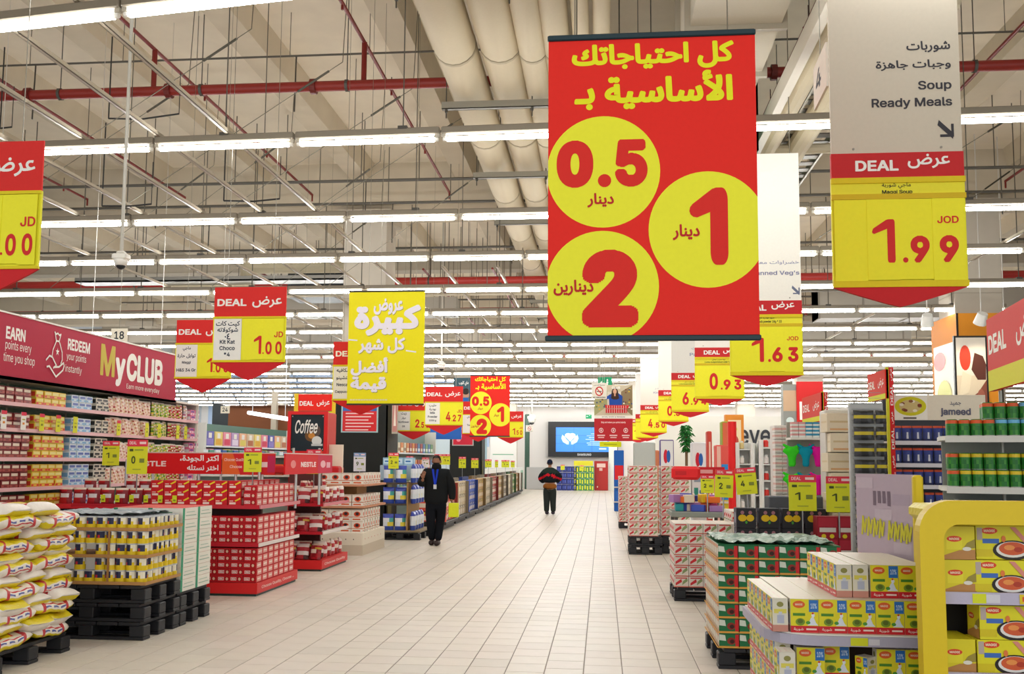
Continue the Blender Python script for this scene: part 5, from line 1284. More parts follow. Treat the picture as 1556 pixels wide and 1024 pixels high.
# store fronts and shelves beyond, left of the aisle
bk = [simple_kind('%s book-like pack beyond the black column' % n, 'book_pack', .22, .2, .3, b, [R(.1, .2, .9, .5, a)], 'packet', 'packs on the shelves beyond the column') for n, b, a in (('red', '#a8443c', '#e0d0b8'), ('cream', '#d8ccb0', '#8a6a4a'), ('blue', '#4a7ab0', '#dfe6ee'), ('orange', '#d8843a', '#efe0c0'), ('green', '#6a9a6a', '#e0e8d8'))]
p0, p1 = at(600, 700, 27), at(662, 700, 31)
along((p0.x, 27), (p1.x, 31), 'book_shelves', 'grey shelves of small packs beyond the black column', [.9, 1.4, 1.9], bk, top=2.6, step=.27, back='#8aa09a')
t = empty('store_sign', (at(625, 650, 31).x, 31.4, Z_(668, 31)), 0, 'blue shop fascia beyond the black column', 'sign')
MB().box((0, 0, 0), (1.6, .1, .9), '#2a63b8').front(0, 0, 1.6, .9, 0, [R(.2, .4, .5, .6, '#b8cce8'), R(.55, .4, .8, .6, '#b8cce8')], .002).build('board', 'matte', t)
MB().cyl((.2, .05, .9), (.2, .05, 6), .01, '#999999', 5).cyl((1.4, .05, .9), (1.4, .05, 6), .01, '#999999', 5).build('hanging_wire', 'metal', t)
t = empty('service_counter', (at(736, 700, 50).x, 50, 0), 0, 'white lit service counter front beyond the bin row', 'counter')
cwid = at(790, 700, 50).x - at(736, 700, 50).x
MB().bbox((0, 0, 0), (cwid, .5, 1.3), '#eceae4', .03).build('body', 'matte', t)
MB().bbox((.3, 0, 1.3), (cwid - .2, .3, 3.7), '#f2f2ee', .03).front(.3, 1.3, cwid - .2, 3.7, 0, [R(0, .8, 1, .9, '#e6b4c8'), R(.1, .3, .9, .32, '#8ac0a0')], .003).build('fascia', 'matte', t)
tag(MB().bbox((at(712, 700, 52).x, 52, 0), (at(738, 700, 52).x, 52.6, 3.9), '#9fb8c4', .04).build('blue_partition', 'matte'), 'pale blue partition behind the service counter', 'panel')
tag(MB().bbox((at(660, 700, 46).x, 46, 0), (at(690, 700, 46).x, 46.6, 4.4), '#c4d4dc', .04).build('glazed_partition', 'gloss'), 'pale glazed partition beside the second black column', 'panel')
tag(MB().bbox((at(796, 700, 58).x, 58.6, 0), (at(803, 700, 58).x, 59, 4.6), '#3c5a4c', .04).build('green_column_cover', 'gloss'), 'narrow green cover at the edge of the far wall', 'panel')

# far wall: drinks stacks, fire cabinet, low wall
ct = [simple_kind(n, 'drinks_crate', .46, .35, .34, b, s, 'crate', 'drinks crates before the far wall') for n, b, s in (('navy drinks crate', '#232f7a', [E(.3, .5, .12, .3, '#4a5ab0'), E(.7, .5, .12, .3, '#5a6ac0')]), ('green drinks crate', '#1f8a48', [R(.1, .2, .4, .9, '#d8d83a'), R(.6, .1, .85, .8, '#e8e84a')]))]
for q, (a0, kd) in enumerate(((846, ct[0]), (872, ct[1]))):
    for i in range(4):
        for k in range(4):
            p = at(a0 + i * 7.6, 720, 57); kd.place((at(a0, 720, 57).x + i * .3, 57, .36 * k), 0, '%s, %s, %s from the fire cabinet side' % (kd.words, layer_word(k, 4), od(3 - i)), sc=(.62, 1, 1))
tag(MB().bbox((X_(872, 57) , 56.9, 1.46), (X_(901, 57), 57.3, 1.75), '#e0d83a', .01).build('yellow_crate_top'), 'yellow tray on top of the green drinks crates', 'tray')
t = empty('fire_cabinet', (X_(903, 57.5), 57.5, 0), 0, 'tall red fire cabinet beside the drinks crates', 'cabinet')
MB().bbox((0, 0, 0), (.82, .3, 1.75), '#a8201f', .02).build('body', 'paint', t); MB().front(.04, .05, .78, 1.7, -.004, [R(0, 0, 1, 1, '#b3241f'), R(.15, .8, .85, .94, '#e8c8c0'), R(.35, .68, .6, .78, '#e0b8b0'), E(.2, .1, .04, .03, '#e8d8c0', 8)], .002).build('door', 'paint', t)
tag(MB().bbox((X_(800, 58.5), 58.5, 0), (X_(833, 58.5), 59, 1.35), '#b9b8b6', .02).build('low_wall', 'matte'), 'low grey wall beside the video wall', 'wall panel')
price_card(852, 858, 706, 714, 56.6, '1', 'tiny yellow card over the navy crates', ground=-.5); price_card(881, 887, 707, 715, 56.6, '1', 'tiny yellow card over the green crates', ground=-.5)
tag(MB().box((X_(925, 58), 58, 0), (X_(938, 58), 58.1, 3.2), '#e9efe9').build('white_door_panel'), 'bright white door panel beside the fire cabinet', 'door')

# ------------------------------------------------------------------ people
def skin_mesh(nodes, edges, sub=2):
    """nodes: (x, y, z, rx, ry); one continuous surface grown over a skeleton"""
    m = bpy.data.meshes.new('body'); m.from_pydata([n[:3] for n in nodes], edges, [])
    o = bpy.data.objects.new('body', m); COL.objects.link(o)
    md = o.modifiers.new('s', 'SKIN'); md.use_smooth_shade = True
    sv = m.skin_vertices[0].data
    for i, n in enumerate(nodes): sv[i].radius = (n[3], n[4] if len(n) > 4 else n[3]); sv[i].use_root = (i == 0)
    o.modifiers.new('b', 'SUBSURF').levels = sub
    dg = bpy.context.evaluated_depsgraph_get(); dg.update()
    r = bpy.data.meshes.new_from_object(o.evaluated_get(dg), depsgraph=dg)
    bpy.data.objects.remove(o); bpy.data.meshes.remove(m); return r
def skin_part(name, parent, nodes, edges, colf, fin='cloth', sub=2):
    r = skin_mesh(nodes, edges, sub); at_ = r.color_attributes.new('Col', 'FLOAT_COLOR', 'CORNER'); buf = []
    for p in r.polygons:
        c = C(colf(p.center) if callable(colf) else colf); buf.extend(c * p.loop_total)
    at_.data.foreach_set('color', buf); r.materials.clear(); r.materials.append(FIN(fin)); r.polygons.foreach_set('use_smooth', [True] * len(r.polygons))
    r.name = name; o = bpy.data.objects.new(name, r); COL.objects.link(o); o.parent = parent; return o
def chain(ns, start=0): return [(start + i, start + i + 1) for i in range(len(ns) - 1)]
def hand(parent, wrist, d, side, skin='#b98468'):
    """palm, four unequal bent fingers and a thumb leaving the palm's side"""
    d = Vector(d).normalized(); s = Vector(side).normalized(); n = d.cross(s)
    nodes = []; edges = []
    def add(p, r): nodes.append((*p, r, r)); return len(nodes) - 1
    w = Vector(wrist); a = add(w, .026); b = add(w + d * .045, .033); c = add(w + d * .085, .032); edges += [(a, b), (b, c)]
    for k, (off, ln) in enumerate(((-.03, .062), (-.01, .075), (.011, .07), (.03, .055))):
        p = w + d * .09 + s * off; i0 = add(p, .011); i1 = add(p + d * ln * .5 + n * .008, .0095); i2 = add(p + d * ln * .9 + n * .028, .008); edges += [(c, i0), (i0, i1), (i1, i2)]
    i0 = add(w + d * .04 - s * .038, .012); i1 = add(w + d * .075 - s * .06 + n * .01, .01); i2 = add(w + d * .1 - s * .06 + n * .025, .009); edges += [(b, i0), (i0, i1), (i1, i2)]
    return skin_part('hand', parent, nodes, edges, skin, 'skin', 1)
def head(parent, z, skin, hair, beard=None, hat=None, facing=1):
    m = MB(); n, k = 20, 16
    for j in range(k + 1):
        v = j / k; th = PI * (v - .5); zz = math.sin(th) * .118; rr_ = math.cos(th)
        for i in range(n):
            a = 2 * PI * i / n; x = math.cos(a) * rr_ * .077; y = math.sin(a) * rr_ * .096
            jaw = max(0, -zz / .118); x *= 1 - .28 * jaw; y = y * (1 - .12 * jaw) - (.012 * jaw)
            if y < 0:
                fx = abs(x); 
                if fx < .016 and -.045 < zz < .02: y -= .02 * (1 - fx / .016) * (1 - abs(zz + .025) / .045 if zz < -.025 else 1 - (zz + .025) / .05)
                if .018 < fx < .045 and abs(zz - .008) < .016: y += .007
            m.v.append((x, y * facing, z + zz))
    for j in range(k):
        for i in range(n):
            f = (j * n + i, j * n + (i + 1) % n, (j + 1) * n + (i + 1) % n, (j + 1) * n + i); a = 2 * PI * (i + .5) / n; zz = math.sin(PI * ((j + .5) / k - .5)); yy = math.sin(a) * math.cos(PI * ((j + .5) / k - .5))
            c = skin
            if beard and zz < -.25 and yy < .5: c = beard
            if zz > .62 or (yy > .15 and zz > -.35): c = hair
            if yy < 0 and .25 < abs(math.cos(a)) < .6 and -.02 < zz < .14: c = '#3a2620' if zz < .09 else skin
            if beard is None and yy < -.5 and -.52 < zz < -.42 and abs(math.cos(a)) < .35: c = '#8a4a40'
            m.f.append(f if facing == 1 else f[::-1]); m.c.append(C(c))
    h = m.build('head', 'skin', parent, True)
    for s in (-1, 1): MB().lathe([(.006, -.03), (.016, -.015), (.02, .012), (.01, .03)], [skin] * 3, 8, (s * .08, .008 * facing, z - .002)).build('ear', 'skin', h, True)
    m = MB()
    for j in range(7):
        v = .5 + j / 12; 
    m.lathe([(.084, .0), (.087, .03), (.08, .07), (.06, .1), (.03, .121), (.004, .126)], [hat or hair] * 5, 18, (0, .014 * facing, z + .004)).build('cap' if hat else 'hair', 'cloth', h, True)
    return h
def man_front():
    X, Y = at(663, 829, 19).x, 18.9
    t = empty('person', (X, Y, 0), 0, 'person in a black padded jacket with a blue lanyard walking towards us', 'person')
    sk = '#8f624c'
    # skeleton: x to the picture's right, feet on the floor, front towards -y
    B = [(0, 0, .98, .13, .1), (0, .0, 1.15, .135, .1), (0, .0, 1.32, .15, .105), (0, .01, 1.44, .11, .085), (0, .0, 1.52, .05, .05), (0, -.01, 1.6, .052, .052)]
    L = [(-.09, 0, .9, .085, .09), (-.085, -.06, .5, .058, .062), (-.07, .05, .12, .04, .045)]; Rg = [(.09, 0, .9, .085, .09), (.06, .1, .5, .058, .062), (.05, -.05, .12, .04, .045)]
    aL = [(-.17, 0, 1.41, .055), (-.27, -.02, 1.2, .045), (-.25, -.2, 1.24, .035), (-.22, -.24, 1.32, .028)]; aR = [(.17, 0, 1.41, .055), (.26, .03, 1.15, .045), (.31, -.03, .93, .036), (.32, -.05, .86, .028)]
    nodes = B + L + Rg + aL + aR; nodes = [n if len(n) == 5 else (*n, n[3]) for n in nodes]
    ed = chain(B) + [(0, 6)] + chain(L, 6) + [(0, 9)] + chain(Rg, 9) + [(3, 12)] + chain(aL, 12) + [(3, 16)] + chain(aR, 16)
    skin_part('body', t, nodes, ed, sk, 'skin')
    jk = lambda p: '#1c1e20'
    J = [(0, 0, .76, .26, .19), (0, 0, .95, .265, .19), (0, 0, 1.1, .26, .185), (0, 0, 1.26, .27, .185), (0, 0, 1.4, .235, .16), (0, .01, 1.5, .12, .11)]
    jL = [(-.2, 0, 1.42, .11), (-.3, -.02, 1.2, .1), (-.265, -.19, 1.22, .08), (-.235, -.225, 1.28, .065)]; jR = [(.2, 0, 1.42, .11), (.3, .03, 1.17, .1), (.325, -.02, .96, .078), (.33, -.045, .89, .06)]
    n2 = [n if len(n) == 5 else (*n, n[3]) for n in J + jL + jR]
    skin_part('jacket', t, n2, chain(J) + [(4, 6)] + chain(jL, 6) + [(4, 10)] + chain(jR, 10), jk)
    T_ = [(0, 0, .98, .2, .15), (0, 0, .88, .2, .15)]; tl = [(-.1, 0, .76, .13), (-.095, -.06, .48, .1), (-.075, .05, .08, .075)]; tr = [(.1, 0, .76, .13), (.075, .08, .48, .1), (.055, -.05, .08, .075)]
    n3 = [n if len(n) == 5 else (*n, n[3]) for n in T_ + tl + tr]
    skin_part('trousers', t, n3, [(0, 1), (1, 2)] + chain(tl, 2) + [(1, 5)] + chain(tr, 5), '#17191f')
    for x, y in ((-.07, .05), (.05, -.05)):
        skin_part('shoe', t, [(x, y + .05, .06, .065, .06), (x, y - .08, .06, .07, .06), (x, y - .19, .045, .06, .045)], [(0, 1), (1, 2)], '#2c1d1c', 'plastic')
    head(t, 1.65, sk, '#2c2422', '#17171c')
    MB().lathe([(.085, -.05), (.1, 0), (.092, .05), (.08, .07)], ['#1a1a1e'] * 3, 16, (0, 0, 1.53)).build('neck_gaiter', 'cloth', t, True)
    m = MB(); m.prism([(-.06, 1.5), (-.02, 1.5), (.02, 1.2), (-.01, 1.2)], -.2, -.192, '#2a43c8').prism([(.04, 1.5), (.08, 1.5), (.03, 1.2), (0, 1.2)], -.206, -.2, '#2540c0').box((-.02, -.21, 1.11), (.04, -.202, 1.2), '#c8ccd2')
    m.build('lanyard', 'cloth', t)
    hand(t, (-.22, -.24, 1.31), (.1, -.1, 1), (1, 0, 0), sk); hand(t, (.33, -.055, .87), (0.05, -.2, -1), (0, -1, 0), sk)
    tag(MB().bbox((.27, -.12, .56), (.47, -.04, .84), '#d6df1c', .01).build('yellow_bag', 'film', None, False, (X, Y, 0)), 'lime yellow bag held low beside the black jacket', 'bag')
man_front()
def man_back():
    X, Y = at(834, 780, 30).x, 30.5
    t = empty('person', (X, Y, 0), 0, 'person seen from behind in a black jacket with a red band', 'person')
    sk = '#a87a60'
    B = [(0, 0, .95, .13, .1), (0, 0, 1.12, .135, .1), (0, 0, 1.3, .15, .105), (0, 0, 1.42, .11, .085), (0, 0, 1.5, .05, .05), (0, 0, 1.58, .05, .05)]
    L = [(-.09, 0, .88, .085, .09), (-.09, .03, .48, .058, .062), (-.09, .0, .1, .04, .045)]; Rg = [(.09, 0, .88, .085, .09), (.09, .0, .48, .058, .062), (.1, .05, .1, .04, .045)]
    aL = [(-.17, 0, 1.39, .055), (-.27, .03, 1.15, .045), (-.17, .16, 1.0, .034)]; aR = [(.17, 0, 1.39, .055), (.29, .0, 1.17, .045), (.18, .16, 1.02, .034)]
    nodes = [n if len(n) == 5 else (*n, n[3]) for n in B + L + Rg + aL + aR]
    skin_part('body', t, nodes, chain(B) + [(0, 6)] + chain(L, 6) + [(0, 9)] + chain(Rg, 9) + [(3, 12)] + chain(aL, 12) + [(3, 15)] + chain(aR, 15), sk, 'skin')
    J = [(0, 0, .98, .23, .18), (0, 0, 1.12, .25, .18), (0, 0, 1.28, .25, .17), (0, 0, 1.41, .17, .13), (0, 0, 1.5, .09, .09)]
    jL = [(-.2, 0, 1.37, .11), (-.31, .02, 1.13, .1), (-.2, .17, 1.02, .07)]; jR = [(.2, 0, 1.37, .11), (.33, 0, 1.15, .1), (.2, .17, 1.03, .07)]
    n2 = [n if len(n) == 5 else (*n, n[3]) for n in J + jL + jR]
    skin_part('jacket', t, n2, chain(J) + [(2, 5)] + chain(jL, 5) + [(2, 8)] + chain(jR, 8), lambda p: '#c01f2c' if 1.24 - abs(p.x) * .45 < p.z < 1.31 - abs(p.x) * .45 else ('#26332e' if p.z > 1.3 else '#1b1f24'))
    skin_part('lower_coat', t, [(0, 0, 1.0, .23, .175), (0, 0, .88, .24, .175), (0, 0, .8, .23, .17)], [(0, 1), (1, 2)], '#8a5426')
    tl = [(-.1, 0, .76, .13), (-.1, .03, .46, .11), (-.1, 0, .07, .085)]; tr = [(.1, 0, .76, .13), (.1, 0, .46, .11), (.11, .05, .07, .085)]
    n3 = [n if len(n) == 5 else (*n, n[3]) for n in [(0, 0, .9, .165, .12)] + tl + tr]
    skin_part('trousers', t, n3, [(0, 1)] + chain(tl, 1) + [(0, 4)] + chain(tr, 4), '#2c3230')
    for x, y in ((-.09, 0), (.1, .05)): skin_part('shoe', t, [(x, y - .05, .06, .065, .06), (x, y + .08, .06, .07, .055), (x, y + .17, .045, .06, .045)], [(0, 1), (1, 2)], '#2a2030', 'plastic')
    head(t, 1.62, sk, '#1d2028', None, '#1a2238', -1)
    hand(t, (-.15, .17, 1.0), (1, .3, -.2), (0, 0, 1), sk); hand(t, (.16, .17, 1.02), (-1, .3, -.2), (0, 0, 1), sk)
man_back()
# ------------------------------------------------------------------ right of the aisle: nearest soup box display
soupf = [R(0, 0, 1, 1, '#e6d92a'), R(0, 0, 1, .2, '#cf2630'), R(.66, .62, .99, .98, '#2f72c0'), T('10%', .72, .72, .94, .88, '#c8dcf0', .02), E(.3, .84, .22, .11, '#e0622a'), T('MAGGI', .17, .81, .43, .87, '#f6e6c8', .02), R(.08, .5, .52, .58, '#4f8a2a'),
         E(.34, .32, .17, .11, '#7a9a2c'), E(.34, .34, .1, .07, '#5c6e22'), P([(.6, .22), (.72, .44), (.8, .5), (.9, .3), (.98, .22)], '#dfe6f4'), E(.8, .52, .06, .06, '#e8ecf4'), E(.79, .58, .04, .03, '#d8342a', 8), E(.62, .3, .08, .05, '#4f9a3a'), T('شوربة', .1, .05, .45, .15, '#f4dcd4', .02), R(.55, .08, .92, .13, '#f4dcd4')]
soups = [R(0, 0, 1, 1, '#ded8c8'), R(0, 0, 1, .2, '#c88a7c'), R(.3, .25, .75, .5, '#b4b8cc'), R(.1, .55, .9, .68, '#dccf5a'), E(.5, .82, .22, .08, '#8f8a4a'), R(.4, .5, .62, .6, '#c8ccd8')]
soupt = [R(0, 0, 1, 1, '#efe8d8'), R(.05, .1, .95, .2, '#ead8d2'), R(.2, .5, .8, .6, '#efd9d0')]
SB = carton(.118, .066, .142, '#e9e2d2', soupf, soups, soupt, 'soup_box', 'box', 'yellow soup boxes on the corner display', 'gloss', .0005)
SX0, SX1, SY0, SY1 = .752, 1.42, 4.28, 5.1; sz = .925
def soup_rows(z, x0, n, rows, words, skip=(), y0=SY0 + .03):
    for j in range(rows):
        for i in range(n):
            if (i, j) in skip: continue
            SB.place((x0 + i * .1195, y0 + j * .0675, z), 0, '%s, %s row, %s from the yellow frame' % (words, od(j), od(n - 1 - i)))
soup_rows(sz, SX1 - 5 * .1195 - .01, 5, 12, 'yellow soup box on the display shelf')
for j in range(6): SB.place((SX1 - 5 * .1195 - .015, SY0 + .07 + j * .121, sz), -PI / 2 + PI, 'turned soup box at the shelf corner side, %s back' % od(j)) if False else SB.place((SX1 - 5 * .1195 - .085, SY0 + .04 + .12 * (j + 1), sz), -PI / 2, 'turned soup box along the shelf corner side, %s back' % od(j))
soup_rows(sz + .1435, SX1 - 2 * .1195 - .01, 2, 9, 'yellow soup box in the upper tier', y0=SY0 + .1)
for j in range(5): SB.place((SX1 - 2 * .1195 - .085, SY0 + .1 + .12 * (j + 1), sz + .1435), -PI / 2, 'turned soup box at the end of the upper tier, %s back' % od(j)); SB.place((SX1 - 2 * .1195 - .155, SY0 + .1 + .12 * (j + 1), sz + .1435), -PI / 2, 'turned soup box outermost in the upper tier, %s back' % od(j))
t = empty('display_shelf', (0, 0, 0), 0, 'corner display unit with rounded lilac-edged shelves beside the yellow frame', 'stand')
corner = [(SX1 + .0, SY0), (SX1, SY1), (SX0 - .02, SY1), (SX0 - .03, SY0 + .22)] + [(SX0 - .03 + .2 - .2 * math.cos(a), SY0 + .2 - .2 * math.sin(a)) for a in [math.radians(q) for q in range(15, 91, 15)]]
lip = [(x - (.012 if x < SX0 + .1 else 0), y - (.012 if y < SY0 + .1 else 0)) for x, y in corner]
for z in (sz, .47, .12):
    s = MB().prism(corner, z - .03, z, '#e6e2d8', plane='xy').build('shelf', 'paint', t)
    MB().prism(lip, z - .048, z - .006, '#b3aec2', plane='xy').front(SX0 + .3, z - .048, SX0 + .42, z - .006, SY0 - .013, [R(0, .1, .6, .9, '#d8dc28'), R(.62, .2, 1, .8, '#d5d2dc')], .001).build('price_rail', 'plastic', s)
MB().box((SX0 + .05, SY1 - .04, 0), (SX1, SY1 - .01, sz), '#3a2c20').build('back_panel', 'matte', t)
MB().prism(lip, 0, .1, '#c9a21c', plane='xy').build('plinth', 'paint', t)
zl = .72
for r_, (x, yo) in enumerate(((SX1 - .585, 0), (SX1 - .47, .05), (SX1 - .25, 0), (SX1 - .13, .0))): SB.place((x, SY0 + .03 + yo, zl), 0, 'yellow soup box under the display shelf, %s from the rounded corner' % od(r_))
SB.place((SX1 - .33, SY0 + .07, zl - .0), -.95, 'small soup box turned sideways in the gap under the shelf', sc=(.55, .9, .75))
SB.place((SX1 - .68, SY0 + .03, zl), -PI / 2 + .0, 'soup box showing its narrow side near the rounded corner', sc=1)
for k, z in enumerate((.575, .43, .285)):
    for i in range(5): SB.place((SX1 - .61 + i * .1195, SY0 + .02, z), 0, 'yellow soup box, %s layer below the shelf gap, %s from the rounded corner' % (od(k), od(i)))
for k, z in enumerate((.735, .59, .445, .3)):
    for j in range(6): SB.place((SX0 + .0, SY0 + .2 + .12 * j, z), -PI / 2, 'soup box on the aisle side of the display, %s layer down, %s back' % (od(k), od(j)))
# lilac printed board on the display
a_, b_ = at(1303, 830, 5.15), at(1392, 716, 4.75)
t = empty('lilac_board', (a_.x, 5.15, 1.0), 0, 'grey lilac printed board with yellow lettering above the soup boxes', 'board')
d = Vector((b_.x - a_.x, -.4, 0)); L_ = d.length; t.rotation_euler = (0, 0, math.atan2(d.y, d.x)); H_ = Z_(717, 5) - 1.0
MB().box((0, 0, 0), (L_, .03, H_), '#b9a9b8').front(0, 0, L_, H_, 0, [R(0, 0, 1, 1, '#b9a8b6')] + [R(.3 * (k % 3) + .02, .1 + .13 * k, .3 * (k % 3) + .3, .19 + .13 * k, ['#c3b4c0', '#af9fb0'][k % 2]) for k in range(7)] + [R(x, .74 + .02 * (int(x * 20) % 2), x + .05, .86, '#7a6a78') for x in (.3, .38, .46, .54)] + sum([STROKE([(x, .5 - .05 * x), (x + .02, .64 - .05 * x), (x + .05, .52 - .05 * x), (x + .08, .62 - .05 * x)], .03, '#c8c23a') for x in (.1, .2, .3, .4, .55, .65, .75, .84)], [])).build('printed_panel', 'matte', t)
# yellow framed noodle display
NX = 1.27; NYf = 3.8
fz1 = Z_(755, NYf) ; X1 = 2.35; fx0 = at(1397, 800, NYf).x
t = empty('noodle_display', (0, 0, 0), 0, 'bright yellow rounded display frame filled with noodle cartons', 'stand')
out = rrect(fx0, -.3, X1, fz1, .12, 8); inn = rrect(fx0 + .088, -.21, X1 - .088, fz1 - .09, .06, 8)
out = [(x, max(z, 0.0)) for x, z in out]; inn = [(x, max(z, .1)) for x, z in inn]
MB().ringprism(out, inn, NYf, NYf + .06, '#e0c21a').build('frame', 'paint', t)
yb = at(1385, 760, 4.6).x
MB().bbox((yb, 4.56, 0), (yb + .045, 4.6, Z_(718, 4.6)), '#dcc018', .01).build('side_panel', 'paint', t)
MB().bbox((fx0 + .14, 3.87, fz1 - .1), (X1 - .05, 4.4, fz1 - .03), '#e4d23c', .02).build('rear_top', 'film', t)
MB().box((X_(1402, 4.1), 4.09, .05), (X1 - .05, 4.12, fz1 - .06), '#171310').build('back_panel', 'matte', t)
shn = [Z_(893, NYf + .05), Z_(1011, NYf + .05)]
for z in shn:
    s = MB().box((fx0 + .09, NYf + .06, z - .02), (X1 - .07, 4.09, z + .0), '#c9c3d4').build('shelf', 'paint', t)
    MB().box((fx0 + .07, NYf + .045, z - .035), (X1 - .07, NYf + .06, z + .01), '#bdb6cc').front(fx0 + .07, z - .035, X1 - .07, z + .01, NYf + .045, [R(.13, .1, .18, .9, '#d8dc28'), R(.18, .15, .23, .85, '#d5d2dc'), R(.3, .1, .35, .9, '#e3c628'), R(.31, .3, .34, .7, '#d8522a')], .001).build('price_rail', 'plastic', s)
ndf = [R(0, 0, 1, 1, '#e0d622'), E(.25, .86, .15, .1, '#d8421f'), T('MAGGI', .15, .82, .35, .9, '#f4e0c0', .03), R(.02, .58, .12, .95, '#b8a8a0'), R(.12, .48, .42, .62, '#3f6ab8'), R(0, .08, .3, .3, '#d4c01c'), E(.66, .28, .36, .3, '#26201c', 24), E(.66, .3, .3, .24, '#e4e0dc', 24), E(.66, .33, .25, .2, '#cf5a32', 20), E(.6, .36, .1, .08, '#e8924a', 10), E(.76, .3, .08, .08, '#b03a24', 10), P([(.62, .98), (.72, .98), (.98, .5), (.92, .42)], '#d88a7a'), E(.5, .62, .04, .1, '#e07a3a', 10)]
nds = [R(0, 0, 1, 1, '#ddcf24'), R(.1, .3, .6, .62, '#e6da30'), E(.35, .62, .24, .09, '#d8421f'), T('MAGGI', .19, .585, .51, .655, '#f4e0c0', .03), P([(0, 0), (1, 0), (1, .3), (.5, .28), (0, .12)], '#b8834a'), P([(.6, .3), (1, .35), (1, .62), (.75, .5)], '#9a8a3a'), E(.74, .32, .14, .06, '#e0dcd0')]
NB = carton(.205, .12, .127, '#d8cc22', ndf, nds, None, 'noodle_carton', 'box', 'noodle cartons in the yellow frame', 'gloss')
NS = carton(.118, .2, .127, '#d8cc22', nds, ndf, None, 'noodle_carton', 'box', 'noodle cartons in the yellow frame', 'gloss')
xl = fx0 + .1
for k, z in enumerate((shn[0] + .001, shn[0] + .13, shn[1] + .001, shn[1] + .13, shn[1] - .36 + .001, shn[1] - .36 + .13)):
    rw = ['on the top shelf, lower layer', 'on the top shelf, upper layer', 'on the second shelf, lower layer', 'on the second shelf, upper layer', 'on the lowest shelf, lower layer', 'on the lowest shelf, upper layer'][k]
    if k != 3: NS.place((xl + (.012 if k < 2 else 0) , NYf + .08, z), 0, 'noodle carton end-on %s' % rw)
    for i in range(4): NB.place((xl + .125 + (.02 if k == 1 else .012 if k == 3 else 0) + i * .207, NYf + .08 + (.03 if k == 1 else 0), z), 0, 'noodle carton with bowl picture %s, %s along' % (rw, od(i)))
MB().box((xl - .02, NYf + .07, shn[1] - .38), (X1 - .07, 4.09, shn[1] - .36), '#c9c3d4').build('shelf', 'paint', t)

# green box pallet
grf = [R(0, 0, 1, 1, '#1f6e42'), R(0, 0, 1, .1, '#d8a24a'), R(.0, .88, 1, 1, '#186038'), P([(.0, .5), (.35, .45), (.3, .85), (0, .9)], '#cfd8cc'), E(.62, .45, .22, .25, '#8a3028'), E(.66, .42, .12, .14, '#3a1a18'), R(.82, .1, 1, .9, '#c8282c')]
grs = [R(0, 0, 1, 1, '#b9a88c'), R(0, 0, 1, .1, '#d89a5a'), R(.1, .3, .9, .7, '#d8d2c4'), P([(.1, .7), (.9, .8), (.9, .9), (.1, .9)], '#e08a5a')]
GB = carton(.155, .115, .115, '#1f6e42', grf, grs, None, 'coffee_box', 'box', 'green coffee boxes on the pallet', 'gloss')
PX0, PY0 = X_(1088, 8.0), 8.0
ang = 0
pile(PX0, PX0 + 1.0, PY0, PY0 + 1.0, 1, 'black plastic pallet under the green boxes')
for k in range(7):
    for i in range(6): GB.place((PX0 + .01 + i * .163, PY0 + .01, .17 + .118 * k), 0, 'green coffee box, front, %s, %s from the aisle' % (layer_word(k, 7), od(i)))
    for j in range(1, 8): GB.place((PX0 + .01, PY0 + .01 + j * .122, .17 + .118 * k), 0, 'green coffee box, aisle side, %s, %s back' % (layer_word(k, 7), od(j)))
for j in range(1, 8):
    for i in range(1, 6): GB.place((PX0 + .01 + i * .163, PY0 + .01 + j * .122, .17 + .118 * 6), 0, 'green coffee box on top, %s row back, %s from the aisle' % (od(j), od(i)))
film(PX0 + .02, PX0 + .95, PY0 + .05, PY0 + .95, .17 + .118 * 7 + .022, '#7f9c90', 'greenish crumpled plastic sheet over the green boxes', .014)
for k in range(7): tag(MB().box((PX0 - .004, PY0 - .004, .168 + .118 * k), (PX0 + .99, PY0 + .0, .176 + .118 * k), '#d8a24a').box((PX0 - .006, PY0, .168 + .118 * k), (PX0 - .001, PY0 + .98, .176 + .118 * k), '#d8a24a').build('tray_edge'), 'orange cardboard tray edge among the green boxes, %s' % layer_word(k, 7), 'tray', 'tray edges of the green pallet')

# red and white stacks along the aisle
rwf = [R(0, 0, 1, 1, '#ddd2c8'), R(0, 0, 1, .1, '#c86a5c'), P([(.1, .15), (.55, .5), (.5, .8), (.1, .4)], '#c8323a'), P([(.55, .2), (.95, .6), (.9, .9), (.6, .55)], '#8a9a6a'), R(.1, .82, .9, .92, '#c83a3c')]
rws = [R(0, 0, 1, 1, '#e2dad2'), P([(.1, .2), (.9, .5), (.9, .8), (.1, .5)], '#cc2f38'), R(.1, .05, .9, .14, '#7a8a4a')]
RW = carton(.17, .17, .125, '#ddd2c8', rwf, rws, None, 'milk_case', 'case', 'red and white cases on the aisle pallets')
def rw_pile(pxc, Y, wx, dy, npal, nl, words, gap=None):
    x0 = X_(pxc, Y); z = pile(x0, x0 + wx, Y, Y + dy, npal, 'black plastic pallet under the %s' % words)
    for k in range(nl):
        for i in range(int(wx / .175)):
            if gap is not None and i == gap: continue
            RW.place((x0 + .175 * i, Y, z + .127 * k), 0, 'case in the %s, front, %s, %s from the aisle' % (words, layer_word(k, nl), od(i)))
        for j in range(1, int(dy / .175)): RW.place((x0, Y + .175 * j, z + .127 * k), 0, 'case in the %s, aisle face, %s, %s back' % (words, layer_word(k, nl), od(j)))
    for i in range(1, int(wx / .175)):
        for j in range(1, int(dy / .175)): RW.place((x0 + .175 * i, Y + .175 * j, z + .127 * (nl - 1)), 0, 'top case in the %s, %s row back, %s from the aisle' % (words, od(j), od(i)))
    return x0, z
rw_pile(1023, 11.8, 1.05, .8, 1, 6, 'nearer red-and-white stack')
rw_pile(1110, 12.3, .55, .7, 1, 7, 'inner red-and-white stack')
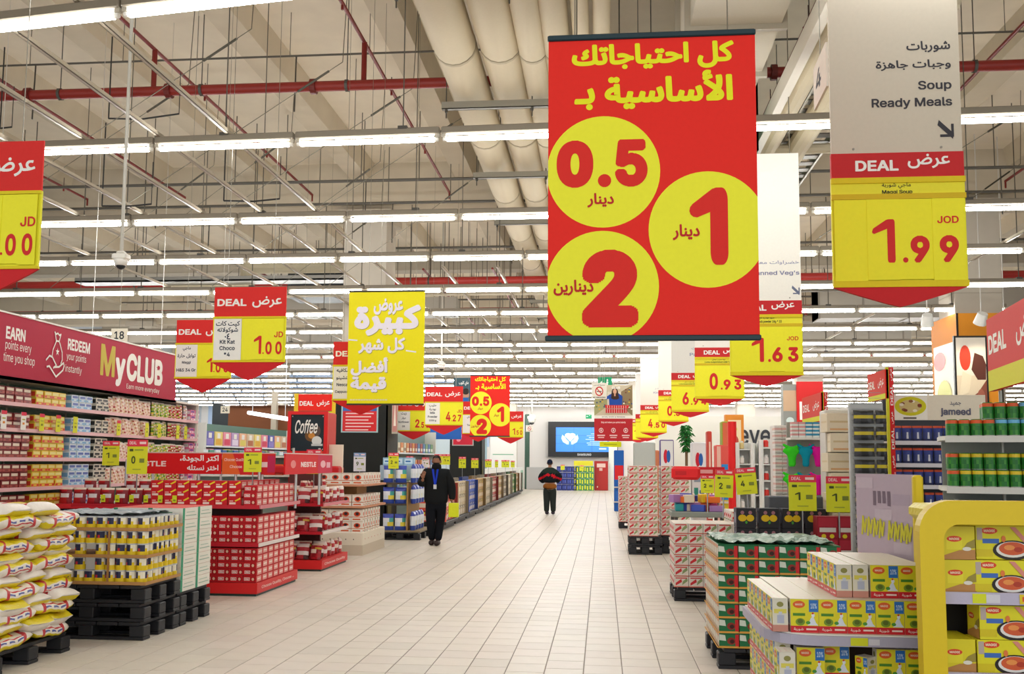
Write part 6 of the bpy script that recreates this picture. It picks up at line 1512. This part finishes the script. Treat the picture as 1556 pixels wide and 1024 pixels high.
rw_pile(955, 17.6, .6, .8, 2, 10, 'tall red-and-white stack')
rw_pile(1004, 17.9, .6, .7, 2, 10, 'second tall red-and-white stack')
rw_pile(940, 24.5, .7, .8, 1, 9, 'farthest red-and-white stack')
# dark trays with yellow print behind the green boxes
dkf = [R(0, 0, 1, 1, '#2a2a30'), E(.3, .5, .22, .18, '#d8b21c', 12), E(.7, .5, .2, .18, '#d8b21c', 12), E(.3, .78, .1, .1, '#9a6a74', 8), E(.7, .78, .1, .1, '#9a6a74', 8), E(.5, .28, .06, .08, '#4a9a3a', 8)]
DK = carton(.2, .2, .2, '#34343c', dkf, [R(0, 0, 1, 1, '#4a4a54'), E(.5, .5, .3, .3, '#8a8a9a')], None, 'tea_case', 'case', 'dark cases with yellow print')
dx0 = X_(1118, 10.2)
pile(dx0, dx0 + .95, 10.2, 11.0, 1, 'black plastic pallet under the dark cases')
for k in range(5):
    for i in range(4): DK.place((dx0 + .235 * i, 10.2, .168 + .205 * k), 0, 'dark tea case with yellow print, %s, %s from the aisle' % (layer_word(k, 5), od(i)))
tag(MB().bbox((dx0 + .4, 10.6, 1.0), (dx0 + 1.0, 10.9, 1.3), '#54565e', .01).build('grey_case', 'matte'), 'plain grey case lying behind the dark tea cases', 'case')
rd = carton(.2, .2, .22, '#8a1c2a', [R(0, 0, 1, 1, '#9a1f30'), R(.05, .55, .95, .95, '#b02a3e'), R(.1, .3, .9, .5, '#d8d0cc'), E(.3, .12, .12, .1, '#e0c82a', 8), E(.7, .12, .12, .1, '#e0c82a', 8)], None, None, 'dark_red_case', 'case', 'dark red cases by the lilac board')
for k in range(5):
    for i in range(3): rd.place((X_(1240, 9.9) + i * .205, 9.9, .02 + .222 * k), 0, 'dark red case beside the tea cases, %s, %s from them' % (layer_word(k, 5), od(i)))
# price cards on the right
for c in [(1065, 1085, 722, 749, 12.5, '2', 'yellow price card farthest along above the stacks'), (1086, 1113, 713, 755, 11.6, '2', 'yellow price card tilting over the nearer red-and-white stack'),
          (1120, 1151, 712, 752, 11.5, '4', 'yellow price card leaning the other way, third from the pegboard'), (1199, 1240, 722, 776, 10, '1', 'large yellow price card over the dark tea cases'), (1256, 1294, 724, 778, 9.7, '1', 'large yellow price card over the dark red cases')]:
    price_card(*c, ground=-.25, ang={'2': 0, '4': -.08}.get(c[5], 0) + (.04 if c[0] == 1086 else 0))

# end caps and their strips
def strip(px0, px1, pytop, Y, label, board_px, board_py):
    a = at(px0, pytop, Y); b = at(px1, pytop, Y); w = b.x - a.x
    t = empty('deal_strip', (a.x, Y, 0), 0, label, 'sign')
    sh = []
    n = 6
    m = MB().box((0, 0, .1), (w * .35, .03, a.z), '#d8d22c').box((w * .35, 0, .1), (w, .03, a.z), '#d81f24')
    for k in range(n):
        z = a.z - .25 - k * .42
        vs = [T('DEAL', 0, 0, 1, 1, WHI, .02)]
        m.art((w * .88, 0, z - .12), (0, 0, 1), (-1, 0, 0), .2, w * .36, [T('DEAL', 0, 0, 1, 1, WHI, .02)]); m.art((w * .88, 0, z + .12), (0, 0, 1), (-1, 0, 0), .12, w * .36, [T('عرض', 0, 0, 1, 1, WHI, .01)])
    m.build('strip_panel', 'matte', t)
    # header board running away from us behind the strip
    (x0, x1), (yt, yb) = board_px, board_py
    zt_, zb_ = Z_(yt[1], Y), Z_(yb[1], Y); X = a.x - .01
    Yf = Y * (px0 - 915.) / (x0 - 915.); q = empty('deal_header', (X, Yf, zb_), -PI / 2, label.replace('vertical strip', 'header board running back from the strip'), 'sign'); L_ = Yf - Y
    MB().box((0, 0, 0), (L_, .03, zt_ - zb_), SRED).front(0, 0, L_, zt_ - zb_, 0, [R(0, 0, 1, 1, '#de3d34'), R(0, 0, 1, .18, '#dcdc2c'), T('DEAL', .05, .42, .42, .7, WHI, .02), T('عرض', .6, .4, .92, .75, WHI, .01)]).build('board', 'matte', q)
    MB().cyl((L_ * .3, .02, -2.2), (L_ * .3, .02, 0), .012, '#b9b4aa').build('support_post', 'metal', q)
    return a.x
s2 = strip(1346, 1357, 558, 9.5, 'vertical strip of repeated deal lettering by the dark pegboard', (1320, 1348), ((569, 562), (610, 605)))
s1 = strip(1248, 1257, 595, 13.0, 'vertical strip of repeated deal lettering beside the hanging gloves', (1220, 1249), ((601, 596), (642, 638)))
# pegboard with dark packs
px0, px1 = at(1293, 700, 9.3).x, at(1345, 700, 9.3).x
t = empty('pegboard', (px0, 9.3, 0), 0, 'grey pegboard end cap hung with black and yellow packs', 'stand')
zp1 = Z_(611, 9.3)
MB().bbox((0, .02, .1), (px1 - px0, .08, zp1), '#b5b7b8', .006).build('board', 'paint', t); MB().box((0, 0, 0), (px1 - px0, .5, .1), '#9a9c9e').build('foot', 'paint', t)
bm_ = MB()
for k in range(40): bm_.box((.02, .012, .3 + k * .052), (px1 - px0 - .02, .02, .303 + k * .052), '#8f9294')
bm_.build('slot', 'metal', t)['kind'] = 'stuff'
def f_bar(u, v):
    if .42 < v < .58: return '#c9b62a'
    if v > .85: return '#3c3a34'
    return '#26272a' if int(u * 9) % 2 else '#34353a'
pk = [pouch('brush_pack', .19, .125, .05, f_bar, 'packet', 'black and yellow packs on the pegboard'), pouch('brush_pack', .1, .125, .05, f_bar, 'packet', 'black and yellow packs on the pegboard')]
for k in range(10):
    z = zp1 - .2 - k * .155
    pk[0].place((px0 + .12, 9.28, z), 0, 'wide black and yellow pack on the pegboard, %s from the top' % od(k)); pk[1].place((px0 + .28, 9.28, z), 0, 'narrow black and yellow pack on the pegboard, %s from the top' % od(k))
# cream folded packs leaning beside the pegboard
cp = carton(.3, .22, .2, '#e0d2b8', [R(.1, .1, .9, .2, '#d8a878'), R(.1, .5, .9, .6, '#cdb890')], [R(.1, .5, .9, .6, '#d8c4a0')], None, 'paper_pack', 'packet', 'cream packs beside the pegboard')
for k in range(8): cp.place((at(1258, 700, 10.4).x + .03 * (k % 2), 10.4, Z_(655, 10.4) - .21 * k + (.0)), .08 * (-1) ** k, 'cream paper pack beside the pegboard, %s from the top' % od(k), sc=(1.0, 1, 1))
tag(MB().bbox((at(1256, 700, 10.6).x, 10.62, 0), (at(1300, 700, 10.6).x, 10.9, Z_(622, 10.6)), '#c9c4ba', .01).build('paper_rack', 'paint'), 'plain rack behind the cream paper packs', 'rack')
tag(MB().bbox((at(1257, 700, 12.0).x, 12.0, Z_(650, 12)), (at(1278, 700, 12).x, 12.06, Z_(624, 12)), '#5f7a92', .004).front(at(1257, 700, 12.0).x, Z_(650, 12), at(1278, 700, 12).x, Z_(624, 12), 11.995, [E(.6, .3, .3, .2, '#e0e4e8')]).cyl((at(1268, 700, 12).x, 12.03, 0), (at(1268, 700, 12).x, 12.03, Z_(650, 12)), .01, '#8a8c8e').build('small_screen', 'gloss'), 'small bluish picture screen between the two end caps', 'screen')

# jameed shelf
jx0, jx1 = at(1357, 700, 9.8).x, at(1500, 700, 9.8).x; JY = 9.8
t = empty('jar_shelves', (jx0, JY, 0), 0, 'shelf unit of dark blue packs under the jameed header', 'shelving')
Wj = jx1 - jx0; hz0, hz1 = Z_(637, JY), Z_(600, JY)
MB().box((0, .3, 0), (Wj, .34, hz1), '#4a4e58').build('back_panel', 'paint', t)
sa = [R(0, 0, 1, 1, '#e0d6c4'), R(0, 0, .38, 1, '#e9e4da'), E(.2, .55, .17, .38, '#c9c21c', 24), E(.2, .55, .12, .26, '#c8b47a', 20)] + [E(.2 + .1 * math.cos(k * 1.3), .55 + .2 * math.sin(k * 1.3), .025, .06, ['#8a5a3a', '#e6dcc4', '#7a3a2a'][k % 3], 8) for k in range(9)] + [R(.12, .05, .26, .11, '#5a5048'), T('جميد', .62, .56, .74, .74, '#6a6a7a', .01), T('jameed', .52, .14, .84, .48, '#5c5c70', .03)]
MB().box((0, -.01, hz0), (Wj, .02, hz1), '#e0d6c4').front(0, hz0, Wj, hz1, -.01, sa, .001).build('header_panel', 'matte', t)
jf = pouch('jameed_pack', .095, .15, .05, lambda u, v: '#c8563a' if v > .82 else ('#2c3a86' if v > .55 else ('#c9ccd6' if .3 < u < .7 else '#39447e') if v > .2 else '#2a2f58'), 'packet', 'dark blue packs under the jameed header', 'gloss', 5, 7)
for s, py in enumerate((669, 702, 734, 768)):
    z = Z_(py, JY) + .01; q = MB().box((0, 0, z - .03), (Wj, .3, z), '#dcd8da').build('shelf', 'paint', t); MB().box((0, -.012, z - .04), (Wj, 0, z), '#cfcdd6').build('price_rail', 'plastic', q)
    for i in range(int(Wj / .1)): jf.place((jx0 + .055 + i * .1, JY + .05, z), rg.uniform(-.1, .1), 'dark blue pack with a red cap, %s shelf under the header, %s along' % (od(s), od(i)))

# green can shelves
def can_mb(band, cap):
    m = MB(); n = 14; r = .038; prof = [(r - .004, 0), (r, .006), (r, .04), (r, .07), (r, .088), (r, .112), (r - .006, .118), (r - .01, .116)]
    def c(i, j):
        if j == 0: return '#b8bcb8'
        if j == 4: return band
        if j == 5: return '#2f7a34'
        if j in (6,): return '#c8ccc8'
        return ('#1f6a2c', '#3f8a34', '#2a7630')[(i + j) % 3] if j < 3 else '#2c7c34'
    return m.lathe(prof, ['#2c7c34'] * 7, n, seg_cols=c)
cans = {c: kind('drink_can', can_mb(h, None), 'can', 'green cans on the curved shelves', 'gloss') for c, h in (('orange-banded', '#d8582a'), ('blue-banded', '#6ab0dc'), ('yellow-banded', '#dcc02c'))}
for c in cans: pass
ccx0 = at(1430, 700, 7.0).x; a1 = -.28
t = empty('can_shelves', (ccx0, 7.0, 0), a1, 'white angled shelves stacked with green cans below the red deal board', 'shelving')
czs = [1.855, 1.5, 1.15]; Wc = 1.25
MB().box((.03, .5, 0), (Wc, .54, 1.84), '#8a8f8a').build('back_panel', 'paint', t)
MB().box((.1, .06, 0), (.13, .5, 1.4), '#b9bcb8').build('side_panel', 'paint', t)
for z in czs:
    s = MB().prism([(.0, .1), (.04, .0), (Wc, 0), (Wc, .5), (0, .5)][::-1], z - .03, z, '#dcdcd6', plane='xy').build('shelf', 'paint', t)
    MB().box((.03, -.012, z - .045), (Wc, .0, z - .002), '#cfd0cc').build('price_rail', 'plastic', s)
MB().prism([(0.02, 1.15), (.1, 1.5), (.1, 1.85), (.02, 1.82)], -.02, -.012, '#c9c8cc').build('ticket_panel', 'plastic', t) if False else None
ca, sa_ = math.cos(a1), math.sin(a1)
for s, z in enumerate(czs):
    for row in range(3):
        for i in range(15):
            for lv in range(2):
                if s == 0 and lv == 1 and i < 3: continue
                if lv == 0 and row == 2: continue
                u, v = .08 + i * .0785, .06 + row * .08 + (.05 if lv else 0)
                nm = ('orange-banded' if (i < 4 + 2 * lv) else 'blue-banded') if s == 0 else 'yellow-banded' if (s == 1) else ('blue-banded' if i % 5 == 2 else 'yellow-banded')
                if s == 1 and i == 0: nm = 'orange-banded'
                cans[nm].place((ccx0 + u * ca - v * sa_, 7.0 + u * sa_ + v * ca, z + .119 * lv), rg.uniform(-3, 3), '%s green can, %s shelf down, %s layer, %s row, %s along' % (nm, od(s), 'upper' if lv else 'lower', od(row), od(i)))
# big deal board at the right edge
p0, p1 = at(1503, 595, 7.2), at(1580, 570, 6.0)
zb_, zt_ = p0.z, at(1505, 507, 7.2).z; dv = Vector((p1.x - p0.x, p1.y - p0.y, 0)); L_ = dv.length
t = empty('deal_header', (p0.x, p0.y, zb_), math.atan2(dv.y, dv.x), 'large red and yellow deal board over the green cans', 'sign')
MB().bbox((0, 0, 0), (L_, .04, zt_ - zb_ + .1), SRED, .004).front(0, 0, L_, zt_ - zb_ + .1, 0, [R(0, 0, 1, 1, '#d8342f'), R(0, 0, 1, .28, '#dcd92e'), T('DEAL', .03, .5, .42, .76, WHI, .03), T('عرض', .62, .46, .97, .8, WHI, .02)], .001).build('board', 'matte', t)
MB().cyl((.1, .05, -2.3), (.1, .05, 0), .012, '#9a9a94').cyl((L_ - .2, .05, -2.3), (L_ - .2, .05, 0), .012, '#9a9a94').build('support_post', 'metal', t)

# orange clad column with food pictures, second column with the red board
zt_, X0 = Z_(480, 21.4), at(1459, 600, 21.4).x; X1_ = at(1521, 600, 21.4).x; xs = at(1425, 600, 22.6).x
t = empty('picture_column', (0, 0, 0), 0, 'orange clad column with lit food pictures behind the jameed header', 'cladding')
MB().box((X0, 21.38, 0), (X1_, 21.5, zt_), '#e8962a').box((X0 - .04, 21.36, 0), (X0, 21.5, zt_), '#2c241c').box((X1_, 21.36, 0), (X1_ + .04, 21.5, zt_), '#2c241c').build('front_panel', 'matte', t)
MB().prism([(xs, 22.9), (X0 - .04, 21.38), (X0, 21.5), (xs + .1, 23)], 0, zt_, '#d8872a', plane='xy').build('side_panel', 'matte', t)
fx, fw = at(1452, 600, 21.3).x, at(1503, 600, 21.3).x; fz0, fz1_ = Z_(640, 21.3), Z_(513, 21.3)
fa = [R(0, 0, 1, 1, '#e6d6bc'), R(0, .55, 1, 1, '#f0e6d8'), E(.3, .76, .19, .15, '#d8422a', 18), P([(.5, .62), (.62, .82), (.9, .78), (1, .68), (.98, .5), (.7, .5)], '#5a2c20'), P([(.1, .0), (0, .0), (.3, .25), (.7, .35), (1, .5), (1, 0)], '#8a4a38'), P([(.05, .3), (.2, .6), (.5, .55), (.4, .35)], '#efe2c8'), E(.55, .2, .16, .1, '#6a2a22'), E(.8, .3, .13, .09, '#a8604c'), E(.3, .12, .12, .08, '#4a2018')]
MB().box((fx, 21.3, fz0), (fw, 21.37, fz1_), '#1c1814').front(fx + .04, fz0, fw - .04, fz1_ - .04, 21.3, fa, .002).build('food_picture', 'gloss', t)
dv = Vector((X0 - .04 - xs, 21.38 - 22.9, 0)); LL = dv.length; u_ = dv / LL
MB().art((xs + u_.x * .15, 22.9 + u_.y * .15, fz0), tuple(u_), (0, 0, 1), LL - .3, fz1_ - fz0 - .1, [R(0, 0, 1, 1, '#e6dcc0'), E(.3, .8, .3, .12, '#d8503a'), E(.5, .35, .35, .2, '#c8c83a'), E(.6, .1, .3, .1, '#d86a4a')], .01).build('side_picture', 'gloss', t)
def spot(px, py, Y, label, tilt):
    p = at(px, py, Y); t = empty('spot_lamp', p, 0, label, 'lamp')
    d = Vector((tilt, .55, -.8)).normalized(); MB().cyl(-d * .12, d * .12, .1, '#e6e4de', 14, r2=.13).build('shade', 'paint', t, True)
    MB().cyl(d * .121, d * .125, .11, '#fff6e4', 14).build('bulb_face', 'lamp', t); MB().cyl((0, 0, .05), (0, 0, ZC - p.z), .012, '#cfcac2', 6).build('stem', 'paint', t)
    sp = bpy.data.lights.new('spot', 'SPOT'); sp.energy = 16; sp.spot_size = 1.2; sp.spot_blend = .6; sp.color = (1, .86, .62); sp.shadow_soft_size = .08
    so = bpy.data.objects.new('spot_light', sp); COL.objects.link(so); so.parent = t; so.location = d * .16; so.rotation_euler = d.to_track_quat('-Z', 'Y').to_euler()
spot(1409, 486, 20.6, 'white spot lamp beside the orange column, nearest the aisle', .15); spot(1491, 484, 20.4, 'white spot lamp lighting the front food picture', -.1); spot(1526, 491, 20.6, 'white spot lamp at the outer side of the orange column', -.3)
Xa, Xb = at(1211, 620, 38).x, at(1251, 620, 38).x
t = empty('red_column_board', (Xa, 38, 0), 0, 'red board with a white panel on the farther grey column', 'sign')
zt_ = Z_(580, 38); MB().box((0, 0, Z_(640, 38)), (Xb - Xa, .1, zt_), '#c8201f').front(0, Z_(640, 38), Xb - Xa, zt_, 0, [R(.1, .05, .35, .5, '#e8e4dc')], .004).build('board', 'matte', t)
MB().box((-.5, .1, 0), (0, .6, zt_ - .1), '#8a8c86').front(-.5, .0, 0, zt_ - .1, .1, [R(0, .78, 1, .95, '#c0a080'), E(.5, .7, .3, .03, '#c8d8d4')], .004).build('side_panel', 'matte', t)
MB().box((0, .1, 0), (Xb - Xa, .3, Z_(640, 38)), '#b8b2a8').build('lower_panel', 'matte', t)

# first end cap: packs, gloves
ex0, ex1 = at(1198, 700, 13.3).x, at(1249, 700, 13.3).x
t = empty('glove_end_cap', (ex0, 13.3, 0), 0, 'grey end cap with stacked packs on top and bright gloves hanging below', 'stand')
MB().bbox((0, .05, .1), (ex1 - ex0, .12, Z_(640, 13.3)), '#8b8a82', .006).build('board', 'paint', t); MB().box((0, -.3, 0), (ex1 - ex0, .12, .1), '#a8a8a4').build('foot', 'paint', t)
zsh = Z_(664, 13.3); MB().box((-.02, -.3, zsh - .03), (ex1 - ex0, .05, zsh), '#dcd8d0').build('shelf', 'paint', t)
tn = [carton(.085, .12, .05, '#dfe2e0', [R(0, .5, 1, 1, b)], [R(0, .5, 1, 1, b)], None, 'small_tin_pack', 'packet', 'small packs on the glove end cap') for b in ('#3f8fb4', '#d89a9a')]
for i in range(5):
    for k in range(4): q = 0 if i > 1 else 1; tn[q].place((ex0 + i * .09, 13.02, zsh + .051 * k), 0, '%s small pack on the glove end cap, %s, %s along' % (('teal', 'pink')[q], layer_word(k, 4), od(i)))
def glove(c, name):
    m = MB()
    r = random.Random(3); n = 14
    rows_ = [(.0, .01, .0), (.035, .02, -.02), (.04, .022, -.08), (.05, .03, -.15), (.075, .05, -.2), (.09, .05, -.26), (.07, .04, -.3)]
    rows_ = [(.05, .03, .0), (.1, .05, -.03), (.11, .05, -.07), (.06, .04, -.12), (.05, .03, -.18), (.045, .025, -.25), (.03, .02, -.28)]
    for rx_, ry_, z in rows_:
        for i in range(n):
            a = 2 * PI * i / n; k = 1 + .16 * math.sin(5 * a + z * 20); m.v.append((rx_ * k * math.cos(a), ry_ * k * math.sin(a), z))
    for j in range(len(rows_) - 1):
        for i in range(n): m.f.append((j * n + i, (j + 1) * n + i, (j + 1) * n + (i + 1) % n, j * n + (i + 1) % n)); m.c.append(C(c))
    m.f.append(tuple(range(n))); m.c.append(C(c)); m.f.append(tuple((len(rows_) - 1) * n + i for i in reversed(range(n)))); m.c.append(C('#e6e0d4'))
    for a in (-.07, .07): m.cyl((a * .6, 0, -.02), (a * 1.7, -.01, .03), .028, c, 8, r2=.014)
    return kind('cleaning_glove', m, 'glove', 'bright gloves on the end cap', 'cloth', True)
gl = [glove('#3fd02c', 'g'), glove('#1592ac', 't'), glove('#e01f9a', 'p')]
for i, px in enumerate((1203, 1224, 1243)):
    for k, py in enumerate((679, 721)): gl[i].place((at(px, py, 13.1).x, 13.1, Z_(py - 2, 13.1)), rg.uniform(-.3, .3), '%s rubber glove on the %s row of the end cap' % (('lime green', 'teal', 'magenta')[i], ('upper', 'lower')[k]), sc=.95)
# white packs at its side
wp_ = carton(.16, .2, .09, '#dcd8d4', [R(0, .4, 1, .7, '#d8a8a4'), R(.1, .1, .9, .2, '#b8b0b0')], [R(0, .4, 1, .7, '#d8b4a8')], None, 'tissue_pack', 'packet', 'white packs beside the glove end cap')
for k in range(12):
    for i in range(2): wp_.place((at(1178, 700, 13.6).x + .1 * i, 13.6, Z_(656, 13.6) - .095 * k), 0, 'white and pink pack beside the glove end cap, %s down, %s column' % (od(k), od(i)), sc=(.6, 1, 1))
tag(MB().bbox((at(1178, 700, 13.8).x, 13.82, 0), (at(1198, 700, 13.8).x, 14.2, Z_(645, 13.8)), '#cfcac4', .01).build('tissue_rack', 'paint'), 'pale rack behind the white and pink packs', 'rack')
# wall with lettering far behind on the aisle's other side
t = empty('lettered_wall', (0, 47, 0), 0, 'pale partition wall with large dark lettering deep in the hall', 'panel')
wx0, wx1 = at(995, 600, 47).x, at(1215, 600, 47).x
MB().box((wx0, 0, 0), (wx1 + 3, .2, Z_(632, 47)), '#d9d6cc').build('wall_panel', 'matte', t)
MB().front(at(1122, 660, 47).x, Z_(675, 47), at(1182, 660, 47).x, Z_(652, 47), -.05, [T('ever', 0, 0, 1, 1, '#34363c', .015)], .02).build('lettering', 'matte', t)
# orange column board in front
a_, b_ = at(1103, 705, 36), at(1130, 630, 36)
t = empty('orange_board', (a_.x, 36, 0), 0, 'orange framed food picture before the lettered wall', 'board')
MB().box((0, 0, 0), (b_.x - a_.x, .4, b_.z), '#d8862c').front(.1, a_.z + .5, b_.x - a_.x - .1, b_.z - .2, 0, [R(0, 0, 1, 1, '#e6d0a8'), E(.5, .3, .3, .2, '#b84a3a'), E(.4, .7, .3, .1, '#d8c84a')], .004).build('picture', 'matte', t)
# green climbing plant
t = empty('green_plant', (at(1043, 680, 34).x, 34, 0), 0, 'tall artificial green plant before the pale partition', 'plant')
m = MB(); rl = random.Random(9)
for k in range(260):
    z = rl.uniform(Z_(684, 34), Z_(646, 34)); w_ = .13 * (1 - abs((z - Z_(664, 34)) / .5)) + .06; x, y = rl.uniform(-w_, w_), rl.uniform(-w_, w_); a = rl.uniform(0, 6); l = .09
    m.add([(x, y, z), (x + l * math.cos(a), y + l * math.sin(a), z - .03), (x + 2 * l * math.cos(a + .3), y + 2 * l * math.sin(a + .3), z - .1), (x + l * math.cos(a + .7), y + l * math.sin(a + .7), z + .02)], [(0, 1, 2, 3)], rl.choice(['#1f7a2c', '#2f8a38', '#186426']))
m.build('foliage', 'foliage', t)['kind'] = 'stuff'; MB().cyl((0, 0, 0), (0, 0, Z_(660, 34)), .05, '#6a5238').build('trunk', 'matte', t)
# toy stands, posters and racks in the middle distance
def toy_stand(px0, px1, py0, Y, base, shp, label, name='toy_display', h0=0):
    a = at(px0, py0, Y); b = at(px1, py0, Y); w = b.x - a.x; t = empty(name, (a.x, Y, 0), 0, label, 'stand')
    MB().bbox((0, .05, 0), (w, .45, a.z), base, .02).front(.02, .1, w - .02, a.z - .03, .048, shp, .002).build('body', 'matte', t)
    MB().box((0, -.05, .3), (w, .05, .34), '#c9c6c0').box((0, -.05, .8), (w, .05, .84), '#c9c6c0').build('shelf', 'paint', t); return t
ball = [R(0, .55, 1, 1, '#dfe0e4'), E(.4, .8, .18, .09, '#c8243a', 16), E(.62, .8, .16, .08, '#2a62b0', 16), R(.1, .52, .9, .6, '#8a9aa8'), R(.1, .3, .4, .45, '#2f8a7a'), R(.5, .28, .85, .42, '#3a5aa0'), R(.1, .1, .9, .2, '#b8b0a8')]
toy_stand(1003, 1024, 668, 27, '#5a4a8a', ball, 'violet edged toy display with a red and blue ball picture, nearer the aisle')
toy_stand(1051, 1074, 672, 25, '#d8dadd', ball, 'white toy display with a red and blue ball picture before the plant')
toy_stand(1075, 1082, 655, 24, '#c8453a', [R(.2, .1, .8, .9, '#e8c0b0')], 'narrow salmon toy display beside the white one')
toy_stand(1088, 1108, 676, 21, '#e05a50', [R(0, 0, .35, 1, '#e8b8a8'), R(.4, .4, 1, .8, '#2f8ad0'), R(.4, .1, 1, .4, '#e0c83a')], 'coral and blue toy display by the red tube')
tag(MB().cyl((at(1113, 700, 20).x, 20, 0), (at(1113, 700, 20).x, 20, Z_(640, 20)), .09, '#e01a1c', 14).build('red_tube', 'plastic'), 'upright glossy red tube between toy displays', 'tube')
toy_stand(1097, 1110, 640, 22, '#9aa83a', [R(0, .7, 1, 1, '#d86a4a'), R(0, .4, 1, .6, '#4a8a4a')], 'green and red printed tower behind the red tube')
toy_stand(963, 996, 672, 21, '#b4b8b2', [R(0, 0, 1, 1, '#b9bdb8'), R(.1, .7, .9, .72, '#9fa4a0')], 'grey cupboard behind the tall red-and-white stack', 'grey_cupboard')
toy_stand(933, 948, 684, 33, '#1f5fb4', [R(0, .5, 1, .75, '#d8262c'), R(.1, .1, .9, .3, '#2f6ac0')], 'blue stand with a red band next to the far cases')
toy_stand(985, 1002, 684, 23, '#c87a5a', [R(.1, .6, .5, .95, '#d83a3a'), R(.5, .3, .9, .6, '#e8b84a'), R(.1, .1, .4, .4, '#4a8a5a')], 'mixed toy display between the grey cupboard and the violet one')
def rack(px0, px1, py0, Y, label, colsn):
    a = at(px0, py0, Y); b = at(px1, py0, Y); w = b.x - a.x; t = empty('white_rack', (a.x, Y, 0), 0, label, 'shelving')
    MB().box((0, .3, 0), (w, .33, a.z), '#d0d0cc').build('back_panel', 'paint', t); MB().box((0, 0, 0), (.03, .33, a.z), '#dededa').build('side_panel', 'paint', t); MB().box((w - .03, 0, 0), (w, .33, a.z), '#dededa').build('side_panel', 'paint', t)
    z = .3; s = 0
    while z < a.z - .1:
        MB().box((.03, 0, z - .02), (w - .03, .3, z), '#e2e2de').build('shelf', 'paint', t)
        n = int((w - .1) / .11)
        for i in range(n):
            jarK[colsn[(s + i // 3) % len(colsn)]].place((a.x + .08 + i * .11, Y + .08, z), 0, '%s, %s shelf, %s along' % (label.split(' of ')[1].split(' behind')[0].split(' beside')[0] + ' jar', od(s), od(i)))
        z += .27; s += 1
def jar(c, l): 
    return kind('jar', MB().lathe([(.035, 0), (.045, .01), (.045, .1), (.03, .12), (.03, .15), (.0305, .151)], [c, l, l, '#d8d8d4', c], 10), 'jar', 'jars on the white racks', 'gloss')
jarK = [jar('#8a6a3a', '#e0c88a'), jar('#c8bcae', '#d83a34'), jar('#3a5a8a', '#e0e4ea'), jar('#8a2a3a', '#efe6e0')]
rack(1121, 1143, 672, 18, 'white rack of brown behind the yellow price cards', [0, 0, 3])
rack(1157, 1186, 668, 16, 'white rack of red-labelled beside the white packs', [1, 1, 3])
rack(1144, 1157, 673, 17, 'white rack of dark red between the two others', [3, 2])
# low table with clutter in front
tx0, tx1 = at(1020, 740, 14.5).x, at(1105, 740, 14.5).x
t = empty('sale_table', (tx0, 14.5, 0), 0, 'sale table with grey cloth between the red-and-white stacks', 'table')
MB().bbox((0, 0, .85), (tx1 - tx0, .9, .93), '#8a8f88', .01).build('table_top', 'matte', t)
for x in (.05, tx1 - tx0 - .1):
    for y in (.05, .8): MB().box((x, y, 0), (x + .05, y + .05, .85), '#5a5a58').build('leg', 'metal', t)
cl = random.Random(14); cc = [('red', '#e0242c'), ('orange', '#e8702a'), ('yellow', '#e8c42a'), ('pink', '#e05a98'), ('blue', '#3a52b8'), ('lilac', '#a87ab8'), ('teal', '#2a9aa0'), ('cream', '#e6d8c0')]
used_ = {}
for k in range(34):
    n_, c_ = cc[cl.randrange(8)]; used_[n_] = used_.get(n_, -1) + 1
    x = cl.uniform(tx0 + .02, tx1 - .25); y = 14.55 + cl.uniform(0, .6); z = .931 + (0 if k < 18 else .13)
    kk = MB().bbox((0, 0, 0), (cl.uniform(.12, .22), cl.uniform(.1, .18), cl.uniform(.09, .13)), c_, .008); o = kk.build('toy_box', 'gloss', None, False, (x, y, z), cl.uniform(-.4, .4)); tag(o, '%s toy box heaped on the sale table, %s of its colour' % (n_, od(used_[n_])), 'box', 'toy boxes on the sale table')
bx = tag(MB().bbox((0, 0, 0), (.42, .2, .2), '#e21f26', .04).front(.05, .05, .37, .15, -.001, [R(0, .2, .5, .8, '#c81a22')]).build('red_basket', 'plastic', None, False, (at(1021, 720, 14.4).x, 14.4, Z_(728, 14.4)), 0), 'glossy red basket above the nearer red-and-white stack', 'basket')
tag(MB().box((0, 0, 0), (.6, .05, .14), '#c8202c').front(0, 0, .6, .14, 0, [R(.3, .3, .7, .7, '#e0a0a0')]).cyl((.1, .04, -.6), (.1, .04, 0), .01, '#999999').cyl((.5, .04, -.6), (.5, .04, 0), .01, '#999999').build('red_shelf_sign', 'matte', None, False, (at(1040, 720, 15).x, 14.9, Z_(722, 15)), 0), 'small red sign board above the sale table', 'sign')
for i in range(5):
    c_ = ['#c8ccd4', '#5a6a8a', '#d8dadf', '#48587a', '#b8bcc4'][i]
    tag(MB().bbox((0, 0, 0), (.12, .12, .34), c_, .01).build('tall_pack', 'gloss', None, False, (at(1158, 700, 11.6).x + .135 * i, 11.6, .74)), '%s tall pack behind the dark tea cases, %s along' % (['pale', 'slate', 'white', 'navy', 'grey'][i], od(i)), 'packet', 'tall packs behind the tea cases')
tag(MB().bbox((at(1150, 700, 11.6).x, 11.5, 0), (at(1150, 700, 11.6).x + .9, 12.0, .738), '#9a9a9c', .01).build('grey_plinth', 'paint'), 'grey plinth under the tall packs', 'plinth')
# ------------------------------------------------------------------ drop models that were never placed
for k in KINDS_:
    if not k.used: bpy.data.objects.remove(k.root)
